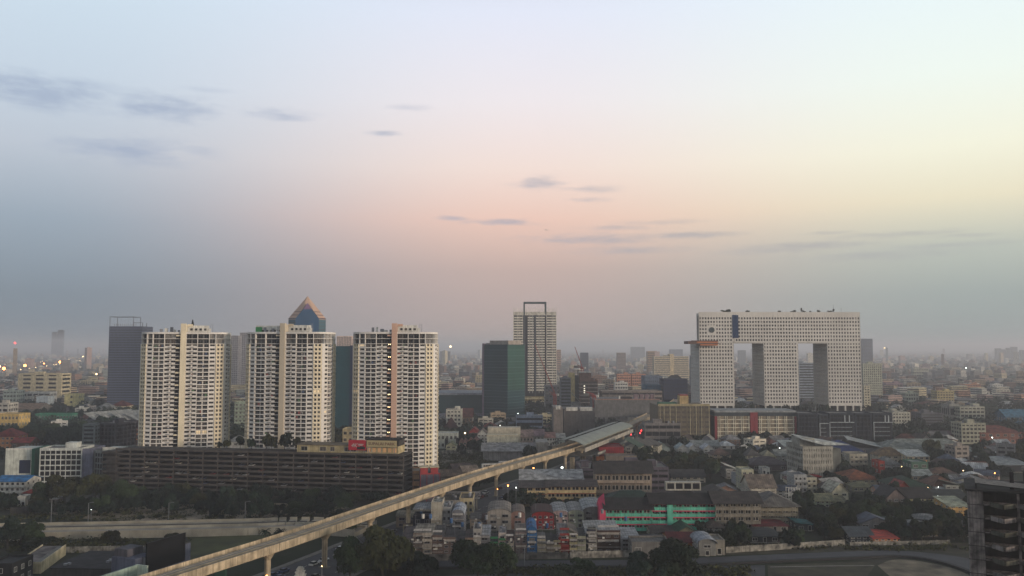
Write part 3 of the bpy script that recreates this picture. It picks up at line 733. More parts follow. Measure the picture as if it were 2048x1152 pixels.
def condo(px, d, yaw, ztop_px, label, pm, lights, seed, clutter):
    x = Xof(px, d + PB, 45); occupy(x, d + 14, 26); R = random.Random(seed)
    r = thing('condominium_tower', label, 'tower', (x, d + PB, 0), math.radians(yaw), 'white condominium towers')
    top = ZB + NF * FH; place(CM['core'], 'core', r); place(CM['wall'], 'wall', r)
    for i in range(NF + 1): place(CM['slab'], 'floor_slab', r, (0, 0, ZB + i * FH - .02))
    place(CM['slab'], 'floor_slab', r, (0, 0, top + 2.75)); place(CM['crown'], 'roof_slab', r, (0, 0, top + 5.5))
    nw = npar = 0; rest = MB(); restp = MB()
    order = sorted(BAYS, key=lambda q: abs(q[1] + q[2]))
    for (k, s0, s1) in order:
        if k in 'DX': continue
        o, t, n, wd = bayframe(s0, s1); a = math.atan2(t.y, t.x)
        vis = n.y < .2
        if not vis: continue
        for i in range(NF + 2):
            tall = i >= NF; z = ZB + i * FH + .26 if not tall else top + (i - NF) * 2.8 + .26; v = R.choice((0, 0, 1, 1, 1, 1, 2, 2, 3, 5)) if R.random() > .006 else 4
            if tall:
                for u in (-1, 1):
                    q = o - n * 1.35 + t * (u * wd * .25); m = place(unit('glass', wd * .38, v), 'window', r, (q.x, q.y, z + .1), None, a); m.scale = (1, 1, 2.1)
                continue
            specs = {'P': ((-1, wd * .26, wd * .36, .75, 1.3, -1.38), (1, wd * .26, wd * .36, .75, 1.3, -1.38)), 'B': ((-1, wd * .26, wd * .36, .05, 2.0, -1.38), (1, wd * .26, wd * .36, .05, 2.0, -1.38)),
                     'W': ((0, 0, wd - 1.0, .8, 1.15, -.3),), 'C': ((-1, wd * .2, 1.1, .75, 1.2, -.1), (1, wd * .2, 1.1, .75, 1.2, -.1))}[k]
            for (sg, uo, ww, zo, sc, vo) in specs:
                q = o + n * vo + t * (sg * uo); v2 = v if v == 4 or R.random() < .7 else R.choice((0, 1, 3))
                if nw < 290 and i > 0:
                    m = place(unit('glass', ww, v2), 'window', r, (q.x, q.y, z + zo), None, a); m.scale = (1, 1, sc); nw += 1
                else: rest.obox(q, t, n, -ww / 2, ww / 2, 0, .06, z + zo, z + zo + sc, (GL, GL3, GL4, GL2, LITW, CURT)[v2])
            if k in 'PB' and npar < 290:
                place(unit('parapet' if k == 'P' else 'rail', wd - .4, 0), 'balcony_parapet' if k == 'P' else 'balcony_railing', r, (o.x, o.y, z), None, a); npar += 1
    rest.build('window', r, kind='stuff')
    cl = MB(); CLM = [mat('clutter_%d' % q, c, .8) for q, c in enumerate(((.4, .38, .35), (.05, .08, .16), (.25, .06, .05), (.08, .16, .07), (.02, .02, .02)))]
    for q in range(230):
        k, s0, s1 = R.choice([b_ for b_ in BAYS if b_[0] in 'PB']); o, t, n, wd = bayframe(s0, s1); z = ZB + R.randrange(NF) * FH + .26; u = R.uniform(-.42, .42) * wd
        cl.obox(o, t, n, u - R.uniform(.2, .5), u + R.uniform(.2, .6), -.9, -.4, z, z + R.uniform(.6, 1.7), R.choice(CLM))
    cl.build('balcony_clutter', r, kind='stuff')
    # stair strip and pillar
    o, t, n, wd = bayframe(-3.8, -1.4); m = MB(); m.obox(o, t, n, -wd / 2, wd / 2, -1.6, -.9, 0, top + 5.5, GL3)
    m.build('stair_glazing', r)
    for j in range(0, NF + 3, 3):
        q = MB(); z = ZB + j * FH; q.obox(o, t, n, -wd / 2, wd / 2 - .05, -1.0, .25, z - .3, z + .5, pm); q.build('landing', r)
        if lights and z + 1.2 < top + 4:
            for u in (-.35, .35):
                e = MB(); e.ball((0, 0, 0), .2, LAMPW); q2 = o - n * .4 + t * (u * wd * .5); e.build('stair_lamp', r, (q2.x, q2.y, z + 2.0))
    o = pt(0); m = MB(); m.box(-1.4, 1.4, o.y - .9, o.y + 1.6, 0, top + 11.2, pm); m.build('pillar', r)
    # penthouse
    z = top + 6.7; m = MB(); m.box(1.45, 12, -9.5, -3, z, z + 3.6, WHITE); m.box(12.2, 13.5, -9, -6, z, z + 2, WHITE); m.prism([(1.45, -9.9), (4.2, -9.9), (4.2, -9.52), (1.45, -9.52)], z + 3, z + 4.3, pm); m.build('plant_room', r)
    m = MB(); m.box(-1.35, 1.35, -12.9, -5, z, z + 3.9, pm); m.build('lift_housing', r)
    for k in range(4): add_window(r, 3.5 + k * 2.4, -9.5, z + .8, 1.3, 1.2)
    m = MB()
    for k in range(5):
        xx = -4 - k * 2.4 + R.random(); hh = R.uniform(1, 3); m.box(xx, xx + R.uniform(1, 2), -9 + R.random() * 2, -6, z, z + hh, WHITE if k % 2 else METAL)
    m.bar((13.5, -8, z), (13.5, -8, z + 4.6), .12, METAL); m.bar((14.5, -8, z), (14.5, -8, z + 4.6), .12, METAL); m.build('roof_equipment', r)
    if clutter == 'green': m = MB(); m.box(-17.5, -14, -9, -6, z, z + 2.6, mat('green_sheet', (.03, .2, .06), .7)); m.box(-17.5, -2, -8.5, -4, z + 1, z + 3.4, WHITE); m.build('roof_shed', r)
    if clutter == 'mast': m = MB(); m.bar((3.5, -6, z + 3.5), (3.5, -6, z + 7), .9, DARK, 8, .2); m.build('mast', r)
    return r
LAMPW = mat('lamp_warm', (1, .8, .5), .5, emit=(1, .68, .32), estr=7); LAMPO = mat('lamp_orange', (1, .4, .1), .5, emit=(1, .30, .07), estr=13); LAMPWH = mat('lamp_white', (1, 1, 1), .5, emit=(.9, 1, .9), estr=6)
LAMPR = mat('lamp_red', (1, .05, .03), .5, emit=(1, .04, .04), estr=8)
condo(371, 468, 13, 0, 'leftmost of the three white curved condominium towers, cream pillar left of centre', CWARM, False, 3, 'mast')
condo(582, 462, -6, 0, 'middle white curved condominium tower with tan pillar and a green sheet shed on its roof', CTAN, False, 5, 'green')
condo(791, 463, 4, 0, 'rightmost white curved condominium tower with salmon pink pillar and lit stair landings', CPINK, True, 8, None)
# ------------------------------------------------------------------ parking garage
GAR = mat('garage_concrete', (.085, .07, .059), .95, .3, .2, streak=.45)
def car_mesh(c, seed=0):
    b = MB(); m = mat('car_paint_%d_%d_%d' % c, rgb(*c), .35, .05, spec=.5)
    b.prism([(-2.1, -.85), (2.1, -.85), (2.1, .85), (-2.1, .85)], .32, .82, m)
    i = len(b.v); b.v += [(-1.5, -.78, .82), (1.2, -.78, .82), (1.2, .78, .82), (-1.5, .78, .82), (-1.1, -.65, 1.38), (.5, -.65, 1.38), (.5, .65, 1.38), (-1.1, .65, 1.38)]
    for q, mm in (((4, 5, 6, 7), m), ((0, 1, 5, 4), GL), ((1, 2, 6, 5), GL), ((2, 3, 7, 6), GL), ((3, 0, 4, 7), GL)): b.f.append(tuple(i + a for a in q)); b.m.append(b.mi(mm))
    for x in (-1.3, 1.35):
        for y in (-.86, .72): b.bar((x, y, .32), (x, y + .14, .32), .32, DARK, 10)
    return b.mesh('parked_car')
CARS = [car_mesh(c) for c in ((205, 205, 205), (150, 152, 156), (60, 62, 66), (120, 30, 28), (190, 188, 180), (40, 60, 100))]
def garage():
    (xl, yl), (xr, yr) = G(229, 985), G(806, 1003); L = math.hypot(xr - xl, yr - yl); a = math.atan2(yr - yl, xr - xl); DP = 16; LV = 2.42; n = 9; bays = 19; bw = L / bays
    for k in range(8): occupy(xl + (xr - xl) * k / 7 - math.sin(a) * 12, yl + (yr - yl) * k / 7 + math.cos(a) * 12, 14)
    r = thing('parking_garage', 'long dark nine-level open parking garage below the white condominium towers', 'parking garage', (xl, yl, 0), a)
    pm = MB(); pm.box(.12, bw - .12, -.12, .1, 0, .95, GAR); pm.box(.12, bw - .12, -.2, .15, .95, 1.03, GAR); panel = pm.mesh('parapet')
    for i in range(n + 1):
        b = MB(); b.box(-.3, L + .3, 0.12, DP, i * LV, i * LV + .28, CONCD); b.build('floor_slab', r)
        if i == n: break
        for k in range(bays): place(panel, 'parapet', r, (k * bw, 0, i * LV + .02))
    for k in range(bays): place(panel, 'parapet', r, (k * bw, 0, n * LV + .02))
    cm = MB(); cm.box(-.22, .22, -.05, .5, 0, n * LV + 1.0, GAR); col = cm.mesh('column')
    for k in range(bays + 1): place(col, 'column', r, (k * bw, 0, 0))
    b = MB(); b.box(0, L, DP - .4, DP - .1, 0, n * LV, DARK); b.build('back_wall', r)  # near-black wall: shade of the open levels put into its colour
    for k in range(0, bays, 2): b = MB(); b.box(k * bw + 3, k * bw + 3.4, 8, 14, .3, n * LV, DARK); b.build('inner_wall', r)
    b = MB(); b.box(-8, -.35, 4, DP, 0, n * LV - 1, GAR)
    for i in range(n): b.box(-9.5, -.35, 2 + (i % 2), DP, i * LV + .1, i * LV + 1.1, GAR)
    b.build('ramp_end', r)
    ca, sa = math.cos(a), math.sin(a); R = random.Random(4)
    def W(x, y): return xl + x * ca - y * sa, yl + x * sa + y * ca
    CNM = ('silver', 'grey', 'charcoal', 'dark red', 'white', 'navy'); spots = {}
    for j in range(90): spots.setdefault(R.randrange(0, n), []).append((R.uniform(2, L - 2), R.randrange(6)))
    for i, q in spots.items():
        q.sort(); q = [q[0]] + [q[k] for k in range(1, len(q)) if q[k][0] - q[k - 1][0] > 2.6]
        for j, (x, ci) in enumerate(q):
            X, Y = W(x, 2.9); o = place(CARS[ci], 'parked_car', None, (X, Y, i * LV + .28), None, a + math.pi / 2 + R.uniform(-.05, .05))
            tag(o, '%s car on the %s level of the long garage%s' % (CNM[ci], ('ground', 'second', 'third', 'fourth', 'fifth', 'sixth', 'seventh', 'eighth', 'top')[i], ', %s there' % ORD[j] if j < len(ORD) else ', at its right end'), 'car', 'cars in the parking garage')
    # things on the roof deck
    zt = n * LV + .28
    X, Y = W(L * .625, 6.5); bo = thing('clubhouse', 'low cream clubhouse on the roof deck of the parking garage', 'building', (X, Y, zt), a)
    CRY = wall((170, 154, 116)); w2 = L * .345
    m = MB(); m.box(0, w2, 0, 11, 0, 3.6, CRY); m.build('wall', bo)
    m = MB(); m.box(-.5, w2 * .68, -.6, 11.5, 3.62, 3.95, mat('deck_roof', (.16, .13, .09), .9, .3)); m.build('roof', bo)
    for q, g in ((4, GL3), (14, GL4), (19, GL4), (27, GL4), (30, GL4), (38, GL4)): add_window(bo, q, 0, .8, 3.2 if q != 19 else 2.2, 2.0, g=g)
    m = MB(); m.box(w2 * .68, w2, 1.2, 10.9, 3.65, 6.6, CONCD); m.box(w2 * .68 - .6, w2 + .4, .8, 11.3, 6.6, 6.9, DARK); m.build('upper_storey', bo)
    for q in range(6): m = MB(); m.box(w2 * .70 + q * 2.7, w2 * .70 + q * 2.7 + 1.7, -.03, .02, .6, 2.8, mat('lit_window', (.5, .3, .15), .6, emit=(1, .45, .15), estr=.12)); m.build('lit_window', bo)
    # billboards
    RED = mat('billboard_red', (.42, .015, .03), .6, .08, .3); YEL = mat('sign_yellow', (.42, .33, .17), .6, .05, .3)
    X, Y = W(L * .804, 5.6); bb = thing('red_billboard', 'red billboard with a white logo beside the yellow name sign on the garage roof', 'billboard', (X, Y, zt), a)
    m = MB(); m.box(0, 9.2, 0, .3, 1.6, 6.6, RED); m.build('panel', bb)
    m = MB(); [m.box(x, x + .2, .05, .25, 0, 1.58, METAL) for x in (1, 4.6, 8)]; m.build('post', bb)
    text('4K', 2.7, (1.3, -.05, 3.1), bb, WHITE, shear=.35); m = MB(); m.box(5, 7.9, -.06, -.01, 4.35, 4.7, WHITE); m.box(5.2, 7.6, -.06, -.01, 3.8, 4.0, WHITE); m.prism([(4.6, -.08), (8.8, -.08), (8.8, -.02), (4.6, -.02)], 2.0, 3.2, DARK); m.prism([(6.2, -.09), (8.1, -.09), (8.1, -.02), (6.2, -.02)], 3.2, 3.6, DARK); m.build('print', bb)
    X, Y = W(L * .866, 5.4); bb = thing('name_sign', 'long yellow sign board reading SUPALAI PARK on the garage roof', 'sign', (X, Y, zt), a)
    m = MB(); m.box(0, 15.6, 0, .3, 3.4, 6.6, YEL); m.build('panel', bb); m = MB(); [m.box(x, x + .2, .05, .25, 0, 3.38, METAL) for x in (1, 7.5, 14.4)]; m.build('post', bb)
    text('SUPALAI PARK', 2.15, (.9, -.05, 4.25), bb, mat('sign_letter', (.14, .06, .03), .7), wide=15.6 * .88)
    return W, L, zt, a
def text(s, size, loc, parent, m, shear=0.0, wide=None, name='lettering'):
    cu = bpy.data.curves.new(name, 'FONT'); cu.body = s; cu.size = size; cu.extrude = .03; cu.shear = shear; cu.resolution_u = 2
    t = bpy.data.objects.new(name, cu); COL.objects.link(t); bpy.context.view_layer.update()
    me = bpy.data.meshes.new_from_object(t.evaluated_get(bpy.context.evaluated_depsgraph_get())); bpy.data.objects.remove(t); me.materials.clear(); me.materials.append(m)
    o = bpy.data.objects.new(name, me); COL.objects.link(o); o.parent = parent; o.location = loc; o.rotation_euler = (math.pi / 2, 0, 0)
    if wide:
        xs = [v.co.x for v in me.vertices]; o.scale = (wide / (max(xs) - min(xs)), 1, 1)
    return o
GW, GLEN, GZ, GA = garage()
# roof garden trees between garage and towers
for (u, v, h) in ((.36, 12, 5), (.40, 14, 7), (.455, 10, 6), (.50, 12, 8.5), (.53, 9, 7), (.565, 12, 9), (.60, 14, 7), (.33, 13, 4), (.43, 17, 5)):
    X, Y = GW(GLEN * u, v); tree(X, Y, h, h * .42, desc='roof garden tree', lod=CR_MID, group='trees on the garage roof', z=GZ)
# podium under the right-hand tower and red roof huts
block(812, 868, 942, 985, 16, 'brown blank-walled podium under the rightmost condominium tower', (120, 92, 66), 3, 4, sh=.7, kit=False, name='podium_building')
r, gx, gy, w = root_at('utility_building', 'grey-blue boxy building with red trim and two red roof huts beside the viaduct', 'building', 840, 880, 1003, 12, 8)
m = MB(); m.box(-w / 2, w / 2, 0, 14, 0, 13.5, wall((96, 88, 98))); m.build('wall', r)
m = MB(); RDT = mat('red_trim', (.30, .03, .03), .7)
for k in range(4): m.box(-w / 2 + k * (w - .3) / 3, -w / 2 + k * (w - .3) / 3 + .3, -.08, -.01, 0, 13.4, RDT)
m.box(-w / 2 - .05, w / 2 + .05, -.1, .2, 13.1, 13.7, RDT); m.build('red_strip', r)
for x in (-w * .3, w * .22): m = MB(); m.box(x - 1.8, x + 1.8, 1, 6, 13.5, 16.2, RDT); m.box(x - 2.3, x + 2.3, .5, 6.5, 16.2, 16.5, CREAM); m.build('roof_hut', r)
# ------------------------------------------------------------------ landmark towers
def pyramid_tower():
    d = 880; x = Xof(611, d + 20); r = thing('pyramid_topped_tower', 'blue glass office tower with a tan pyramid top behind the middle condominium tower', 'tower', (x, d + 20, 0), math.radians(14))
    occupy(x, d + 20, 26); BG = mat('blue_glass', (.015, .06, .13), .4, .15, .05, spec=.25); TG = mat('teal_glass', (.04, .10, .13), .4, .15, .05, spec=.3); TAN = mat('pyramid_tan', (.46, .30, .21), .6, .06, .1); LIN = mat('pyramid_line', (.10, .05, .06), .6); PUR = mat('violet_glass', (.17, .10, .19), .3, .1)
    a = 19.0; c = 10; P = [(-a + c, -a), (a - c, -a), (a, -a + c), (a, a - c), (a - c, a), (-a + c, a), (-a, a - c), (-a, -a + c)]; zs = zof(637, d); za = zof(592, d + 20)
    m = MB()
    for i in range(8):
        q0, q1 = P[i], P[(i + 1) % 8]; m.face([(*q0, 0), (*q1, 0), (*q1, zs), (*q0, zs)], TG if i in (1, 3, 5, 7) else BG)
    m.build('glass_wall', r)
    s = MB()
    for k in range(30): s.prism([(p[0] * 1.006, p[1] * 1.006) for p in P], zs - 1 - k * 3.4, zs - .6 - k * 3.4, LIN if k else TAN)
    s.build('floor_line', r)
    m = MB(); n = 7
    for k in range(n):
        z0, z1 = zs + (za - zs) * k / n, zs + (za - zs) * (k + 1) / n; f0, f1 = 1.02 - k / n * 1.02, 1.02 - (k + 1) / n * 1.02
        for i in range(8):
            q0, q1 = P[i], P[(i + 1) % 8]; zl = z0 + (z1 - z0) * .22; fl = f0 + (f1 - f0) * .22
            m.face([(q0[0] * f0, q0[1] * f0, z0), (q1[0] * f0, q1[1] * f0, z0), (q1[0] * fl, q1[1] * fl, zl), (q0[0] * fl, q0[1] * fl, zl)], LIN if k < 3 else TAN)
            m.face([(q0[0] * fl, q0[1] * fl, zl), (q1[0] * fl, q1[1] * fl, zl), (q1[0] * f1, q1[1] * f1, z1), (q0[0] * f1, q0[1] * f1, z1)], TAN)
    m.build('pyramid_roof', r)
    m = MB(); h = (za - zs) * .66; hw = a * .62
    m.face([(-hw, -a - .4, zs - 14), (hw, -a - .4, zs - 14), (hw, -a - .4, zs), (-hw, -a - .4, zs)], BG)
    m.face([(-hw, -a - .4, zs), (hw, -a - .4, zs), (hw * .36, -a - .4, zs + h * .6), (-hw * .36, -a - .4, zs + h * .6)], BG); m.face([(-hw * .36, -a - .4, zs + h * .6), (hw * .36, -a - .4, zs + h * .6), (0, -a - .4, zs + h)], PUR)
    for sg in (-1, 1): m.face([(sg * hw, -a - .4, zs), (0, -a - .4, zs + h), (0, 0, zs + h), (sg * hw, 0, zs)][::sg], BG)
    m.build('glass_gable', r)
pyramid_tower()
def tall(px0, px1, yt, d, dep, label, name='glass_tower', yaw=0, **kw):
    x = Xof((px0 + px1) / 2, d); w = (px1 - px0) / F * d; r = thing(name, label, 'tower', (x, d, 0), math.radians(yaw), kw.pop('group', None)); occupy(x, d + dep / 2, max(w, dep) * .6); h = zof(yt, d); return r, w, h
# grey tower with roof frame, far left
r, w, h = tall(213, 279, 654, 1000, 30, 'dark blue-grey slab tower with an open steel frame on its roof at the far left', 'office_tower')
lattice(r, w, 30, h, 34, 24, 16, mat('slate_cladding', (.085, .10, .15), .7, .1, .05), sh=.5, pw=.35, rec=.3)
m = MB(); FR = mat('roof_steel', (.09, .09, .1), .6)
x0, x1, z1 = -w / 2 + .3, -w / 2 + w * .72, h + 12
for (a, c) in (((x0, 1, h), (x0, 1, z1)), ((x1, 1, h), (x1, 1, z1)), ((x0, 1, z1), (x1, 1, z1)), ((x0, 20, h), (x0, 20, z1)), ((x1, 20, h), (x1, 20, z1)), ((x0, 20, z1), (x1, 20, z1)), ((x0, 1, z1), (x0, 20, z1)), ((x1, 1, z1), (x1, 20, z1)), ((x1, 1, h + 5), (w / 2, 1, h + 5)), ((w / 2, 1, h), (w / 2, 1, h + 5)), ((w / 2, 12, h), (w / 2, 12, h + 5))): m.bar(a, c, .35, FR, 4)
for k in range(12): m.bar((x0 + 4 + k * 2.3, 4, h), (x0 + 4 + k * 2.3, 4, h + 4), .3, METAL, 4)
m.build('roof_frame', r)
# slender pair behind
for (a, b_, t, d, l) in ((455, 474, 672, 1350, 'left half of a slim grey twin tower seen between two condominium towers'), (477, 497, 666, 1420, 'right half of a slim grey twin tower seen between two condominium towers')):
    r, w, h = tall(a, b_, t, d, 18, l, 'residential_tower'); lattice(r, w, 18, h, 32, 5, 5, wall((150, 146, 148)), sh=.45, pw=.9)
# teal glass slab between towers
r, w, h = tall(664, 712, 692, 720, 26, 'teal glass office slab between the middle and right condominium towers', 'glass_tower')
TEAL = mat('teal_curtain_wall', (.009, .052, .065), .5, .15, .1, spec=.2)
m = MB(); m.box(-w / 2, w / 2, 0, 26, 0, h, TEAL); m.build('glass_wall', r)
m = MB(); [m.box(-w / 2 - .1, w / 2 + .1, -.1, 26.1, k * 3.1, k * 3.1 + .3, mat('teal_band', (.012, .04, .05), .5)) for k in range(int(h / 3.1))]; m.box(w * .2, w / 2 + .3, -.3, 26.3, 0, h + .5, mat('navy_panel', (.012, .02, .05), .5)); m.build('floor_line', r)
r, w, h = tall(672, 702, 673, 1500, 20, 'pale pinkish tower with vertical fins peeping over the teal glass slab', 'residential_tower'); lattice(r, w, 20, h, 28, 9, 5, wall((205, 180, 165)), sh=.3, pw=1.0)
# green glass tower (two faces, corner to the camera)
def green():
    d = 845; x, y = Xof(1015, d), d; r = thing('green_glass_tower', 'green and dark blue glass office tower with thin floor lines left of the slender tower', 'tower', (x, y, 0), math.radians(-34)); occupy(x, y + 20, 30)
    W1, D1 = 28.5, 31; h = zof(689, d); GG = mat('green_curtain', (.010, .04, .05), .5, .2, .03, spec=.15); G2 = mat('green_sunlit', (.018, .066, .05), .5, .2, .05, spec=.15); LN = mat('green_line', (.16, .2, .2), .6)
    m = MB(); m.box(-W1, 0, 0, D1, 0, h, GG); m.build('glass_wall', r); m = MB(); m.box(.0, .12, 0.05, D1 - .3, h * .42, h - .6, G2); m.build('sunlit_green_face', r)  # right face made a brighter green: sunlight put into the colour
    for k in range(1, int(h / 2.9)): m = MB(); m.box(-W1 - .12, .18, -.18, D1 + .18, k * 2.9, k * 2.9 + .2, LN if k % 2 else mat('green_line_dim', (.06, .09, .1), .6)); m.build('floor_line', r)
    m = MB(); m.box(-W1 + 4, -2, 4, D1 - 3, h, h + 4, wall((150, 140, 130))); m.box(-W1 + 1, -W1 + 3.6, 2, 10, h, h + 1.6, METAL); m.build('plant_room', r)
    m = MB(); m.box(-W1 - 2.5, -W1 - .2, 0, D1, 0, h + 1.2, mat('mauve_panel', (.16, .12, .15), .7)); m.build('side_panel', r)
green()
# slender tower with roof frame
def slender():
    d = 1075; r, w, h = tall(1027, 1113, 630, d, 26, 'slender white and grey tower with a dark open frame on its roof, mid skyline', 'residential_tower'); wm = wall((216, 208, 192)); dk = mat('tower_grey', (.05, .055, .06), .8)
    core = MB(); core.box(-w / 2 + .6, w / 2 - .6, .6, 25.4, 0, h - .2, GL3); core.build('window_glass', r); fh = 3.25; n = int((h - 22) / fh)
    for i in range(n + 1):
        z = 21 + i * fh; m = MB()
        for (a, b_) in ((-.5, -.27), (-.17, -.02), (.02, .235), (.275, .5)): m.box(a * w + (.2 if a > -.5 else 0), b_ * w - .2, 0, 26, z, z + 1.55, wm)
        m.build('balcony_band', r)
    p = MB()
    for u in (-.498, -.41, -.37, -.29, .27, .40, .44, .492): p.box(u * w, u * w + .5, -.05, .7, 18, h, wm)
    for u in (-.13, -.06, .09, .16): p.box(u * w, u * w + .7, -.04, .65, 18, h, wall((170, 166, 156)))
    for u in (-.262, -.01): p.box(u * w, u * w + 2.2, -.08, 1, 12, h, dk)
    for k in range(6):
        for s in (-1, 1): p.box(min(s * (w / 2 + .04), s * (w / 2 - .7)), max(s * (w / 2 + .04), s * (w / 2 - .7)), k * 5.05, k * 5.05 + .6, 18, h, wm)
    p.build('pier', r)
    m = MB(); m.box(-w / 2, w / 2, 0, 26, h - .3, h + .4, wm); m.box(-w / 2, w / 2, -9, 30, 0, 14, wall((150, 132, 88)));
    for k in range(3): m.box(-w / 2 - 1, w / 2 - 6, -9.3, 30, 3 + 4.2 * k, 4.6 + 4.2 * k, wall((205, 190, 150)))
    m.build('podium', r)
    m = MB()
    for k in range(34): m.box(-w / 2 + k * (w - .5) / 33, -w / 2 + k * (w - .5) / 33 + .45, .1, 1, h, h + 8 + 2 * (k % 3 == 0), wm)
    m.box(-w / 2, w / 2, .1, 25, h + .4, h + 4, wm); m.build('crown_fin', r)
    m = MB(); FG = mat('frame_green', (.03, .05, .05), .5); x0, x1, z1 = -.26 * w, .27 * w, zof(606, d)
    for y in (0, 22):
        m.box(x0, x0 + 1.6, y, y + 1.4, h, z1, FG); m.box(x1 - 1.6, x1, y, y + 1.4, h, z1, FG); m.box(x0, x1, y + .02, y + 1.38, z1, z1 + 1.5, FG)
    m.box(x0, x0 + 1.4, 1.5, 22, z1 + .02, z1 + 1.4, FG); m.box(x1 - 1.4, x1, 1.5, 22, z1 + .02, z1 + 1.4, FG); m.build('roof_frame', r)
slender()
# three-legged office tower
def legged():
    d = 832; x0 = Xof(1400, d); x1 = Xof(1727, d); w = x1 - x0; DP = 38; zt = zof(626.5, d); zb = zof(811, d); r = thing('three_legged_office_tower', 'huge off-white three-legged office block with a grid of small dark windows', 'tower', ((x0 + x1) / 2, d, 0), math.radians(0.9))
    for k in range(7): occupy(x0 + w * k / 6, d + 19, 26)
    WM = mat('legged_tower_wall', (.60, .56, .50), .85, .10, .03, streak=.22); px = lambda p: -w / 2 + w * (p - 1400) / 327.0
    zbr = zof(686, d); fh = 7.22 / F * d; cw = w / 58.0
    NR = int((zt - 2.4 - zb) / fh)
    legs = ((1400, 1470), (1530, 1600), (1659, 1727))
    DPF = DP; DPB = 9
    def lat(a, b_, z0, z1, name, side=True):
        xa, xb = px(a), px(b_); DP = DPB if name == 'bridge_head' else DPF; c = MB(); c.box(xa + .55, xb - .55, .32, DP - .32, z0, z1, GL3); c.build('window_glass', r, kind='stuff')
        k0, k1 = round((xa + w / 2) / cw), round((xb + w / 2) / cw); m = MB()
        for k in range(k0, k1 + 1):
            X = -w / 2 + k * cw; u0, u1 = max(xa, X - cw * .22), min(xb, X + cw * .22)
            m.box(u0, u1, .02, .7, z0, z1, WM); m.box(u0, u1, DP - .7, DP - .02, z0, z1, WM)
        i = 0
        while zt - 2.4 - i * fh > z0 + .5:
            z = zt - 2.4 - i * fh; i += 1
            if z > z1 + .5: continue
            m.box(xa, xb, 0, DP, max(z0, z - fh * .0 - .0 - fh * .45), min(z, z1), WM)
        m.box(xa, xb, 0, DP, z0 - .3, z0 + .8, WM)
        ns = 11
        for s, X in ((-1, xa), (1, xb)):
            for k in range(ns + 1):
                y = (DP - 1.6) * k / ns; m.box(min(X + s * .0, X - s * .7), max(X - s * .0, X - s * .7) , y, y + 1.6, z0, z1, WM)
        m.build(name, r)
        bl = MB(); RB = random.Random(int(a)); BL = mat('window_blind', (.22, .2, .18), .7, .3); i = 0
        while zt - 2.4 - i * fh > z0 + fh:
            z = zt - 2.4 - i * fh; i += 1
            if z > z1: continue
            for k in range(k0, k1):
                if RB.random() < .16: X = -w / 2 + (k + .5) * cw; hh_ = RB.uniform(.3, 1) * fh * .55; bl.box(X - cw * .27, X + cw * .27, .27, .31, z - fh + .05, z - fh + hh_, BL)
        bl.build('window_blind', r, kind='stuff')
    for (a, b_) in legs: lat(a, b_, zb, zbr - .02, 'leg')
    lat(1400, 1470, zbr, zt - 2.4, 'bridge_head'); lat(1470, 1727, zbr, zt - 2.4, 'bridge')
    m = MB(); m.box(-w / 2, px(1470), 0, 9, zt - 2.4, zt, WM); m.box(px(1470), w / 2, 0.01, DP, zt - 2.4, zt, WM); m.box(-w / 2, w / 2, 0, .3, zt, zt + 1.2, WM); m.box(px(1470), w / 2, DP - .3, DP, zt, zt + 1.2, WM); m.build('roof', r)
    m = MB(); m.box(px(1468), px(1480), -.35, .5, zof(676, d), zof(630, d), mat('royal_blue_panel', (.008, .028, .08), .5, spec=.1)); m.build('blue_panel', r)
    m = MB(); X, Z = px(1426), zof(660, d); m.box(X - 4.6, X + 4.6, -.06, .5, Z - 4.6, Z + 4.6, WM); m.bar((X, -.5, Z), (X, .3, Z), 2.75, mat('eye_glass', (.03, .045, .045), .4), 24); m.build('round_window', r)
    m = MB(); OR = mat('orange_band', (.42, .14, .05), .7, .1); BR = mat('brown_band', (.10, .055, .04), .7); a, b_ = px(1384), px(1436)
    m.box(a, b_, -5.5, -.02, zof(683, d), zof(681, d), BR); m.box(px(1393), b_ - .4, -5.2, -.04, zof(686, d), zof(683, d), OR); m.box(a - 4, b_ + .4, -5.7, -.02, zof(688, d), zof(686, d), BR); m.box(px(1400), b_ - .4, -5.2, -.04, zof(691, d), zof(688, d), OR)
    m.box(a - 4, px(1400) - .05, -5, 14, zof(688, d) + .05, zof(682, d) - .05, BR); m.build('orange_canopy', r)
    b2 = MB()
    for (a, b_) in legs:
        for k in range(5): X = px(a) + .4 + (px(b_) - px(a) - 2.2) * k / 4; b2.box(X, X + 1.4, .3, 1.8, 0, zb - .25, WHITE); b2.box(X, X + 1.4, DP - 2, DP - .5, 0, zb - .25, WHITE)
        b2.box(px(a) + 4, px(b_) - 4, 6, DP - 6, 0, zb - .3, CONCD)
    b2.build('stilt', r)
    m = MB(); m.box(px(1428), px(1660), -28, DP + 6, 0, zof(826, d), wall((122, 118, 108))); m.box(px(1422), px(1700), -29, -27, zof(826, d) - .2, zof(823, d), wall((150, 148, 138))); m.build('podium', r)
    R = random.Random(9)
    for (p, hh, wd) in ((1457, 3, 9), (1463, 4, 5), (1500, 3, 3), (1503, 2.5, 3), (1566, 2.6, 3), (1596, 3, 4), (1611, 5.5, 1.5), (1616, 3, 3), (1646, 3, 3.5), (1668, 2.5, 5), (1676, 4.5, 2), (1629, 2.4, 2), (1590, 2, 2)):
        X = px(p); tree(r.location.x + X, d + 4, hh, wd * .55, desc='small shrub on the rooftop', lod=CR_MID, group='roof plants of the legged tower', z=zt + .3)
    m = MB(); m.bar((px(1692), 3, zt), (px(1692), 3, zt + 6), .15, METAL, 4); m.bar((px(1676), 3, zt), (px(1676), 3, zt + 9), .15, METAL, 4); m.build('antenna', r)
legged()
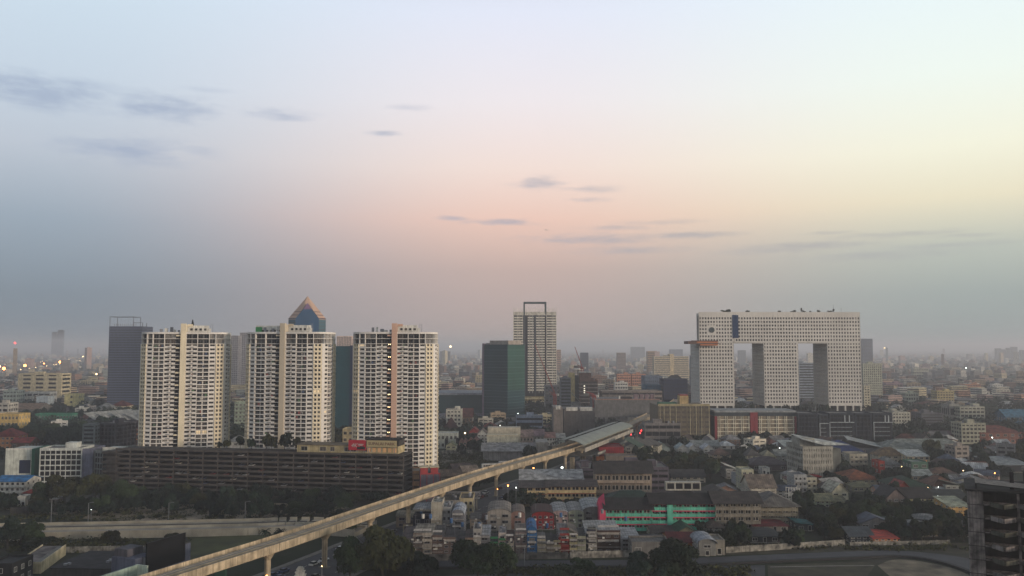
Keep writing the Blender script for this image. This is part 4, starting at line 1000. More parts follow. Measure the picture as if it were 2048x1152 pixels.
# tower cranes
def crane(px, yt, d, jib, label, hrow, jtop=None):
    x = Xof(px, d); RC = mat('crane_red', (.30, .045, .03), .6); h = zof(hrow, d); r = thing('tower_crane', label, 'crane', (x, d, 0), math.radians(-20))
    m = MB(); s = 1.2
    for (a, c) in ((-s, -s), (s, -s), (s, s), (-s, s)): m.bar((a, c, 0), (a, c, h), .28, RC, 4)
    k = 0.0; i = 0
    C = ((-s, -s), (s, -s), (s, s), (-s, s))
    while k < h - 3:
        for q in range(4):
            a, b_ = C[q], C[(q + 1) % 4]
            if i % 2: a, b_ = b_, a
            m.bar((*a, k), (*b_, k + 3), .16, RC, 3); m.bar((*a, k), (*C[(q + (0 if i % 2 else 1)) % 4], k), .13, RC, 3)
        k += 3; i += 1
    m.build('mast', r); m = MB(); m.box(-2, 2, -2, 2, h, h + 2.2, RC); m.box(1, 4, -1.2, 1.2, h + .2, h + 2.4, WHITE); m.build('cab', r)
    m = MB(); e = Vector((jib[0], 0, h + jib[1])); o = Vector((0, 0, h + 2))
    for (y, z) in ((-.9, 0), (.9, 0), (0, 1.3)): m.bar(o + Vector((0, y, z)), e + Vector((0, y * .3, z * .3)), .22, RC, 4)
    for k in range(14):
        a = o.lerp(e, k / 14); c = o.lerp(e, (k + 1) / 14); m.bar(a + Vector((0, -.8, 0)), c + Vector((0, 0, 1.2 * (1 - k / 20))), .1, RC, 3); m.bar(a + Vector((0, .8, 0)), c + Vector((0, 0, 1.2 * (1 - k / 20))), .1, RC, 3)
    m.bar((0, 0, h + 2), (-6, 0, h + 5), .4, RC, 4); m.bar((-6, 0, h + 5), e.lerp(o, .2), .06, DARK, 3); m.box(-10, -5, -1.5, 1.5, h + 1.2, h + 4, CONC); m.bar(o, (-8, 0, h + 2), .5, RC, 4); m.build('jib', r)
crane(1165, 0, 1010, (-9, 26), 'red tower crane with steeply raised jib standing over the brown and white office', 738)
crane(1110, 0, 905, (-22, 54), 'red tower crane mast left of the grey windowless blocks', 792)
crane(1189, 0, 800, (-8, 5), 'stubby red tower crane mast right of the grey windowless blocks', 795)
# ruined unfinished tower at the right edge
def ruin():
    d = 196; x0, y0 = Xof(1950, d), d; r = thing('unfinished_tower', 'stained unfinished concrete tower with zigzag balconies at the right edge', 'ruined tower', (x0, y0, 0), math.radians(-27)); zt = zof(962, d)
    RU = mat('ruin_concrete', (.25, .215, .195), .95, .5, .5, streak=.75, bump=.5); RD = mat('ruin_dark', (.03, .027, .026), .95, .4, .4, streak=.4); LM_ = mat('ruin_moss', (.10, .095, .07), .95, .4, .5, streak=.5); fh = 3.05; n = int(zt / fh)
    W = 22; D = 18
    for i in range(n):
        m = MB(); z = i * fh; 
        m.box(-.02, 3.0, 0.0, .35, z + .06, z + fh - .06, RU); m.build('wall_panel', r)
        m = MB(); m.box(.05, W, .3, D, z - .12, z + .14, RU); m.build('floor_slab', r)
        m = MB(); m.box(-.3, 3.1, -.1, .4, z - .06, z + .05, RD); m.build('joint', r)
        for k in range(3):     # zigzag balcony fronts
            xx = 4.4 + k * 5.6; P = [(xx, .2), (xx + 2.2, -2.8), (xx + 2.4, -2.8), (xx + 4.8, .2)]
            for (a, b_) in ((P[0], P[1]), (P[2], P[3])):
                t = (Vector(b_) - Vector(a)).normalized(); nn = Vector((t.y, -t.x)); q = MB(); L = (Vector(b_) - Vector(a)).length
                q.obox(a, t, nn, 0, L, -.14, .1, z - .25, z + .75, LM_ if (i + k) % 2 else RU); q.build('balcony_front', r)
            q = MB(); q.prism([P[0], P[1], P[2], P[3]], z, z + .15, RD); q.build('balcony_slab', r)
        m = MB(); [m.box(x, x + .5, .6, 1.2, z + .14, z + fh - .12, RU) for x in (9.6, 15.2, 21)]; m.build('column', r)
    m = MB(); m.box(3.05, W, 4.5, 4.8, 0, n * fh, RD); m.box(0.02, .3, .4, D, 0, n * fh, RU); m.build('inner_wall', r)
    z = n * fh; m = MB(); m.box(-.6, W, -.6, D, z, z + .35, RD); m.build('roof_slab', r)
    m = MB(); m.face([(1.5, .5, z + 1.7), (W, .5, z + .5), (W, 4, z + 1.0), (1.5, 4, z + 2.4)], wall((120, 116, 110))); m.face([(1.5, .5, z + 1.5), (1.5, 4, z + 2.2), (W, 4, z + .8), (W, .5, z + .3)], DARK); m.box(1.5, 1.8, .6, 3.9, z + .3, z + 1.6, RD); m.build('sheet_roof', r)
    m = MB(); m.box(8.5, 9.3, 3.5, 4.3, z, z + 4.2, RD); m.box(12, W, 5, D, z, z + 3.1, RD); m.build('roof_hut', r)
ruin()
# ------------------------------------------------------------------ buildings placed from the photograph: (x0, x1, top, ground row, depth, ...)
BW, WH, CR, YE, PK, GY, BR, SA = (170, 168, 160), (196, 192, 182), (186, 172, 138), (190, 160, 96), (178, 140, 128), (120, 118, 116), (110, 84, 66), (186, 132, 106)
rG, rD, rR, rB, rT, rGr, rS = (112, 112, 108), (52, 50, 48), (110, 38, 30), (84, 60, 48), (150, 148, 140), (40, 62, 46), (170, 172, 174)
# far left
block(34, 121, 747, 806, 26, 'cream seven-storey hospital block with grouped window bands at the far left', CR, 7, 3, sh=.5, pw=7, name='hospital')
block(40, 100, 784, 812, 16, 'low white front wing before the cream hospital block', WH, 2, 5, sh=.5, pw=1.5, kit=False)
block(72, 95, 793, 822, 14, 'blank pale blue house front below the cream hospital block', (150, 160, 165), 3, 2, sh=.8, pw=3, kit=False, name='house_block')
block(5, 32, 781, 815, 18, 'pale grey-green block left of the cream hospital block', (140, 150, 142), 4, 4, sh=.55, pw=1)
house(0, 75, 806, 836, 30, 'long low shed with a faded brown roof at the far left', (110, 104, 96), (118, 96, 78), 'gable', 1, 6, 'shed')
house(128, 156, 789, 820, 14, 'pale yellow blank-walled block with a dull pink roof', (198, 186, 130), (120, 80, 76), 'flat', 3, 1, 'block')
house(156, 178, 792, 818, 14, 'small grey house beside the pale yellow block', BW, rG, 'hip', 2, 3)
block(214, 292, 787, 822, 14, 'long white four-storey school with recessed bays and a roof cupola at the far left', (176, 172, 150), 4, 7, sh=.35, pw=1.2, name='school_building')
r = THINGS[-1]; m = MB(); m.box(-16, -10, 3, 9, 18, 23, CREAM); m.face([(-17, 2, 23), (-9, 2, 23), (-13, 6, 27)], CREAM); m.face([(-9, 2, 23), (-9, 10, 23), (-13, 6, 27)], CREAM); m.face([(-17, 10, 23), (-17, 2, 23), (-13, 6, 27)], CREAM); m.build('cupola', r)
house(222, 253, 801, 830, 16, 'cream two-storey house with rust red hip roof left of the first condominium tower', CR, (84, 40, 34), 'hip', 2, 4, balcony=True)
house(192, 222, 806, 834, 14, 'white house with grey hip roof and arched porch left of the first condominium tower', WH, rG, 'hip', 2, 3, balcony=True)
house(70, 143, 829, 850, 12, 'long low bright green school building among dark trees', (52, 120, 92), (46, 88, 76), 'flat', 2, 12, 'school_building')
for k in range(5): house(163 + k * 27, 196 + k * 27, 826 + (k % 2), 860 - k, 52, None, (90, 90, 92), rT, 'monox', 1, 1, 'shed', rf=.42, desc='grey sloping-roof shed', group='row of grey sheds on the left', yaw=-24, wave=.8)
house(-14, 36, 830, 868, 18, 'mustard yellow block at the left edge', YE, (150, 130, 90), 'flat', 3, 7, 'apartment_block')
block(-10, 15, 806, 858, 16, 'pale tower block cut by the left edge', (165, 160, 150), 5, 2, sh=.5, pw=1.2)
house(-16, 27, 856, 900, 18, 'orange block with red hip roof cut by the left edge', (190, 128, 84), rR, 'hip', 3, 5, 'apartment_block')
house(22, 60, 874, 902, 12, 'small house with a bright rust gable roof near the left edge', BR, (130, 46, 36), 'gable', 1, 3)
block(163, 188, 848, 915, 12, 'narrow pale end of the dark balconied apartments', (110, 116, 116), 8, 1, sh=.5, pw=1, kit=False)
block(188, 232, 846, 913, 26, 'dark apartment block with thin white balcony grid and a brown stair tower', (70, 68, 72), 8, 5, sh=.22, pw=.35, rec=1.0, glass=GL3, yaw=-12)
block(228, 292, 856, 905, 16, 'orange and cream apartments with brown tiled roof left of the first condominium tower', (176, 122, 82), 4, 6, sh=.35, pw=1.6, kit=False)
r = THINGS[-1]; w, dp, h = r['_d']; pitched(r, w, dp, h + 1, 4, roofm((78, 44, 34)), 'gable', name='tiled_roof')
# white modern apartments
NVY = mat('navy_panel2', (.012, .018, .045), .5); GRW = mat('green_wall', (.02, .10, .055), .8)
r, gx, gy, w = root_at('modern_apartments', 'left wing of the white modern apartments with a navy panel and green edge', 'building', 10, 66, 972, 20, 6)
hh = zof(900, gy); m = MB(); m.box(-w / 2, w / 2 - 1.6, 0, 20, 0, hh, wall((188, 190, 178))); m.box(-w / 2, w / 2 - 1.6, -.02, .3, hh, hh + 1, WHITE); m.build('wall', r)
m = MB(); m.box(-w * .02, w * .36, -.08, .1, hh * .35, hh * .72, NVY); m.build('navy_panel', r); m = MB(); m.box(w / 2 - 1.55, w / 2, -.3, 18, 0, hh + .6, GRW); m.build('green_wall', r)
block(78, 160, 896, 975, 16, 'middle wing of the white modern apartments with a grid of glazed balconies', (188, 190, 182), 7, 8, sh=.2, pw=.3, rec=.4, yaw=4)
block(160, 183, 897, 974, 17, 'plain slate grey stair slab of the white modern apartments', (104, 106, 122), 1, 1, sh=.97, kit=False, pw=1.5, yaw=4)
block(184, 206, 901, 974, 26, 'recessed dark wing of the white modern apartments', (120, 124, 122), 6, 3, sh=.2, pw=.3, yaw=-22, kit=False)
r, gx, gy, w = root_at('modern_apartments', 'right wing of the white modern apartments with a navy panel beside the parking garage', 'building', 203, 233, 972, 15, 3)
hh = zof(898, gy); m = MB(); m.box(-w / 2, w / 2, 0, 14, 0, hh, wall((192, 192, 180))); m.box(-w / 2, w / 2, -.02, .3, hh, hh + 1, WHITE); m.build('wall', r)
m = MB(); m.box(-w * .5, w * .2, -.08, .1, hh * .42, hh * .78, NVY); m.build('navy_panel', r)
house(-12, 50, 950, 996, 14, 'white three-storey building with bright blue roof at the left edge', WH, (42, 104, 150), 'gable', 3, 6, 'shop_building', rf=.2, balcony=True)
house(46, 84, 972, 1003, 12, 'low house with orange-red hip roof left of the big trees', (120, 100, 90), (130, 42, 28), 'hip', 1, 3)
house(34, 50, 996, 1014, 6, 'small white kiosk left of the big trees', WH, WH, 'flat', 1, 2, 'kiosk')
house(98, 116, 990, 1008, 6, 'little white-roofed shelter under the big trees on the left', GY, rS, 'mono', 1, 1, 'shelter')
# between the towers
house(1094 - 640, 1094 - 606, 870, 905, 14, 'pale hall with light roof glimpsed between the left and middle towers', BW, rG, 'hip', 2, 3, 'hall')
house(468, 492, 806, 870, 12, 'green and white apartment block squeezed left of the middle tower', (150, 160, 140), (110, 120, 100), 'flat', 8, 3, 'apartment_block', balcony=True)
house(684, 706, 860, 940, 12, 'small cream block left of the rightmost condominium tower', CR, CR, 'flat', 6, 2, 'apartment_block')
# middle
r, gx, gy, w = root_at('market_hall', 'long dark green glazed hall with silver roof edge behind the white apartments', 'hall', 868, 968, 842, 60)
m = MB(); hh = zof(786, gy); m.box(-w / 2, w / 2, 0, 60, 0, hh - 2, mat('hall_glass', (.015, .045, .05), .5)); m.build('wall', r); m = MB(); m.box(-w / 2 - 2, w / 2 + 2, -2, 62, hh - 2, hh, wall((130, 134, 140))); m.box(-w / 2 - 6, w / 2 + 4, -10, -1, 6, 8.2, wall((112, 112, 122))); m.build('roof', r)
house(892, 945, 816, 862, 16, 'long faded red-brown roofed shed left of the green glass tower', BR, (84, 50, 46), 'gable', 2, 8, 'shed')
block(892, 923, 819, 870, 14, 'white six-storey apartments behind a maroon-roofed house', (192, 186, 170), 6, 4, sh=.5, pw=1.2, kit=True)
house(886, 916, 834, 872, 18, 'house with tall maroon pyramid roof and pink base', (150, 62, 58), (74, 48, 46), 'hip', 2, 4, rf=.62)
house(968, 992, 844, 868, 12, 'small pink house with orange-red hip roof', PK, (122, 54, 40), 'hip', 2, 3)
house(873, 915, 868, 898, 14, 'white house with two tall dark arches right of the rightmost tower', (170, 172, 162), BW, 'flat', 2, 5)
r = THINGS[-1]
for x in (-1.5, 6.5): m = MB(); m.prism([(x, -.12), (x + 2.2, -.12), (x + 2.2, -.02), (x, -.02)], 1, 7.2, GL3); m.bar((x + 1.1, -.12, 7.2), (x + 1.1, -.02, 7.2), 1.1, GL3, 14); m.build('arched_window', r)
house(892, 912, 884, 905, 10, 'little cream house with mossy roof under the white arched house', (176, 172, 140), (84, 90, 62), 'gabley', 2, 2)
for k, (a, c, t) in enumerate(((918, 926, 878), (926, 934, 878), (936, 946, 876), (946, 958, 874))): house(a, c, t, 897, 10, None, PK, (110, 66, 60), 'gabley', 2, 1, desc='narrow pink gabled rowhouse', group='pink rowhouses')
house(938, 958, 855, 882, 12, 'red shophouse behind the pink rowhouses', (140, 50, 44), (110, 44, 38), 'gabley', 3, 2, 'shophouse')
house(955, 975, 858, 888, 12, 'white shophouse with a row of little gables', WH, (96, 84, 76), 'gabley', 3, 3, 'shophouse')
# arched white building
r, gx, gy, w = root_at('arcade_building', 'white two-storey building with rows of dark half-round windows above the grey warehouse', 'building', 974, 1036, 905, 16)
hh = zof(872, gy); m = MB(); m.box(-w / 2, w / 2, 0, 16, 0, hh, wall((196, 190, 168))); m.box(-w / 2 - .2, w / 2 + .2, -.2, 16.2, hh - .1, hh + .5, CREAM); m.box(-w / 2, w / 2 + 2, 16.3, 26, 0, hh + 4.5, wall((176, 168, 150))); m.build('wall', r)
for i in range(3):
    for k in range(8): x = -w / 2 + w * (k * .12 + .07 + (k // 2) * .015); q = MB(); q.prism([(x - .9, -.06), (x + .9, -.06), (x + .9, .02), (x - .9, .02)], hh - 5.6 - i * 3.2, hh - 5.0 - i * 3.2, GL3); q.prism([(x - .62, -.07), (x + .62, -.07), (x + .62, .02), (x - .62, .02)], hh - 5.0 - i * 3.2, hh - 4.45 - i * 3.2, GL3); q.build('window', r)
for (a, c, t, y, col, rc, l) in ((1040, 1066, 859, 897, (150, 134, 124), (128, 110, 104), 'dull pink flat-topped shop right of the white arcade building'), (1060, 1088, 858, 893, GY, (110, 92, 96), 'mauve-roofed workshop left of the station'),
        (1088, 1110, 864, 892, WH, (150, 110, 100), 'small white house with red base left of the station roof'), (1108, 1130, 866, 890, (160, 170, 160), rT, 'pale green-white house left of the station roof')): house(a, c, t, y, 14, l, col, rc, 'gable', 2, 4)
# grey warehouse
r, gx, gy, w = root_at('warehouse', 'long grey warehouse with ribbed pitched metal roof beside the viaduct', 'warehouse', 966, 1072, 921, 24)
eh = zof(902, gy); m = MB(); m.box(-w / 2, w / 2, 0, 24, 0, eh, wall((138, 136, 134))); m.build('wall', r); pitched(r, w, 24, eh, zof(885, gy + 12) - eh, roofm((138, 134, 130), .5), 'gable', 1.5, wall((120, 118, 116)))
for k in range(5): m = MB(); x = -w / 2 + 4 + k * w / 5; m.bar((x, -1.4, eh + .15), (x, 12, zof(885, gy + 12) + .15), .14, METAL, 4); m.build('roof_rib', r)
for x in (w * .32, w * .44): add_window(r, x, 0, 2.4, 1.4, 1.5)
m = MB(); m.box(w / 2 + .1, w / 2 + 8, -1, 20, 0, zof(884, gy), wall((150, 144, 134))); m.build('annexe', r)
block(1032, 1086, 832, 868, 16, 'pale blue-grey three-storey school building left of the windowless blocks', (132, 142, 158), 3, 1, sh=.45, pw=.6, name='school_building')
# grey windowless blocks
for (a, c, t, y, col, l) in ((1107, 1126, 815, 886, (112, 104, 98), 'pale grey windowless block with a white coping beside the red crane'), (1128, 1190, 818, 880, (88, 84, 82), 'dark grey windowless concrete block beside the red crane')):
    r, gx, gy, w = root_at('windowless_block', l, 'building', a, c, y, 30); hh = zof(t, gy); m = MB(); m.box(-w / 2, w / 2, 0, 30, 0, hh, wall(col)); m.build('wall', r)
    m = MB(); m.box(-w / 2 + 2, -w * .06, -.3, 4, hh - 1.5, hh + 1.3, WHITE); m.box(w * .02, w / 2 - 2, -.3, 4, hh - 1.5, hh + 1.3, WHITE); m.build('coping', r)
house(1090, 1128, 772, 822, 24, 'grey office half hidden behind the slender tower base', GY, GY, 'flat', 6, 5, 'apartment_block')
block(1122, 1142, 756, 830, 20, 'blue-grey striped block left of the cream stair tower', (104, 108, 114), 11, 1, sh=.5, pw=.4)
block(1139, 1150, 746, 828, 18, 'tall narrow cream stair tower left of the brown and white office', (190, 172, 118), 1, 1, sh=.98, pw=1, kit=False)
block(1150, 1160, 752, 826, 18, 'dark glazed slot between the cream stair tower and brown office', (60, 60, 66), 10, 1, sh=.2, pw=.3, kit=False)
block(1160, 1196, 760, 828, 24, 'brown office with white floor bands and four lit windows', (118, 84, 68), 9, 2, sh=.2, pw=.8, sp=wall((180, 166, 150)), glass=mat('brown_glass', (.07, .04, .03), .6))
r = THINGS[-1]; w, dp, h = r['_d']
for k in range(4): m = MB(); m.box(-w * .28, -w * .28 + 1.4, .1, .35, h * .62 + k * 2.6, h * .62 + 1.2 + k * 2.6, mat('bright_window', (1, .9, .7), .5, emit=(1, .9, .7), estr=1.6)); m.build('lit_window', r)
m = MB(); m.box(-w / 2, w * .15, 4, 16, h, h + 9, wall((120, 90, 76))); m.box(-w / 2 - .3, w * .15 + .3, 3.6, 16.4, h + 9, h + 10, WHITE); m.build('penthouse', r)
r = thing('saucer_roof', 'thin white disc roof hovering above the cream stair tower', 'roof pavilion', (Xof(1157, 1150), 1150, 0)); m = MB(); m.bar((0, 0, zof(739, 1150)), (0, 0, zof(738, 1150) + .6), 7, WHITE, 24); m.bar((0, 0, 0), (0, 0, zof(739, 1150)), 1.5, CONC, 8); m.build('disc', r)
house(1146, 1162, 786, 838, 30, 'grandstand-like slanted pale roof at the foot of the cream stair tower', (110, 108, 104), rT, 'monox', 2, 2, 'shed', rf=.4)
block(1204, 1325, 782, 826, 30, 'long low terraced pale building behind the grey mall wall', (142, 128, 116), 4, 8, sh=.45, pw=.4, kit=False, name='grandstand')
r, gx, gy, w = root_at('mall', 'very wide windowless grey mall wall in the middle distance', 'mall', 1190, 1320, 858, 50)
hh = zof(800, gy); m = MB(); m.box(-w / 2, w / 2, 0, 50, 0, hh, wall((100, 98, 96))); m.box(-w / 2, w / 2, -.05, .4, hh, hh + 1, wall((140, 110, 96))); m.build('wall', r)
m = MB(); [m.box(-w / 2 + 3 + k * 4.6, -w / 2 + 4.6 + k * 4.6, -.1, .05, hh * .22, hh * .4, GL3) for k in range(13) if k not in (4, 5)]; m.build('window', r, kind='stuff')
m = MB(); [m.box(w * .12 + k * 5, w * .12 + 3.4 + k * 5, 4, 9, hh, hh + 5, wall((120, 100, 104))) for k in range(4)]; m.box(-w * .1, w * .08, 3, 9, hh, hh + 2.6, DARK); m.box(-w * .12, -w * .1, 3, 9, hh, hh + 3.4, WHITE); m.build('roof_unit', r)
house(1280, 1322, 833, 866, 18, 'pale low building with white roof at the viaduct bend', GY, rS, 'mono', 2, 4, 'shed')
house(1258, 1278, 838, 864, 10, 'small pale windowless hut at the viaduct bend', (150, 140, 128), (150, 140, 128), 'flat', 1, 1, 'hut')
block(1290, 1362, 846, 893, 16, 'low grey banded office with white balconies before the brown gridded block', (116, 110, 106), 3, 5, sh=.4, pw=.3, near=False)
# right of centre
block(1309, 1378, 713, 768, 26, 'cream striped hotel slab with a blank central shaft left of the three-legged tower', (204, 188, 158), 14, 1, sh=.55, pw=1, name='hotel')
r = THINGS[-1]; w, dp, h = r['_d']; m = MB(); m.box(-3, 5, -.4, 26, 0, h + 6, wall((200, 180, 142))); m.build('central_shaft', r)
block(1235, 1262, 748, 790, 18, 'left half of the salmon apartments', SA, 7, 6, sh=.5, pw=1)
block(1264, 1292, 748, 790, 18, 'right half of the salmon apartments', SA, 7, 6, sh=.5, pw=1)
block(1230, 1256, 765, 796, 16, 'low white block before the salmon apartments', WH, 4, 5, sh=.5, pw=1)
for (a, c, t, y, col, l) in ((1290, 1326, 752, 816, (96, 108, 124), 'grey-blue sheeted building under scaffolding'), (1292, 1322, 770, 820, (44, 92, 116), 'turquoise sheeted lower part of the scaffolded building'), (1328, 1376, 758, 822, (28, 36, 62), 'navy blue box-like building left of the three-legged tower')):
    block(a, c, t, y, 30, l, col, 8, 9, sh=.6, pw=1.2, kit=False, glass=mat('sheet_%d' % a, rgb(*[int(v * .6) for v in col]), .8))
house(1326, 1382, 750, 806, 30, 'black hipped roof building behind the navy box', (60, 60, 62), (34, 36, 38), 'hip', 3, 4, 'hall', rf=.4)
# brown gridded block
BRW = wall((104, 94, 76))
r, gx, gy, w = root_at('brown_gridded_block', 'brown eight-storey block with thin pale vertical ribs and a roof stump', 'building', 1317, 1421, 890, 40)
hh = zof(812, gy); m = MB(); m.box(-w / 2, w / 2, 0, 40, 0, hh, BRW); m.box(-w / 2, w / 2, -.1, .3, hh, hh + 1.6, wall((160, 146, 112))); m.build('wall', r)
for p in (1321, 1329, 1341, 1353, 1381, 1393, 1404, 1419): x = (p - 1369) / 104 * w; m = MB(); m.box(x - .18, x + .18, -.4, 0, 0, hh, wall((180, 168, 136))); m.build('rib', r)
for i in range(8):
    for k in range(9): m = MB(); x = -w / 2 + w * (k + .5) / 9; m.box(x - w / 24, x + w / 24, -.06, .02, i * hh / 8 + hh / 16, i * hh / 8 + hh / 9, mat('brown_slot', (.06, .05, .04), .6)); m.build('window_slot', r)
m = MB(); m.box(-w * .05, w * .12, 6, 16, hh, hh + 7.5, wall((176, 150, 104))); m.box(-w * .04, w * .11, 6.2, 15.8, hh + 7.5, hh + 8.5, mat('red_cap', (.2, .03, .03), .7)); m.box(-w * .45, -w * .1, 8, 16, hh, hh + 2.2, GRW); m.build('roof_stump', r)
# red and white block
r, gx, gy, w = root_at('red_and_white_block', 'long block with a pale window grid between three red panels', 'building', 1430, 1594, 888, 26)
hh = zof(832, gy); WG = wall((214, 204, 180)); RP = mat('red_panel', (.20, .022, .028), .7, .1)
m = MB(); m.box(-w / 2, w / 2, .6, 26, 0, hh, wall((136, 124, 104))); m.box(-w / 2, w / 2, -.1, 26, hh + 2.8, hh + 4.2, wall((140, 142, 140))); m.box(-w / 2 + .3, w / 2 - .3, .2, 25.8, hh, hh + 2.8, mat('attic_dark', (.03, .04, .045), .6)); m.build('wall', r)
sec = ((-.475, -.07), (.03, .475))
for (a, c) in sec:
    for i in range(7): m = MB(); m.box(a * w, c * w, 0, .7, i * hh / 7, i * hh / 7 + .55, WG); m.build('floor_band', r)
    for k in range(5):
        for u in (0, .9): m = MB(); x = a * w + (c - a) * w * (k + .15) / 4.3 + u * 1.6; m.box(x, x + .45, -.05, .75, 0, hh - .1, WG); m.build('rib', r)
for (a, c) in ((-.5, -.47), (-.065, -.02), (-.018, .026), (.478, .5)): m = MB(); m.box(a * w, c * w, -.4, 26.1, 0, hh + (2.8 if abs(a) < .1 else -.2), RP); m.build('red_panel', r)
# dark balconied block
for j, (a, c) in enumerate(((1597, 1637), (1640, 1658), (1660, 1710), (1712, 1745), (1748, 1786))):
    block(a, c, 826 + (j == 1) * 3, 889, 22, ['far left section of the dark balconied block, mostly bare slate wall', 'second section from left of the dark balconied block', 'middle section of the dark balconied block with a white outlined grid', 'second section from right of the dark balconied block', 'far right section of the dark balconied block with white ladder pattern'][j], (46, 52, 60), 7, (6, 2, 6, 4, 4)[j], sh=.22, pw=.3, rec=.9, kit=False, glass=GL3, group='sections of the dark balconied block')
    r = THINGS[-1]; w, dp, h = r['_d']; m = MB(); WL = wall((170, 176, 176))
    if j in (1, 2, 4):
        m.box(-w / 2, -w / 2 + .5, -.35, -.08, 0, h * .72, WL); m.box(-w / 2, w / 2, -.35, -.08, h * .72, h * .72 + .5, WL)
        for i in range(5): m.box(-w / 2, w / 2 - 2, -.3, -.08, i * h * .14, i * h * .14 + .25, WL)
    if j in (2, 4): m.box(w * .1, w * .1 + .7, -.35, -.08, h * .74, h * .96, WL); m.box(w * .28, w * .28 + .7, -.35, -.08, h * .74, h * .96, WL)
    m.build('white_outline', r)
block(1600, 1633, 726, 812, 24, 'pale striped office seen through the gap between two legs of the tower', (140, 148, 156), 16, 1, sh=.5, pw=.5)
block(1728, 1766, 727, 808, 20, 'pale grey-green residential slab right of the three-legged tower', (166, 166, 148), 17, 9, sh=.45, pw=1.3)
block(1729, 1742, 771, 826, 14, 'slim cream block hugging the right leg of the three-legged tower', (190, 182, 158), 10, 2, sh=.5, pw=1.2)
r, w, h = tall(1727, 1747, 678, 2500, 25, 'hazy blue-grey tower beyond the right end of the three-legged tower', 'distant_tower'); lattice(r, w, 25, h, 24, 4, 4, wall((90, 100, 120)))
for k, (a, c, t) in enumerate(((1994, 2003, 697), (2006, 2014, 699), (2016, 2023, 696), (2025, 2036, 694), (2043, 2052, 700))): r, w, h = tall(a, c, t, 5000 + k * 40, 22, None, 'distant_tower'); auto(r, 'faint hazy distant tower', (a + c) / 2, 720, 'hazy towers at far right'); lattice(r, w, 22, h, 24, 3, 3, wall((96, 106, 112)))
for (a, c, t) in ((102, 112, 664), (114, 124, 660)): r, w, h = tall(a, c, t, 7500, 26, None, 'distant_tower'); auto(r, 'very faint distant tower against the dusk haze', (a + c) / 2, 690, 'hazy towers at far left'); lattice(r, w, 26, h, 24, 3, 3, wall((70, 78, 96)))
for (a, c, t, d, col) in ((1114, 1122, 700, 2300, (190, 150, 120)), (1162, 1177, 706, 2300, (70, 78, 100)), (1262, 1290, 694, 5600, (120, 126, 128)), (1296, 1310, 703, 2200, (180, 150, 120)), (1340, 1366, 699, 4600, (100, 108, 128)), (880, 900, 703, 4200, (120, 124, 118)), (1235, 1252, 706, 2600, (160, 140, 130)), (1386, 1400, 712, 1500, (90, 96, 110)), (1478, 1492, 701, 4200, (120, 130, 134))):
    r, w, h = tall(a, c, t, d, 24, None, 'distant_tower'); auto(r, 'hazy mid-rise tower', (a + c) / 2, 715, 'hazy towers on the horizon'); lattice(r, w, 24, h, 14, 4, 4, wall(col))
# right side, middle distance
for (a, c, t, y, dp, l, col, fl, bays) in ((1766, 1788, 828, 868, 14, 'pale grey block joined to the white seven-storey apartments', (130, 130, 126), 5, 3), (1786, 1822, 824, 868, 16, 'white six-storey apartments right of the dark balconied block', (176, 172, 156), 6, 6), (1844, 1888, 826, 862, 20, 'low dark block with white balcony bands left of the far right apartments', (92, 92, 96), 6, 1),
        (1900, 1920, 808, 850, 16, 'tall pale windowless stair block by the far right apartments', (140, 138, 130), 1, 1), (1921, 1971, 813, 852, 16, 'white four-storey slab with dark roof line at the far right', (160, 158, 142), 5, 6), (1924, 1973, 846, 888, 16, 'cream grid-windowed apartments below the far right slab', (156, 152, 132), 5, 6),
        (1875, 1909, 782, 815, 16, 'dull yellow apartments in the haze at the right', (170, 154, 110), 6, 6), (1812, 1838, 786, 812, 14, 'pale low office in the haze right of the residential slab', (150, 156, 140), 3, 5), (1930, 1962, 768, 788, 16, 'long orange-tinted block in the haze at far right', (170, 120, 90), 3, 6), (1772, 1806, 766, 790, 14, 'long mauve block with bright lamps before it in the right haze', (130, 108, 116), 2, 6), (1828, 1858, 737, 756, 16, 'pale cream block high in the right haze', (160, 160, 140), 3, 6)):
    block(a, c, t, y, dp, l, col, fl, bays, sh=.5, pw=.9)
for k in range(6): house(1858 + k * 12, 1870 + k * 12, 861, 884, 10, None, (150, 110, 100), (84, 62, 62), 'gable', 2, 2, desc='narrow red-roofed rowhouse', group='red-roofed rowhouses on the right')
house(1960, 2048, 850, 888, 26, 'large orange-brown roofed villa at the right edge', (130, 84, 70), (100, 50, 40), 'hip', 2, 6)
house(2012, 2060, 818, 858, 20, 'blue-sheeted shed at the right edge', (60, 90, 110), (60, 100, 120), 'gable', 2, 4, 'shed')
house(1768, 1965, 877, 912, 34, 'very long grey hipped-roof shed on the right', (100, 100, 98), (112, 116, 108), 'hip', 1, 8, 'shed', rf=.7)
house(1700, 1775, 880, 908, 30, 'pale sloping metal roof left of the long grey shed', (90, 90, 92), (138, 142, 140), 'monox', 1, 4, 'shed', rf=.6, yaw=-16)
house(1652, 1728, 880, 916, 24, 'dark blue roofed warehouse behind the beige office', (60, 66, 80), (24, 42, 84), 'hip', 1, 4, 'warehouse', rf=.6)
house(1990, 2060, 912, 945, 22, 'dark hall with pale roof edge behind the ruined tower', (40, 42, 44), (120, 126, 126), 'mono', 1, 3, 'hall')
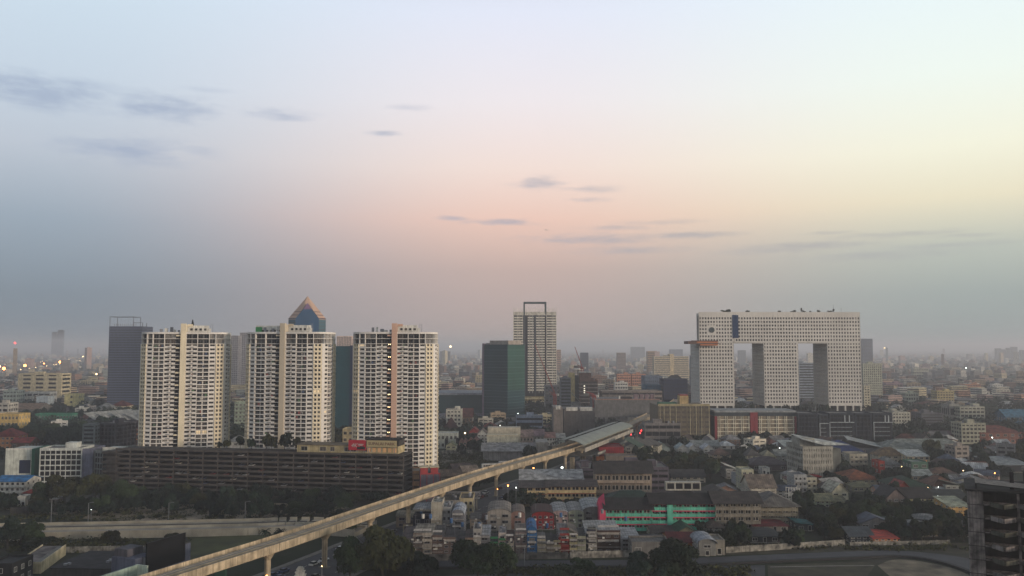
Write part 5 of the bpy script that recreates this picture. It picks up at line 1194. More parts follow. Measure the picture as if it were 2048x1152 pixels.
# beige slatted office
r, gx, gy, w = root_at('slatted_office', 'beige office with narrow vertical windows and a slanting pale roof wing', 'office', 1606, 1668, 958, 24, 4)
hh = zof(896, gy); WMB = wall((150, 146, 134)); lattice(r, w, 24, hh, 5, 12, 8, WMB, sh=.42, pw=1.0, rec=.5)
m = MB(); m.box(-w / 2, w * .0, 4, 16, hh, hh + 5, WMB); m.box(w * .52, w * .9, 5, 24, 0, hh - 1, wall((96, 98, 92))); m.build('side_block', r)
m = MB(); P = [(-w * .55, -1, hh + 5.2), (w * .2, -1, hh + 1.6), (w * 1.25, 6, hh + 1.0), (-w * .3, 26, hh + 5.6)]; m.face(P, roofm((160, 162, 156))); m.face([(p[0], p[1], p[2] - .3) for p in reversed(P)], METAL); m.build('roof_wing', r)
# neighbourhood right of the viaduct (numbers read off the photograph)
HS = [
 (1407, 1428, 889, 908, 12, WH, rS, 'gabley', 2, 2, 'small house with bright white gable roof left of the other white gables'),
 (1376, 1398, 888, 907, 12, (150, 152, 150), rS, 'gabley', 2, 2, 'white gable roof house right of the station trees'),
 (1355, 1377, 888, 907, 12, (150, 152, 150), (150, 160, 160), 'gabley', 2, 2, 'second white gable roof by the station trees'),
 (1310, 1340, 886, 908, 14, (130, 140, 136), (120, 138, 132), 'gabley', 1, 2, 'wide pale green gable roof right of the diagonal white apartments'),
 (1385, 1440, 880, 902, 16, GY, (120, 124, 120), 'gable', 1, 4, 'long flat grey roof before the brown gridded block'),
 (1441, 1470, 881, 899, 12, BW, (168, 172, 172), 'hip', 1, 2, 'white hip roof before the red and white block'),
 (1425, 1462, 896, 920, 12, (168, 150, 124), (88, 70, 60), 'hip', 2, 3, 'brown-roofed house with cream walls right of the white gables'),
 (1494, 1522, 896, 924, 12, (170, 166, 140), (70, 66, 62), 'hip', 2, 3, 'cream house with a white trimmed dark roof in front of the red and white block'),
 (1526, 1553, 900, 924, 12, (168, 160, 128), (118, 114, 92), 'hip', 2, 3, 'cream house with olive hip roof right of the white-trimmed house'),
 (1553, 1580, 898, 922, 14, (130, 132, 126), (116, 118, 112), 'gable', 2, 3, 'pale grey flat-looking house left of the beige office'),
 (1570, 1605, 880, 912, 16, GY, (140, 146, 140), 'mono', 1, 3, 'low pale roof tucked behind the beige office'),
 (1500, 1580, 912, 942, 20, (80, 70, 70), (70, 62, 64), 'hip', 1, 3, 'big dull mauve hip roof left of the beige office'),
 (1525, 1540, 938, 952, 8, WH, rD, 'flat', 1, 2, 'tiny white hut among dark trees left of the beige office'),
 (1700, 1736, 910, 938, 12, (160, 152, 134), (120, 112, 96), 'flat', 3, 4, 'white stepped house above the orange-roofed villa'),
 (1758, 1812, 894, 926, 14, (166, 158, 138), (104, 84, 58), 'hip', 2, 4, 'white house with a brown tiled hip roof below the long grey shed'),
 (1816, 1860, 899, 930, 16, (176, 160, 128), (168, 168, 160), 'mono', 2, 4, 'cream house with flat white roof below the long grey shed'),
 (1762, 1803, 912, 944, 14, (146, 148, 146), (96, 98, 96), 'hip', 3, 4, 'pale blue-white three-storey house above the green-roofed hall'),
 (1758, 1770, 925, 948, 10, (150, 50, 34), (110, 46, 34), 'flat', 2, 1, 'narrow bright orange house by the pale blue-white house'),
 (1824, 1857, 926, 952, 12, (70, 100, 84), (120, 126, 118), 'flat', 2, 2, 'house with two large green glass verandas'),
 (1824, 1866, 938, 962, 12, (164, 146, 118), (124, 130, 126), 'gable', 1, 3, 'pale roofed annexe below the green glass verandas'),
 (1692, 1762, 938, 974, 22, (150, 140, 116), (112, 62, 36), 'hip', 2, 6, 'orange-roofed villa with a cream ground floor'),
 (1706, 1752, 962, 984, 10, (140, 136, 112), (108, 104, 76), 'hip', 1, 4, 'low olive-roofed house just below the orange-roofed villa'),
 (1796, 1864, 952, 990, 24, (76, 60, 50), (26, 50, 34), 'hip', 2, 4, 'green-roofed hall with red gable'),
 (1796, 1820, 962, 992, 10, (120, 44, 34), (122, 46, 38), 'gabley', 1, 2, 'small red pyramid gable at the left end of the green-roofed hall'),
 (1868, 1916, 950, 988, 16, (166, 170, 172), (90, 60, 44), 'hip', 3, 4, 'white three-storey house with stepped terraces and a brown roof'),
 (1892, 1926, 962, 990, 16, (150, 150, 140), (86, 88, 78), 'monox', 2, 3, 'sloping grey wing right of the white terraced house'),
 (1774, 1812, 976, 1016, 14, (112, 98, 92), (44, 42, 42), 'gabley', 2, 3, 'mauve gable end of the long dark-roofed school on the right'),
 (1806, 1868, 974, 1014, 14, (158, 152, 110), (44, 40, 38), 'gable', 2, 7, 'long cream school with dark roof and white posts on the right'),
 (1874, 1938, 978, 1010, 18, (110, 108, 112), (42, 46, 44), 'gable', 2, 3, 'grey house with big dark green-black roof above the yellow corner house'),
 (1900, 1942, 992, 1034, 14, (188, 150, 92), (140, 142, 120), 'mono', 3, 3, 'yellow corner house with rust red fascia'),
 (1664, 1697, 966, 1004, 14, (186, 178, 152), (150, 146, 128), 'gabley', 2, 2, 'pale house with a tall cream gable end'),
 (1632, 1668, 986, 1014, 12, (150, 160, 134), (112, 110, 84), 'gable', 2, 4, 'pale green house with olive roof below the tall cream gable'),
 (1660, 1692, 990, 1014, 12, (176, 172, 140), (104, 100, 74), 'gable', 1, 4, 'low cream house with four small windows below the tall cream gable'),
 (1589, 1614, 952, 986, 12, (150, 150, 148), (84, 84, 84), 'flat', 3, 3, 'white terraced house with a long balcony left of the red awning'),
 (1614, 1634, 958, 986, 10, (166, 160, 140), (96, 92, 84), 'flat', 3, 2, 'white end house with a wide window under the red awning'),
 (1620, 1642, 948, 962, 6, (110, 30, 26), (150, 26, 26), 'hip', 1, 1, 'bright red awning roof below the beige office'),
 (1443, 1462, 924, 948, 12, (130, 120, 116), (90, 56, 52), 'mono', 3, 2, 'topmost house of the diagonal white terrace'),
 (1452, 1474, 929, 958, 12, (150, 148, 142), (176, 174, 162), 'monox', 3, 2, 'diagonal terrace house with brightest white roof'),
 (1474, 1492, 940, 972, 12, (150, 152, 156), (110, 110, 100), 'monox', 3, 2, 'grey-white middle house of the diagonal terrace'),
 (1484, 1508, 942, 982, 12, (172, 168, 142), (178, 172, 146), 'flat', 4, 2, 'cream cube-like house of the diagonal terrace'),
 (1500, 1553, 948, 998, 16, (186, 176, 158), (108, 96, 84), 'gable', 4, 4, 'largest white house at the lower end of the diagonal terrace'),
 (1507, 1576, 1042, 1064, 14, (140, 130, 118), (94, 24, 26), 'hip', 1, 4, 'low house with long dark red roof below the hip-roofed school'),
 (1594, 1628, 1044, 1062, 10, (60, 70, 70), (24, 92, 92), 'monox', 1, 2, 'teal tarpaulin roof right of the dark red roof'),
 (1500, 1560, 1062, 1086, 16, (50, 50, 50), (40, 42, 42), 'gable', 1, 3, 'dark grey low roof under the dark red roof'),
 (1700, 1748, 1052, 1086, 14, (62, 64, 66), (60, 66, 70), 'gable', 2, 4, 'grey corrugated house left of the small peach house'),
 (1748, 1796, 1062, 1090, 12, (186, 128, 84), (144, 44, 30), 'mono', 2, 4, 'small peach house with bright red roof near the race track'),
 (1416, 1450, 1040, 1068, 12, (150, 146, 136), (84, 74, 66), 'hip', 2, 3, 'small white pavilion with dark hip roof below the grey school wing'),
 (1352, 1394, 1052, 1080, 12, (150, 138, 108), (34, 62, 44), 'gabley', 2, 3, 'cream house with green roof and white gable below the mint school'),
 (1340, 1400, 1063, 1098, 16, (150, 96, 50), (84, 16, 18), 'gable', 2, 3, 'house with deep red roof and orange side behind the big round tree'),
 (1398, 1432, 1076, 1112, 12, (120, 118, 112), (128, 132, 138), 'vault', 2, 1, 'shed with pale vaulted roof right of the deep red roof'),
 (1428, 1450, 1084, 1110, 10, (132, 126, 114), (110, 106, 96), 'flat', 1, 1, 'plain weathered wall block right of the pale vaulted shed'),
 (1303, 1346, 1050, 1078, 12, (120, 118, 92), (58, 52, 48), 'gable', 2, 3, 'olive cream house with dark roof below the mint school'),
 (1284, 1340, 1070, 1104, 16, (92, 88, 84), (50, 48, 50), 'hip', 2, 3, 'charcoal hip roof right of the pale blue-grey shophouse'),
 (1264, 1340, 1088, 1117, 10, (108, 104, 98), (86, 84, 80), 'flat', 1, 3, 'long plain grey yard wall building by the race track'),
 (1342, 1411, 938, 966, 14, (176, 164, 144), (56, 52, 50), 'gable', 2, 5, 'cream two-storey wing with dark roof above the mint school'),
]
for (a, c, t, y, dp, wc, rc, kd, fl, nw, l) in HS: house(a, c, t, y, dp, l, wc, rc, kd, fl, nw, rf=.5 if kd in ('hip', 'gabley', 'gable') else .3, balcony=(fl >= 3))
# diagonal white apartments right of the station
for k in range(3): house(1250 + k * 19, 1278 + k * 19, 878 + k * 1, 925 - k * 6, 16, None, (168, 160, 140), (52, 70, 56) if k == 0 else (70, 66, 60), 'monox', 4, 2, 'apartment_block', desc='white apartment end with open balconies', group='diagonal white apartments', yaw=-20, balcony=True)
house(1198, 1248, 897, 930, 24, 'bright red corrugated warehouse below the station', (150, 34, 38), (130, 30, 34), 'flat', 1, 1, 'warehouse')
house(1212, 1274, 914, 944, 12, 'long beige fence-like building right of the orange billboard', (116, 104, 92), (96, 88, 80), 'flat', 1, 1, 'shed')
r, gx, gy, w = root_at('orange_billboard', 'bright orange billboard with dark emblem and words below the red warehouse', 'billboard', 1193, 1219, 940, 2)
m = MB(); hh = zof(913, gy); m.box(-w / 2, w / 2, 0, .4, hh - 7.2, hh, mat('billboard_orange', (.52, .14, .02), .6)); m.build('panel', r); m = MB(); [m.box(x, x + .3, .1, .4, 0, hh - 7.3, METAL) for x in (-w * .4, w * .35)]; m.build('post', r)
m = MB(); DK = mat('print_dark', (.12, .03, .02), .7); [m.box(-w * .02 + k * .75, -w * .02 + k * .75 + .5, -.05, -.01, hh - 3.2, hh - 2.2, DK) for k in range(5)]; m.bar((-w * .2, -.05, hh - 2.7), (-w * .2, -.01, hh - 2.7), .9, DK, 12); [m.box(-w * .2 + k * .8, -w * .2 + k * .8 + .6, -.05, -.01, hh - 5.4, hh - 4.7, DK) for k in range(6)]; m.build('print', r)
r, gx, gy, w = root_at('advert_billboard', 'large teal and white picture billboard standing beside the station roof', 'billboard', 1205, 1241, 896, 2)
m = MB(); hh = zof(856, gy); m.box(-w / 2, w / 2, 0, .5, hh - 9.5, hh, mat('billboard_teal', (.07, .15, .17), .6, .5, .25)); m.build('panel', r); m = MB(); m.box(-w / 2 + .4, -w * .12, -.06, -.01, hh - 8.5, hh - .8, mat('print_deep', (.02, .05, .06), .6)); m.box(w * .0, w * .34, -.06, -.01, hh - 5.5, hh - 1.2, WHITE); m.box(-w / 2, w / 2, -.07, -.01, hh - 9.4, hh - 8.3, mat('print_aqua', (.18, .3, .32), .6)); m.build('print', r)
m = MB(); [m.box(x, x + .5, .1, .5, 0, hh - 9.6, METAL) for x in (-w * .4, 0, w * .35)]; m.build('post', r)
# schools
MINT = wall((92, 172, 146)); MPK = mat('school_pink', (.50, .05, .10), .8, .1)
def school(a, c, t, y, dp, label, wc, fl, bays, rc, pk=None, roofh=6.0, stair=None, name='school_building', kind='gable'):
    r, gx, gy, w = root_at(name, label, 'school', a, c, y, dp); h = zof(t, gy); fh = h / fl
    m = MB(); m.box(-w / 2, w / 2, 2.4, dp, 0, h, wc); m.build('wall', r)
    for i in range(fl):
        z = i * fh; m = MB(); m.box(-w / 2, w / 2, 0, 2.39, z - .15 if i else 0, z + .08, wc); m.build('floor_slab', r)
        if pk: m = MB(); m.box(-w / 2 - .05, w / 2 + .05, -.12, -.01, z + fh - .55, z + fh - .15, pk); m.build('pink_band', r)
        for k in range(bays):
            x0 = -w / 2 + w * k / bays; bw = w / bays; m = MB(); m.box(x0 + .15, x0 + bw - .15, 0, .15, z + .08, z + 1.15, wc); m.build('parapet', r)
            add_window(r, x0 + bw * .3, 2.4, z + 1.0, bw * .32, fh * .45, g=GL3); add_window(r, x0 + bw * .72, 2.4, z + 1.0, bw * .32, fh * .45, g=GL)
    for k in range(bays + 1): m = MB(); x = -w / 2 + (w - .3) * k / bays; m.box(x, x + .3, -.03, .3, 0, h, wc); m.build('column', r)
    if stair is not None: m = MB(); m.box(stair * w, stair * w + w * .09, -.5, 2.6, 0, h - .3, wc); m.build('stair_bay', r)
    pitched(r, w, dp, h, roofh, rc, kind, 1.2, wc)
    return r, w, h
BLK = roofm((38, 34, 33)); GRR = roofm((60, 54, 50))
school(1304, 1432, 1007, 1060, 13, 'right wing of the mint green school with pink floor bands and dark roof', MINT, 4, 8, BLK, MPK, 3.4, -.26)
r, w, h = school(1212, 1303, 1018, 1062, 13, 'left wing of the mint green school with pink bands and pink end wall', MINT, 3, 6, BLK, MPK, 3.6)
m = MB(); m.box(-w / 2 - 2.6, -w / 2 - .1, -.3, 13, 0, h - .4, MPK); m.face([(-w / 2 - 2.6, -.3, h - .4), (-w / 2 - 2.6, 13, h - .4), (-w / 2 - 2.6, 6, h + 3.2)], MPK); m.face([(-w / 2 - .12, -.3, h - .4), (-w / 2 - 2.6, -.3, h - .4), (-w / 2 - 2.6, 6, h + 3.2), (-w / 2 - .12, 6, h + 5.5)], MPK); m.build('pink_end', r)
school(1432, 1522, 1006, 1062, 16, 'grey and cream school wing with dark open floors and large charcoal roof', wall((126, 118, 104)), 4, 6, GRR, None, 3.6, None)
school(1522, 1597, 1012, 1052, 22, 'hip-roofed four-storey school with weathered cream bands', wall((134, 126, 108)), 4, 5, roofm((88, 84, 78)), None, 4, None, kind='hip')
school(1192, 1304, 946, 1005, 14, 'white gridded school with three open floors and a dark pitched roof', wall((150, 134, 118)), 3, 7, roofm((52, 48, 46)), None, 5, None)
school(1095, 1192, 972, 1013, 14, 'right part of the cream orange-banded school below the grey gym roof', wall((186, 164, 122)), 3, 6, roofm((60, 54, 52)), mat('rust_band', (.24, .08, .035), .8), 2.0, None)
school(1042, 1094, 974, 1013, 16, 'left part of the cream orange-banded school below the grey gym roof', wall((186, 164, 122)), 3, 2, roofm((60, 54, 52)), mat('rust_band', (.24, .08, .035), .8), 2.0, None)
r, gx, gy, w = root_at('gymnasium', 'gymnasium with broad pale grey pitched roof behind the cream banded school', 'school', 1046, 1162, 1001, 30)
eh = zof(966, gy); m = MB(); m.box(-w / 2, w / 2, 0, 30, 0, eh, wall((76, 70, 66))); m.build('wall', r); pitched(r, w, 30, eh, zof(938, gy + 15) - eh, roofm((150, 148, 144), .6), 'gable', 2, wall((110, 104, 100)))
block(1160, 1200, 936, 985, 26, 'plum grey office block left of the white gridded school', (84, 76, 84), 4, 1, sh=.5, pw=.5)
block(1296, 1338, 934, 985, 22, 'plum grey office block right of the white gridded school', (88, 80, 88), 4, 2, sh=.5, pw=.5)
block(1200, 1300, 928, 972, 14, 'low plum grey office roofline behind the white gridded school', (80, 72, 80), 3, 8, sh=.55, pw=.5)
for (a, c, t, y, dp, rc, l) in ((1205, 1330, 980, 1030, 20, (34, 52, 44), 'dark green-black school roof left behind the mint school'), (1330, 1412, 970, 1022, 20, (66, 54, 48), 'dark brown school roof with a white-framed dormer behind the mint school'), (1408, 1496, 972, 1034, 34, (52, 48, 42), 'broad dark hip roof with cream gable behind the grey school wing')):
    house(a, c, t, y, dp, l, (84, 78, 70), rc, 'hip', 3, 6, 'school_building', rf=.5)
r = THINGS[-2]; m = MB(); m.box(-9, 7, -1.2, 3, 9.5, 13.2, wall((170, 164, 150))); [m.box(-8.4 + k * 3.9, -5.3 + k * 3.9, -1.3, -1.21, 10.2, 12.8, GL3) for k in range(4)]; m.build('dormer', r)
# water tank frame
r, gx, gy, w = root_at('tank_frame', 'white open lattice frame for water tanks beside the hip-roofed school', 'frame', 1578, 1600, 1010, 5)
m = MB(); hh = zof(976, gy)
for x in (-w / 2, 0, w / 2):
    for y in (0, 4): m.bar((x, y, 0), (x, y, hh), .16, WHITE, 4)
for z in (hh * .3, hh * .6, hh * .95):
    for y in (0, 4): m.bar((-w / 2, y, z), (w / 2, y, z), .13, WHITE, 4)
for s in (-1, 1):
    m.bar((0, 0, hh * .3), (s * w / 2, 0, hh * .6), .1, WHITE, 4); m.bar((0, 0, hh * .95), (s * w / 2, 0, hh * .6), .1, WHITE, 4); m.bar((s * w / 2, 0, hh * .3), (0, 0, hh * .6), .1, WHITE, 4)
m.build('lattice', r)
# ------------------------------------------------------------------ shophouse rows by the track
SHP = [  # x0,x1,top,ground,depth,wall,roof,kind,floors,windows,label
 (803, 830, 1052, 1118, 14, (96, 84, 76), (78, 66, 66), 'mono', 4, 2, 'left-end brown shophouse under a dark purple roof'),
 (826, 846, 1047, 1117, 14, (120, 104, 90), (128, 120, 104), 'mono', 5, 1, 'narrow beige shophouse, left of the pair with tan sheet roofs'),
 (844, 864, 1047, 1117, 14, (164, 152, 134), (136, 126, 108), 'mono', 5, 1, 'narrow cream shophouse, right of the pair with tan sheet roofs'),
 (864, 886, 1050, 1117, 14, (96, 74, 64), (70, 64, 60), 'mono', 4, 2, 'dim brown shophouse right of the tan sheet roofs'),
 (886, 912, 1056, 1117, 14, (104, 82, 72), (58, 54, 52), 'mono', 4, 2, 'rusty balconied shophouse with patched dark roof'),
 (900, 930, 1062, 1116, 12, (152, 142, 122), (64, 60, 58), 'mono', 3, 2, 'cream shophouse with two large framed windows'),
 (930, 948, 1058, 1116, 12, (136, 108, 86), (74, 60, 52), 'mono', 4, 2, 'tan shophouse left of the small white shophouse'),
 (946, 962, 1062, 1116, 12, (158, 152, 142), (96, 92, 86), 'flat', 4, 2, 'small white shophouse with a roof room'),
 (958, 980, 1049, 1115, 14, (110, 110, 112), (150, 152, 156), 'mono', 4, 1, 'grey shophouse with steep bright tin roof'),
 (979, 997, 1066, 1113, 12, (170, 160, 148), (78, 74, 70), 'mono', 4, 2, 'white shophouse with green awnings'),
 (997, 1012, 1070, 1112, 12, (176, 160, 148), (176, 160, 148), 'flat', 4, 1, 'pinkish white shophouse right of the green awnings'),
 (1010, 1028, 1060, 1112, 12, (176, 162, 140), (86, 50, 36), 'mono', 4, 2, 'cream shophouse with rust brown roof'),
 (1030, 1054, 1046, 1112, 16, (96, 84, 82), (134, 112, 92), 'mono', 5, 2, 'tall dusky shophouse with beige sheet roof left of the blue one'),
 (1054, 1074, 1052, 1113, 16, (28, 82, 126), (28, 78, 122), 'vault', 5, 1, 'bright blue shophouse with blue vaulted roof'),
 (1074, 1092, 1064, 1112, 14, (150, 142, 122), (110, 104, 98), 'mono', 4, 1, 'cream patched shophouse right of the blue one'),
 (1092, 1108, 1066, 1112, 14, (108, 98, 84), (52, 50, 48), 'mono', 4, 1, 'dirty beige shophouse, second to the right of the blue one'),
 (1106, 1122, 1068, 1111, 14, (130, 122, 96), (58, 56, 54), 'mono', 4, 1, 'olive shophouse left of the dark red one'),
 (1118, 1140, 1046, 1110, 16, (102, 22, 18), (126, 118, 112), 'mono', 5, 1, 'tall dark red shophouse with striped awnings'),
 (1138, 1156, 1058, 1110, 14, (150, 142, 108), (96, 86, 74), 'monox', 4, 1, 'yellowish shophouse right of the dark red one'),
 (1153, 1172, 1056, 1110, 14, (140, 140, 112), (74, 78, 70), 'mono', 4, 1, 'greenish cream shophouse with a jutting awning'),
 (1172, 1192, 1041, 1108, 16, (24, 30, 46), (140, 140, 136), 'mono', 5, 1, 'navy blue sided shophouse with pale roof'),
 (1176, 1194, 1062, 1109, 4, (140, 136, 124), (80, 80, 80), 'flat', 4, 1, 'thin white fronted shophouse before the navy one'),
 (1192, 1241, 1040, 1107, 18, (74, 48, 40), (146, 146, 142), 'mono', 4, 3, 'wide brown shophouse with three rows of white awnings'),
 (1241, 1281, 1054, 1103, 16, (138, 138, 138), (142, 146, 150), 'mono', 3, 2, 'pale blue-grey shophouse with a rusty balcony cage'),
 # second row
 (975, 1022, 1017, 1062, 20, (150, 140, 128), (122, 112, 102), 'vault', 3, 2, 'grey house with big rounded roof above the green awnings'),
 (940, 962, 1026, 1060, 14, (156, 140, 120), (96, 90, 82), 'gable', 2, 2, 'low pale house left of the brown roof room'),
 (957, 977, 1027, 1058, 12, (160, 122, 92), (92, 52, 40), 'gable', 2, 1, 'peach roof room with a rust roof'),
 (1022, 1050, 1021, 1060, 16, (142, 100, 88), (110, 92, 80), 'vault', 3, 1, 'dusty pink house with rounded roof'),
 (1064, 1108, 1022, 1060, 18, (120, 22, 24), (66, 20, 18), 'vault', 3, 4, 'crimson arcaded house with dark red rounded roof'),
 (1088, 1112, 1026, 1058, 18, (52, 44, 42), (56, 50, 48), 'vault', 3, 1, 'dark rounded roof right beside the crimson house'),
 (1104, 1138, 1020, 1056, 20, (160, 132, 128), (146, 144, 142), 'vault', 3, 2, 'pink house with pale rounded roof'),
 (1136, 1168, 1019, 1056, 20, (148, 152, 126), (130, 128, 124), 'vault', 3, 2, 'pale green house with grey rounded roof'),
 (1166, 1214, 1012, 1054, 22, (110, 108, 104), (148, 152, 150), 'vault', 3, 2, 'widest grey rounded roof left of the pink school wall'),
 # upper left cluster
 (792, 864, 1022, 1056, 10, (134, 118, 92), (150, 138, 110), 'vaultx', 2, 3, 'long low building with tan curved fascia under the viaduct'),
 (806, 826, 1038, 1066, 10, (160, 142, 104), (90, 72, 66), 'gable', 1, 2, 'small house with mauve roof and yellow wall, lower left of the tan fascia'),
 (826, 862, 1036, 1066, 10, (30, 34, 52), (28, 30, 46), 'flat', 2, 2, 'dark navy block under the tan fascia'),
 (862, 884, 1008, 1072, 12, (174, 164, 142), (170, 160, 140), 'flat', 5, 0, 'tall blank cream stair tower under the viaduct'),
 (884, 902, 1018, 1070, 14, (150, 150, 148), (160, 160, 160), 'flat', 4, 2, 'white building with slanting balconies right of the blank cream tower'),
 (903, 928, 1018, 1074, 16, (104, 104, 108), (148, 156, 170), 'vault', 4, 1, 'tall grey shophouse with bright blue-white rounded roof'),
 (826, 880, 1006, 1040, 16, (120, 112, 104), (156, 160, 164), 'hip', 2, 3, 'low building with zigzag pale blue-white roof under the viaduct'),
 (880, 920, 1004, 1042, 16, (130, 124, 112), (104, 100, 94), 'flat', 3, 4, 'grey concrete house with arched openings behind the bright rounded roof'),
 (918, 946, 1000, 1040, 16, (190, 170, 122), (120, 112, 96), 'flat', 3, 3, 'warm cream corner house with arched balcony right of the viaduct pier'),
]
R5 = random.Random(55); GRA = mat('green_awning', (.02, .12, .04), .8); WAW = wall((168, 160, 150)); RAW = mat('red_awning', (.22, .03, .02), .8)
def mixg(c, k, d): g = sum(c) / 3; return tuple(int((v * (1 - k) + g * k) * d) for v in c)
for (a, c, t, y, dp, wc, rc, kd, fl, nw, l) in SHP:
    if 'blue' not in l and 'red' not in l and 'crimson' not in l: wc = mixg(wc, .25, .93)
    rc = mixg(rc, .3, .92) if 'blue shop' not in l else rc
    r = house(a, c, t, y, dp, l, wc, rc, kd, fl, nw, 'shophouse', rf=.16 if kd.startswith('mono') else .2, balcony=False, oh=.15, fr=METAL)
    gx, gy = G((a + c) / 2, y); w = (c - a) / F * gy; h = zof(t, gy)
    if fl >= 4:
        for i in range(1, fl):
            z = i * h * .86 / fl
            if R5.random() < .55: m = MB(); m.box(-w / 2 + .2, w / 2 - .2, -1.1, -.12, z - .1, z + .05, WAW); m.box(-w / 2 + .2, w / 2 - .2, -1.1, -1.02, z + .05, z + .8, wall(wc)); m.build('balcony', r)
            aw = GRA if 'green awnings' in l and i > 1 else RAW if 'striped' in l else WAW
            if R5.random() < .5 or aw is not WAW or 'awnings' in l: m = MB(); zz = z + h / fl * .82; m.face([(-w * .42, -.1, zz), (w * .42, -.1, zz), (w * .42, -1.2, zz - .5), (-w * .42, -1.2, zz - .5)], aw); m.face([(-w * .42, -1.2, zz - .56), (w * .42, -1.2, zz - .56), (w * .42, -.1, zz - .06), (-w * .42, -.1, zz - .06)], aw); m.build('awning', r)
    m = MB()
    for k in range(R5.randint(1, 4)): x = R5.uniform(-.35, .35) * w; ac_unit(m, x, -.03, R5.uniform(.15, .8) * h * .8)
    if R5.random() < .45 and kd in ('mono', 'flat'): q = MB(); xx = R5.uniform(-.2, .2) * w; q.bar((xx, dp * .9, h - .7), (xx, dp * .9, h + .9), .55, R5.choice((METAL, WHITE, mat('tank_blue', (.03, .09, .2), .6))), 10); q.build('water_tank', r)
    if R5.random() < .5 and kd in ('flat',): m.bar((w * .2, dp * .4, h * .95), (w * .2, dp * .4, h + 1.6), .7, METAL, 10)
    m.build('air_conditioner', r)
    if R5.random() < .6: m = MB(); x = R5.uniform(-.4, .4) * w; m.bar((x, dp * .3, h * .8), (x, dp * .3, h + 2.2), .04, METAL, 4); m.bar((x - .6, dp * .3, h + 2), (x + .6, dp * .3, h + 2), .03, METAL, 4); m.build('aerial', r)
r, gx, gy, w = root_at('footbridge', 'dull steel truss footbridge crossing behind the viaduct pier', 'footbridge', 884, 960, 1022, 4)
m = MB(); z0 = zof(998, gy)
for y in (0, 3):
    m.box(-w / 2, w / 2, y, y + .2, z0, z0 + .3, METAL); m.box(-w / 2, w / 2, y, y + .2, z0 + 2.6, z0 + 2.9, METAL)
    for k in range(12): m.bar((-w / 2 + k * w / 12, y + .1, z0 + .2), (-w / 2 + (k + 1) * w / 12, y + .1, z0 + 2.7), .08, METAL, 4); m.bar((-w / 2 + (k + 1) * w / 12, y + .1, z0 + .2), (-w / 2 + (k + 1) * w / 12, y + .1, z0 + 2.7), .08, METAL, 4)
m.box(-w / 2, w / 2, .21, 2.99, z0, z0 + .15, CONC); [m.box(x, x + .7, 1, 1.8, 0, z0 - .01, CONC) for x in (-w / 2 + 1, w / 2 - 2)]; m.build('truss', r)
# compound walls
def wallrun(label, pts, hgt, m_, seglen=4.0):
    r = thing('boundary_wall', label, 'wall', (0, 0, 0)); L = [Vector(G(*p)) for p in pts]
    for i in range(len(L) - 1):
        a, c = L[i], L[i + 1]; d = (c - a); n = max(1, int(d.length / seglen)); dl = d.length / n; d.normalize(); nn = Vector((d.y, -d.x))
        for k in range(n):
            b = MB(); b.obox(a + d * dl * k, d, nn, .02, dl - .3, -.1, .1, 0, hgt, m_); b.obox(a + d * dl * k, d, nn, dl - .28, dl, -.16, .16, 0, hgt + .2, m_); b.build('wall_panel', r)
DWL = mat('weathered_wall', (.26, .24, .20), .9, .55, .5, streak=.5)
wallrun('weathered whitish compound wall in front of the brown shophouse', [(1140, 1117), (1262, 1114)], 2.4, DWL)
wallrun('long weathered whitish wall between the dark trees and the race track', [(1452, 1106), (1600, 1097), (1690, 1091)], 2.2, DWL)
wallrun('broken low white wall under the dark trees on the right', [(1700, 1092), (1800, 1090), (1900, 1088)], 1.5, DWL)
wallrun('low yard wall at the foot of the shophouses', [(800, 1121), (960, 1121), (1136, 1117)], 2.2, mat('yard_wall', (.10, .095, .085), .9, .5, .5, streak=.4))
wallrun('long low wall in the scrub left of the black billboard', [(128, 1106), (290, 1103)], 2.2, DWL)
wallrun('grey blank wall along the lot behind the big trees on the left', [(20, 1030), (140, 1022)], 3.2, CONCD)
wallrun('pale wall behind the vacant lot right of the rightmost tower', [(876, 910), (945, 908)], 3.0, DWL)
# ------------------------------------------------------------------ lower left foreground
hh = 3.2; A, B_, C_ = Vector(G(30, 1128, hh)), Vector(G(82, 1128, hh)), Vector(G(132, 1092, hh)); t_ = (B_ - A).normalized(); w = (B_ - A).length; D_ = (C_ - B_); dl = D_.dot(Vector((-t_.y, t_.x)))
sh_ = D_.dot(t_) / dl; r = thing('flat_roofed_annexe', 'long low cream annexe with dirty flat roof at the lower left', 'building', ((A.x + B_.x) / 2, (A.y + B_.y) / 2, 0), math.atan2(t_.y, t_.x)); occupy(A.x + 6, A.y + 15, 12)
def par(m, x0, x1, y0, y1, z0, z1, mt): m.prism([(x0 + sh_ * y0, y0), (x1 + sh_ * y0, y0), (x1 + sh_ * y1, y1), (x0 + sh_ * y1, y1)], z0, z1, mt)
m = MB(); par(m, -w / 2, w / 2, 0, dl, 0, hh, wall((186, 172, 138))); m.build('wall', r); m = MB(); par(m, -w / 2 + .3, w / 2 - 2.6, .3, dl - .4, hh, hh + .12, mat('dirty_roof', (.13, .11, .10), .9, .6, .25)); par(m, w / 2 - 2.5, w / 2 - .3, .3, dl - .4, hh, hh + .2, CONC); m.build('roof', r)
m = MB(); par(m, -w / 2, w / 2, 0, .28, hh + .01, hh + .6, CREAM); par(m, -w / 2, -w / 2 + .28, .3, dl, hh + .01, hh + .6, CREAM); par(m, w / 2 - .28, w / 2, .3, dl, hh + .01, hh + .6, CREAM); m.build('parapet', r)
r, gx, gy, w = root_at('dark_roof_hall', 'big dark flat-roofed hall filling the lower left corner', 'hall', 96, 296, 1178, 22, -4)
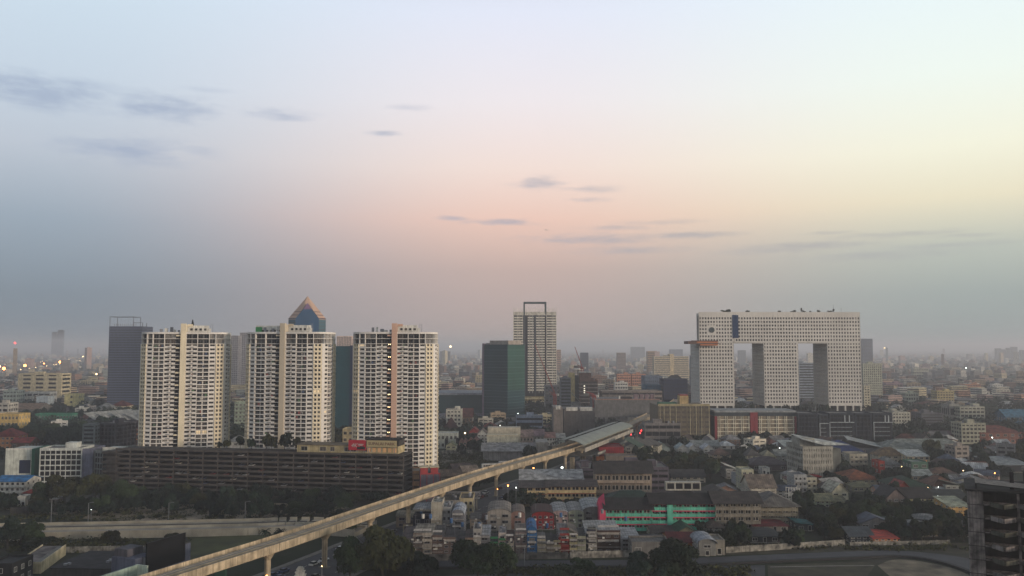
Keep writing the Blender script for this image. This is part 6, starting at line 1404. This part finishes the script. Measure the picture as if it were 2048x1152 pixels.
m = MB(); m.box(-w / 2, w / 2, 0, 22, 0, 6, CONCD); m.build('wall', r); m = MB(); m.box(-w / 2 - .3, w / 2 + .3, -.3, 22.3, 6, 6.3, mat('tar_roof', (.022, .02, .022), .9, .5, .3)); m.build('roof', r)
m = MB(); R = random.Random(2); [m.box(x, x + .9, y, y + .9, 6.3, 6.9, METAL) for x, y in ((R.uniform(-.45, .45) * w, R.uniform(2, 20)) for _ in range(14))]; m.build('roof_vent', r)
SLT = wall((84, 88, 104))
x, y = -110.6, 255.0; r = thing('slate_building', 'slate blue boxy building carrying the black billboard', 'building', (x, y, 0), math.radians(69)); occupy(x, y + 8, 12); occupy(x + 5, y + 18, 10)
m = MB(); m.box(0, 23, 0, 9, 0, 13.0, SLT); m.box(1, 7, 4, 9, 13.01, 15.2, wall((78, 76, 82))); m.box(14, 21, -.06, .02, 3.5, 5.6, GL3); m.build('wall', r); m = MB(); m.box(7.3, 22.7, .3, 8.7, 13.0, 13.2, CONCD); m.build('roof', r)
bb = thing('black_billboard', 'large black unlit billboard mounted on the slate blue building', 'billboard', (x, y, 0), math.radians(69))
m = MB(); m.box(2.5, 18.5, -1.9, -1.5, 8.6, 17.2, mat('black_panel', (.008, .008, .009), .5, spec=.1)); m.build('panel', bb); m = MB(); [m.box(q, q + .25, -1.49, -.05, 9, 12.8, METAL) for q in (3,)]; m.build('support', bb)
for q in (10, 17.6): m = MB(); m.box(q, q + .25, -1.49, -.05, 9, 12.8, METAL); m.build('support', bb)
x, y = -105.4, 244.6; r = thing('pale_green_wall', 'pale greenish blank wall rising from the bottom edge beside the viaduct', 'building', (x, y, 0), math.radians(70))
m = MB(); m.box(-36, 0, 0, .6, 0, 14, wall((150, 166, 152))); m.build('wall', r); m = MB(); m.box(-.02, .5, -3.4, .6, 0, 14.02, wall((176, 186, 170))); m.build('return_wall', r)
house(-30, 22, 1132, 1175, 12, 'black roof corner cut by the lower left edge', (30, 30, 32), (24, 24, 26), 'flat', 2, 1, 'shed')
# pumping mast and shrine
x, y = G(440, 1158, 0); r = thing('signal_mast', 'dark green lattice signal mast beside the viaduct', 'mast', (x, y, 0)); zt = zof(1117, y); m = MB(); GM = mat('mast_green', (.012, .05, .03), .7); [m.box(a, a + .5, c, c + .5, 0, zt, GM) for a in (-1.2, .9) for c in (-.5, .5)]; [m.box(-1.2, 1.4, -.5, 1, z, z + .3, GM) for z in range(1, int(zt), 2)]; m.box(-1.6, 1.8, -.7, 1.2, zt - 6, zt - .4, GM); m.build('frame', r)
x, y = G(600, 1160, 0); r = thing('white_shrine', 'small white stepped shrine tower at the bottom edge', 'shrine', (x, y, 0)); zt = zof(1132, y); m = MB(); k = zt / 6.0
for (s, z0, z1) in ((1.5, 0, .35), (1.2, .35, .62), (.9, .62, .8), (.55, .8, .92)): m.box(-s, s, -s, s, z0 * zt, z1 * zt, WHITE); m.box(-s - .2, s + .2, -s - .2, s + .2, z1 * zt - .15, z1 * zt + .1, WHITE)
m.bar((0, 0, .92 * zt), (0, 0, zt), .4, WHITE, 8, .05); m.build('tower', r)
# ------------------------------------------------------------------ trees placed from the photograph: centre x, top, ground row, width
RH = random.Random(77); PAL = [WH, BW, CR, (166, 146, 120), (160, 134, 124), (168, 128, 106), GY, (150, 156, 150), (140, 130, 120), (200, 190, 170), (110, 112, 118), (128, 100, 84)]; CN = ['white', 'grey-white', 'cream', 'tan', 'pinkish', 'salmon', 'grey', 'pale green', 'taupe', 'ivory', 'slate', 'brown']
RFP = [(92, 56, 46, 'rust'), (96, 94, 92, 'grey'), (112, 112, 112, 'light grey'), (84, 84, 86, 'mid grey'), (64, 56, 52, 'dark brown'), (150, 148, 142, 'pale'), (168, 168, 164, 'white'), (128, 126, 122, 'pale grey'), (60, 80, 70, 'green'), (88, 66, 54, 'brown'), (70, 76, 88, 'slate')]
n = 0; tries = 0
DENSE = [(1440, 2040, 886, 1000, 70), (870, 1110, 836, 905, 22), (1290, 1440, 880, 930, 8), (0, 280, 800, 880, 26), (1620, 1950, 1000, 1075, 7), (1500, 1560, 1066, 1090, 2)]
DQ = [q for q in DENSE for _ in range(q[4])]
while n < 285 and tries < 12000:
    tries += 1
    if n < len(DQ): q = DQ[n]; row = RH.uniform(q[2], q[3]); px = RH.uniform(q[0], q[1])
    else: row = 742 + 130 * RH.random() ** 1.1; px = RH.uniform(-20, 2068)
    x, y = G(px, row)
    far = row < 800; w = RH.uniform(12, 30) if far else RH.uniform(8, 15); dp = RH.uniform(8, 18) if far else RH.uniform(8, 12)
    if n < len(DQ) and tries % 60 == 0: DQ.pop(n)
    if not free(x, y, w * .5) or hides(px - w / y * F / 2, px + w / y * F / 2, pix(x, y, 10)[1], row, .3): continue
    ci = RH.randrange(len(PAL)); wpx = w / y * F
    if RH.random() < (.55 if far else .12 if row < 940 else 0):
        fl = RH.choice((3, 4, 4, 5, 6, 7, 8)) if far else RH.choice((3, 3, 4)); h = fl * 3.1; r, gx, gy, ww = root_at('apartment_block', None, 'building', px - wpx / 2, px + wpx / 2, row, dp, RH.uniform(-30, 30))
        c = PAL[ci]; lattice(r, ww, dp, h, fl, max(2, int(ww / 4)), 3, wall(c), sh=.5, pw=1.1); rs = MB(); rs.box(-ww * .2, ww * .15, 2, 6, h, h + 2.6, wall(c)); rs.box(-ww / 2 + .3, ww / 2 - .3, .3, dp - .3, h - .02, h + .1, CONC); rs.build('roof', r)
        auto(r, '%s %s-storey flat-roofed block' % (CN[ci], ['', '', '', 'three', 'four', 'five', 'six', 'seven', 'eight'][fl]), px, row - 8, 'scattered blocks of the city')
    else:
        rf = RH.choice(RFP); kd = RH.choice(('hip', 'gable', 'gabley', 'hip')); h = RH.uniform(6.5, 10) if row < 960 else RH.uniform(5, 7.5); yt = pix(x, y, h)[1]
        house(px - wpx / 2, px + wpx / 2, yt, row, dp, None, PAL[ci], rf[:3], kd, 2, 3, yaw=RH.uniform(-35, 35), rf=.4, desc='%s house with %s %s roof' % (CN[ci], rf[3], 'hip' if kd == 'hip' else 'gable'), group='scattered houses of the city')
    n += 1
BIG = [(765, 1046, 1168, 140, 'huge dark tree rising from the bottom edge left of the shophouses'), (700, 1078, 1168, 90, 'dark tree in the bottom corner between viaduct and shophouses'), (850, 1096, 1160, 70, 'dark tree before the left-end shophouses'),
 (955, 1082, 1158, 120, 'broad dark tree in front of the white shophouses'), (1000, 1090, 1150, 70, 'right shoulder tree beside the broad dark tree at the shophouses'), (1165, 1118, 1150, 60, 'small leaning tree by the race track below the brown shophouse'),
 (1355, 1083, 1160, 130, 'big round dark tree in front of the deep red roof'), (1300, 1110, 1168, 100, 'bushy tree left of the big round dark tree at the bottom'), (1130, 1135, 1160, 90, 'low bush at the bottom edge below the red shophouse'),
 (40, 1040, 1092, 66, 'dense bush tree at the left end of the railway embankment'), (15, 1030, 1100, 60, 'dark tree at the left edge below the embankment'), (66, 1048, 1090, 44, 'dark bush right of the dense bush tree at left'),
 (75, 1074, 1098, 60, 'low bush below the embankment at left'), (222, 1056, 1090, 44, 'thin half-bare tree over the railway embankment'), (345, 1062, 1090, 40, 'bushy tree peeping over the black billboard'),
 (130, 942, 1010, 86, 'largest dark tree before the white modern apartments'), (190, 938, 1008, 80, 'dark tree between modern apartments and parking garage'), (95, 962, 1012, 60, 'dark tree left of the largest dark tree'), (240, 962, 1015, 70, 'dark tree under the left end of the parking garage'),
 (690, 985, 1022, 50, 'tree under the right end of the parking garage'), (520, 975, 1040, 60, 'tall tree in front of the middle of the parking garage'), (470, 985, 1042, 50, 'tree left of the tall tree before the garage'), (600, 1000, 1036, 60, 'tree before the garage near the viaduct')]
for (x, t, y, w, l) in BIG: treepx(x, t, y, w, label=l)
RT = random.Random(21)
# belts of trees in front of the garage and along the lots: (x0,x1,row0,row1,count,hmin,hmax)
BELTS = [(235, 800, 992, 1012, 46, 5, 8), (140, 520, 1004, 1030, 26, 5, 9), (420, 720, 1020, 1036, 12, 3, 6), (60, 240, 1010, 1036, 16, 4, 8), (0, 120, 1004, 1022, 8, 5, 8), (150, 640, 1030, 1042, 8, 1.5, 3),
 (680, 830, 1060, 1150, 12, 6, 9), (940, 1060, 968, 1018, 22, 6, 10), (1060, 1200, 1008, 1020, 10, 4, 7), (1270, 1445, 915, 965, 34, 9, 14), (1440, 1600, 888, 960, 26, 7, 10), (1590, 1700, 925, 985, 24, 6, 10),
 (1340, 1440, 874, 900, 14, 8, 13), (1440, 1600, 882, 892, 16, 7, 11), (1600, 1790, 884, 900, 14, 5, 8), (1690, 1960, 920, 975, 26, 6, 9), (1860, 2048, 898, 960, 30, 8, 12), (1600, 1960, 985, 1085, 80, 6, 10), (1440, 1600, 1050, 1098, 26, 5, 9),
 (1390, 1520, 1045, 1085, 18, 4, 8), (20, 170, 868, 900, 34, 10, 15), (60, 230, 850, 884, 34, 10, 15), (230, 290, 888, 905, 8, 5, 8), (440, 500, 855, 905, 16, 9, 14), (650, 712, 855, 905, 14, 8, 13), (870, 970, 850, 905, 24, 6, 10), (1000, 1120, 838, 880, 16, 6, 10), (500, 600, 1072, 1085, 3, 3, 4),
 (1200, 1330, 838, 866, 18, 6, 10), (0, 280, 795, 850, 64, 8, 13), (1780, 2048, 838, 880, 22, 7, 11), (880, 1110, 815, 850, 26, 8, 12), (1480, 1680, 812, 836, 0, 8, 12)]
for (a, c, r0, r1, n, h0, h1) in BELTS:
    k = 0; tries = 0
    while k < n and tries < n * 14:
        tries += 1; px, py = RT.uniform(a, c), r0 + (r1 - r0) * math.sqrt(RT.random()); x, y = G(px, py); h = RT.uniform(h0, h1); rad = h * RT.uniform(.42, .62)
        if free(x, y, rad * .45) and not hides(px - rad / y * F, px + rad / y * F, pix(x, y, h)[1], py, .45): tree(x, y, h, rad); k += 1
# row of plants round the tower podium of the legged tower
for px in (1478, 1486, 1494, 1503, 1512, 1540, 1552, 1566, 1580, 1590, 1640, 1652, 1740, 1752, 1764, 1600, 1616):
    x = Xof(px, 818); tree(x, 818 - RT.uniform(8, 12), RT.uniform(19, 23), RT.uniform(5, 7), desc='small podium tree', group='trees round the three-legged tower')
# palms near the viaduct
def palm(px, t, y, label):
    x, yy = G(px, y); h = zof(t, yy) - 1; r = thing('palm_tree', label, 'palm', (x, yy, 0), RT.random() * 6, 'palms by the viaduct'); m = MB(); m.bar((0, 0, 0), (0, 0, h), .25, BARK, 7, .18); m.build('trunk', r)
    m = MB()
    for k in range(22):
        a = k * 2.4; L = RT.uniform(2.6, 3.8); el = RT.uniform(-.2, 1.1); p = Vector((0, 0, h)); prev = p; s = Vector((-math.sin(a), math.cos(a), 0))
        for j in range(6):
            e = el - j * .32; q = prev + Vector((math.cos(a) * math.cos(e), math.sin(a) * math.cos(e), math.sin(e))) * L / 6; wd = .42 * (1 - j / 6.5)
            m.face([tuple(prev - s * wd - Vector((0, 0, .15))), tuple(prev), tuple(q), tuple(q - s * wd * .8 - Vector((0, 0, .15)))], LEAF[1]); m.face([tuple(prev), tuple(prev + s * wd - Vector((0, 0, .15))), tuple(q + s * wd * .8 - Vector((0, 0, .15))), tuple(q)], LEAF[1]); prev = q
    m.build('crown', r); occupy(x, yy, 2)
for (px, t, y, l) in ((531, 1058, 1098, 'palm left of the pair beside the viaduct'), (560, 1057, 1098, 'palm right of the pair beside the viaduct'), (1062, 985, 1018, 'palm before the cream banded school, left one'), (1080, 985, 1018, 'palm before the cream banded school, right one')): palm(px, t, y, l)
# low scrub on the lots
def scrub(name, polys, n, seed):
    rs = np.random.RandomState(seed); P = []
    for (a, c, r0, r1, k) in polys:
        for _ in range(k):
            px, py = rs.uniform(a, c), rs.uniform(r0, r1); x, y = G(px, py)
            s = rs.uniform(.5, 1.6); m_ = 26
            q = rs.normal(size=(m_, 3)) * np.array([s, s, s * .45]); q[:, 2] = np.abs(q[:, 2]) + .05; P.append(q + np.array([x, y, 0]))
    P = np.concatenate(P); n = len(P); nn = rs.normal(size=(n, 3)); nn /= np.linalg.norm(nn, axis=1)[:, None]; t = np.cross(nn, rs.normal(size=(n, 3))); t /= np.linalg.norm(t, axis=1)[:, None]; b_ = np.cross(nn, t); s = .28 * rs.uniform(.6, 1.5, n)[:, None]
    v = np.stack([P - t * s - b_ * s, P + t * s - b_ * s, P + t * s + b_ * s, P - t * s + b_ * s], 1).reshape(-1, 3); v[:, 2] = np.maximum(v[:, 2], .01)
    me = bpy.data.meshes.new(name); me.vertices.add(4 * n); me.vertices.foreach_set('co', v.ravel()); me.loops.add(4 * n); me.loops.foreach_set('vertex_index', np.arange(4 * n)); me.polygons.add(n); me.polygons.foreach_set('loop_start', np.arange(0, 4 * n, 4)); me.materials.append(LEAF[2]); me.update()
    o = place(me, name, None, None, 'stuff'); o['label'] = 'low scrub and weeds growing over the bare lots and verges'; o['category'] = 'scrub'
scrub('scrub', [(0, 700, 1008, 1044, 260), (0, 370, 1080, 1104, 220), (700, 1960, 1092, 1100, 160), (1000, 1500, 1138, 1152, 200), (876, 975, 906, 940, 240)], 0, 5)

# ------------------------------------------------------------------ lamps, cars, plane
def lamp(px, py, d, m_, size, label=None, desc=None, name='street_lamp'):
    size *= .72 if d < 1500 else 1.15
    z = max(zof(py, d), .8); x = Xof(px, d, z); r = thing(name, label, 'lamp', (x, d, 0), 0, 'glowing lamps'); b = MB(); b.bar((0, 0, 0), (0, 0, z), .08 if size < .5 else .2, METAL, 5); b.build('pole', r); b = MB(); b.ball((0, -.3, z), size, m_); b.build('lamp_head', r)
    if desc: auto(r, desc, px, py, 'glowing lamps')
for (px, py, d, m_, s) in ((8, 737, 2150, LAMPO, 3.4), (50, 731, 2400, LAMPO, 3.4), (120, 724, 2900, LAMPO, 3.6), (88, 727, 2600, LAMPO, 1.8), (2, 749, 2000, LAMPO, 2.2), (0, 733, 2150, LAMPW, 1.8)): lamp(px, py, d, m_, s, desc='large orange glowing lamp of the expressway')
for (px, py, d, m_, s, n_) in ((1067, 909 + 27, 505, LAMPO, .55, 'red-orange glowing lamp'), (1016, 971, 400, LAMPO, .5, 'red-orange glowing lamp'), (995, 978, 390, LAMPO, .25, 'small red lamp'), (1143, 916, 560, LAMPO, .7, 'orange glowing lamp'), (1187, 907, 590, LAMPO, .6, 'orange glowing lamp'),
     (1852, 923, 540, LAMPO, .45, 'orange glowing lamp'), (1803, 933, 520, LAMPW, .3, 'small warm lamp'), (1732, 936, 510, LAMPW, .3, 'small warm lamp'), (1693, 938, 510, LAMPW, .3, 'small warm lamp'), (1665, 917, 560, LAMPWH, .35, 'white lamp'), (1559, 896, 600, LAMPWH, .5, 'white lamp'),
     (1976, 852, 800, LAMPO, .7, 'orange glowing lamp'), (2028, 853, 800, LAMPW, .7, 'warm yellow lamp'), (1989, 946, 480, LAMPO, .4, 'orange glowing lamp'), (1926, 941, 490, LAMPW, .35, 'warm lamp'), (1855, 975, 425, LAMPW, .3, 'warm lamp'), (1876, 974, 425, LAMPWH, .3, 'white lamp'), (1875, 992, 400, LAMPWH, .35, 'white lamp'), (1640, 1012, 390, LAMPWH, .28, 'white lamp'),
     (1618, 943, 500, LAMPO, .35, 'orange lamp'), (930, 866, 660, LAMPW, .8, 'warm yellow glowing lamp'), (1000, 851, 740, LAMPWH, .5, 'white lamp'), (1077, 837, 800, LAMPWH, .8, 'bright greenish white lamp'), (1036, 827, 860, LAMPWH, .5, 'white lamp'), (1032, 975, 400, LAMPWH, .35, 'white floodlight'), (644, 1132, 262, LAMPW, .22, 'small warm lamp'),
     (534, 1151, 258, LAMPO, .35, 'orange lamp'), (183, 1019, 375, LAMPWH, .2, 'small white lamp'), (315, 988, 415, LAMPWH, .22, 'small white lamp'), (47, 994, 420, LAMPWH, .2, 'small white lamp'), (193, 748, 1900, LAMPW, 1.6, 'pale lamp'), (166, 713, 3800, LAMPW, 2.2, 'pale lamp'), (901, 693, 2900, LAMPW, 3.0, 'bright lamp on the horizon'), (1769, 696, 3400, LAMPW, 2.0, 'faint lamp in the haze'), (1965, 754, 1900, LAMPWH, 1.2, 'white lamp in the haze'), (1932, 736, 2600, LAMPWH, 1.6, 'white lamp in the haze'),
     (1775, 771, 1500, LAMPWH, 1.3, 'bright white lamp in the haze'), (1786, 771, 1500, LAMPWH, 1.3, 'bright white lamp in the haze'), (1796, 772, 1500, LAMPWH, 1.3, 'bright white lamp in the haze'), (1808, 773, 1500, LAMPWH, 1.3, 'bright white lamp in the haze'), (1954, 779, 1500, LAMPWH, 1.0, 'bright white lamp in the haze'), (1861, 850, 800, LAMPWH, .7, 'white lamp'), (1984, 875, 660, LAMPWH, .6, 'white lamp'), (1968, 901, 590, LAMPWH, .5, 'white lamp'),
     (1283, 861, 700, LAMPR, .9, 'red light cluster lamp'), (1286, 865, 690, LAMPR, .8, 'red light cluster lamp'), (1280, 866, 690, LAMPR, .7, 'red light cluster lamp'), (1262, 869, 680, LAMPR, .6, 'red signal lamp'), (1347, 940, 510, LAMPW, .35, 'warm yellow lamp'), (30, 686, 3000, LAMPR, 3.0, 'pinkish lit sign lamp'), (11, 796, 1200, LAMPWH, .9, 'white lamp'), (187, 789, 1250, LAMPWH, .6, 'white lamp')):
    lamp(px, py, d, m_, s, desc=n_)
lamp(1124, 935, 520, LAMPWH, .95, label='brightest white floodlight standing just above the gymnasium roof')
# expressway on the far left
hw = [G(px, py, 12) for (px, py) in ((-60, 755), (0, 745), (60, 737), (110, 730), (160, 722), (205, 716), (240, 713))]; hw2 = [G(px, py, 12) for (px, py) in ((-60, 735), (0, 730), (60, 726), (110, 721), (160, 717), (205, 713), (240, 711))]
r = thing('expressway', 'hazy elevated expressway with traffic lights beyond the cream hospital block', 'expressway', (0, 0, 0))
for L in (hw, hw2): strip('deck', L, -9, 9, 10.4, CONC, 12).build('deck', r); strip('parapet', L, 8.6, 9, 12.01, CONC, 13).build('parapet', r)
RC = random.Random(12)
def car_at(x, y, rz, z=0.0, mesh=None, label=None, desc=None, px=0, py=0, lights=None, group='cars in the street'):
    r = thing('car', label, 'car', (x, y, z), rz, group); place(mesh or RC.choice(CARS), 'body', r)
    if lights:
        for s in (-.6, .6): b = MB(); b.ball((2.15, s, .62), lights[1], lights[0], 6, 4); b.build('headlight', r)
    if desc: auto(r, desc, px, py, group)
for L in (hw, hw2):
    for i in range(len(L) - 1):
        for k in range(3):
            t = RC.random(); x = L[i][0] * (1 - t) + L[i + 1][0] * t; y = L[i][1] * (1 - t) + L[i + 1][1] * t; px, py = pix(x, y, 12)
            car_at(x, y - 3, -math.pi / 2, 12.02, desc='tiny headlit expressway car', px=px, py=py, lights=(LAMPW, .75), group='cars on the expressway')
for i in range(6, len(VL) - 14):
    a, c = Vector(VL[i]), Vector(VL[i + 1]); d = (c - a).normalized(); n = Vector((d.y, -d.x))
    for s in (-1, 1):
        for off in (5, 9):
            if RC.random() < .42:
                p = a + (c - a) * RC.random() + n * s * off; px, py = pix(p.x, p.y, 1); lit = RC.random() < .35
                car_at(p.x, p.y, math.atan2(d.y, d.x) + (0 if s < 0 else math.pi), .03, desc='car under the viaduct', px=px, py=py, lights=(LAMPWH if s > 0 else LAMPR, .16) if lit else None)
def bus(px, y, label, c, yaw, L=11):
    x, yy = G(px, y); r = thing('bus', label, 'bus', (x, yy, 0), math.radians(yaw), 'parked buses and trucks'); m = MB(); m.box(-L / 2, L / 2, -1.25, 1.25, .5, 3.2, c); m.box(-L / 2 + .2, L / 2 - .2, -1.1, 1.1, 3.2, 3.4, WHITE); m.build('body', r)
    for k in range(6):
        q = MB(); X = -L / 2 + .8 + k * (L - 1.6) / 6; q.box(X, X + (L - 1.6) / 6 - .25, -1.29, -1.2, 1.7, 2.7, GL); q.build('window', r)
    m = MB(); m.box(L / 2 - .05, L / 2 + .04, -1.1, 1.1, 1.5, 2.8, GL); m.build('windscreen', r)
    for X in (-L * .32, L * .32):
        for Y in (-1.28, .95): m = MB(); m.bar((X, Y, .5), (X, Y + .33, .5), .5, DARK, 12); m.build('wheel', r)
    occupy(x, yy, 6)
bus(980, 938, 'white bus parked left of the others behind the viaduct', WHITE, 20); bus(996, 937, 'pale bus parked just right of the leftmost bus behind the viaduct', wall((170, 170, 172)), 16); bus(1014, 933, 'grey bus parked rightmost behind the viaduct', wall((130, 132, 136)), 14)
bus(908, 968, 'blue truck-like bus behind the viaduct parapet', mat('truck_blue', (.03, .12, .25), .6), 26); bus(930, 956, 'orange-red truck behind the viaduct parapet', mat('truck_red', (.35, .06, .03), .6), 24, 8); bus(946, 950, 'green truck behind the viaduct parapet', mat('truck_green', (.03, .2, .12), .6), 24, 8)
for (a, c, t, y, rc, l) in ((878, 925, 938, 972, (100, 84, 72), 'long brown market shed roof left of the blue truck'), (926, 958, 930, 962, (150, 130, 112), 'cream and rust striped market roof beside the green truck'), (905, 945, 926, 955, (84, 70, 66), 'low rusty shed behind the vehicle yard')): house(a, c, t, y, 10, l, (90, 78, 68), rc, 'gable', 1, 3, 'market_shed', yaw=20)
# aeroplane
d = 8500; r = thing('aeroplane', 'tiny dark airliner low in the sky above the slender tower', 'aeroplane', (Xof(1094, d), d, zof(460, d)), .3); m = MB(); PL = mat('plane_grey', (.05, .05, .06), .5)
m.bar((-16, 0, 0), (14, 0, 0), 1.8, PL, 8, 1.6); m.bar((14, 0, 0), (17, 0, 0), 1.6, PL, 8, .3); m.build('fuselage', r)
for s in (-1, 1): q = MB(); q.prism([(-3, 0), (4, 0), (-4, s * 16), (-6, s * 16)], -.3, 0, PL); q.build('wing', r)
q = MB(); q.prism([(-16, -.2), (-12, -.2), (-12, .2), (-16, .2)], 1, 6, PL); q.prism([(-16, -5), (-13, -5), (-12, 5), (-16, 5)], 1, 1.3, PL); q.build('tail', r)
# tall street poles
for (px, t, y) in ((490, 1004, 1045), (95 + 242, 1006, 1042), (176, 1006, 1046), (1049, 1096, 1132), (102, 1000, 1045), (1129, 915, 960)):
    x, yy = G(px, y); r = thing('light_pole', None, 'pole', (x, yy, 0), 0, 'slim light poles'); h = zof(t, yy); m = MB(); m.bar((0, 0, 0), (0, 0, h), .12, METAL, 6); m.build('post', r); m = MB(); m.bar((0, 0, h), (1.6, 0, h + .3), .08, METAL, 5); m.box(1.4, 2.2, -.15, .15, h + .22, h + .4, METAL); m.build('arm', r); auto(r, 'slim unlit grey light pole', px, (t + y) / 2, 'slim light poles')

# ------------------------------------------------------------------ the rest of the city: 280 separate houses and blocks, then the far mass
# trees one can still tell apart up to the cap, then masses
N_IND = 0; tries = 0
while N_IND < 150 and tries < 5000:
    tries += 1; row = RT.uniform(765, 930); px = RT.uniform(-20, 2068); x, y = G(px, row); h = RT.uniform(7, 13); rad = h * .5
    if free(x, y, rad * .4) and not hides(px - rad / y * F, px + rad / y * F, pix(x, y, h)[1], row, .45): tree(x, y, h, rad); N_IND += 1
def mass_blocks():
    R = random.Random(3); ms = [wall(c) for c in PAL] + [roofm(q[:3]) for q in RFP]; b = MB(); k = 0
    while k < 5200:
        row = 699.5 + 118 * R.random() ** 2.1; px = R.uniform(-60, 2110); x, y = G(px, row)
        w, dp = R.uniform(9, 26), R.uniform(9, 20)
        h = R.choice((6, 7, 8, 9, 10, 12, 15, 18)) * (1 if y < 1800 else 1.25)
        if y > 2000 and R.random() < .05: h *= R.uniform(1.8, 3.4)
        if y < 2400 and not free(x, y, w * .6): continue
        k += 1; a = R.uniform(-.6, .6); t = Vector((math.cos(a), math.sin(a))); nn = Vector((t.y, -t.x)); o = Vector((x, y)); m_ = R.choice(ms[:12])
        if y > 2600: b.obox(o, t, nn, -w / 2, w / 2, -dp / 2, dp / 2, 0, h, m_); b.obox(o, t, nn, -w / 4, w / 8, -dp / 4, dp / 8, h, h + 2, m_); continue
        b.obox(o, t, nn, -w / 2 + .3, w / 2 - .3, -dp / 2 + .3, dp / 2 - .3, 0, h - .1, GL3); f = int(h / 3)
        for i in range(f): b.obox(o, t, nn, -w / 2, w / 2, -dp / 2, dp / 2, i * h / f, i * h / f + h / f * .55, m_)
        if h < 10:
            hw_, hd = w / 2 + .6, dp / 2 + .6; Q = lambda u, v, z: (o.x + t.x * u + nn.x * v, o.y + t.y * u + nn.y * v, z); rm = R.choice(ms[12:])
            b.face([Q(-hw_, hd, h - .1), Q(hw_, hd, h - .1), Q(hw_ * .5, 0, h + 3), Q(-hw_ * .5, 0, h + 3)], rm); b.face([Q(hw_, -hd, h - .1), Q(-hw_, -hd, h - .1), Q(-hw_ * .5, 0, h + 3), Q(hw_ * .5, 0, h + 3)], rm)
            b.face([Q(hw_, hd, h - .1), Q(hw_, -hd, h - .1), Q(hw_ * .5, 0, h + 3)], rm); b.face([Q(-hw_, -hd, h - .1), Q(-hw_, hd, h - .1), Q(-hw_ * .5, 0, h + 3)], rm)
        else: b.obox(o, t, nn, -w / 2, w / 2, -dp / 2, dp / 2, h - .3, h + .6, m_)
    o = b.build('distant_city', kind='stuff'); o['label'] = 'hazy mass of small distant buildings filling the plain to the horizon'; o['category'] = 'city'
mass_blocks()
def mass_trees():
    rs = np.random.RandomState(8); V = []
    cnt = 9000
    row = 698 + 190 * rs.uniform(0, 1, cnt) ** 1.5; px = rs.uniform(-60, 2110, cnt)
    P = []
    for i in range(cnt):
        x, y = G(px[i], row[i])
        if y < 1600 and not free(x, y, 1.5): continue
        h = rs.uniform(6, 13); rad = h * .55; m_ = 60 if y < 1300 else 26 if y < 2500 else 10
        lf = .9 if y < 1300 else 1.5 if y < 2500 else 3.0
        d = rs.normal(size=(m_, 3)); d /= np.linalg.norm(d, axis=1)[:, None]; p = d * rs.uniform(.6, 1.1, m_)[:, None] * np.array([rad, rad, h * .36]) + np.array([x, y, h * .58])
        n_ = d + rs.normal(size=(m_, 3)) * .5; n_ /= np.linalg.norm(n_, axis=1)[:, None]; t = np.cross(n_, rs.normal(size=(m_, 3))); t /= np.linalg.norm(t, axis=1)[:, None]; bb = np.cross(n_, t); s = lf * rs.uniform(.6, 1.3, m_)[:, None]
        V.append(np.stack([p - t * s - bb * s, p + t * s - bb * s, p + t * s + bb * s, p - t * s + bb * s], 1).reshape(-1, 3))
    v = np.concatenate(V); v[:, 2] = np.maximum(v[:, 2], .05); n = len(v) // 4; me = bpy.data.meshes.new('distant_trees'); me.vertices.add(4 * n); me.vertices.foreach_set('co', v.ravel()); me.loops.add(4 * n); me.loops.foreach_set('vertex_index', np.arange(4 * n)); me.polygons.add(n); me.polygons.foreach_set('loop_start', np.arange(0, 4 * n, 4)); me.materials.append(mat('foliage_far', (.022, .034, .02), .85, .4, .03)); me.update()
    o = place(me, 'distant_trees', None, None, 'stuff'); o['label'] = 'dark tree cover between the distant houses out to the horizon'; o['category'] = 'trees'
mass_trees()
plant_trees()
finish_labels()
for o in THINGS:
    if '_d' in o: del o['_d']
# ------------------------------------------------------------------ haze
hz = MB(); HM = bpy.data.materials.new('haze_air'); HM.use_nodes = True; HM.node_tree.nodes.clear()
_o = HM.node_tree.nodes.new('ShaderNodeOutputMaterial'); _v = HM.node_tree.nodes.new('ShaderNodeVolumePrincipled'); _v.inputs['Color'].default_value = (.95, .94, .97, 1); _v.inputs['Density'].default_value = HAZE; _v.inputs['Anisotropy'].default_value = .2
HM.node_tree.links.new(_v.outputs[0], _o.inputs['Volume'])
hz.box(-15500, 15500, -320, 28500, -1, 142, HM); hzo = hz.build('haze', kind='stuff')
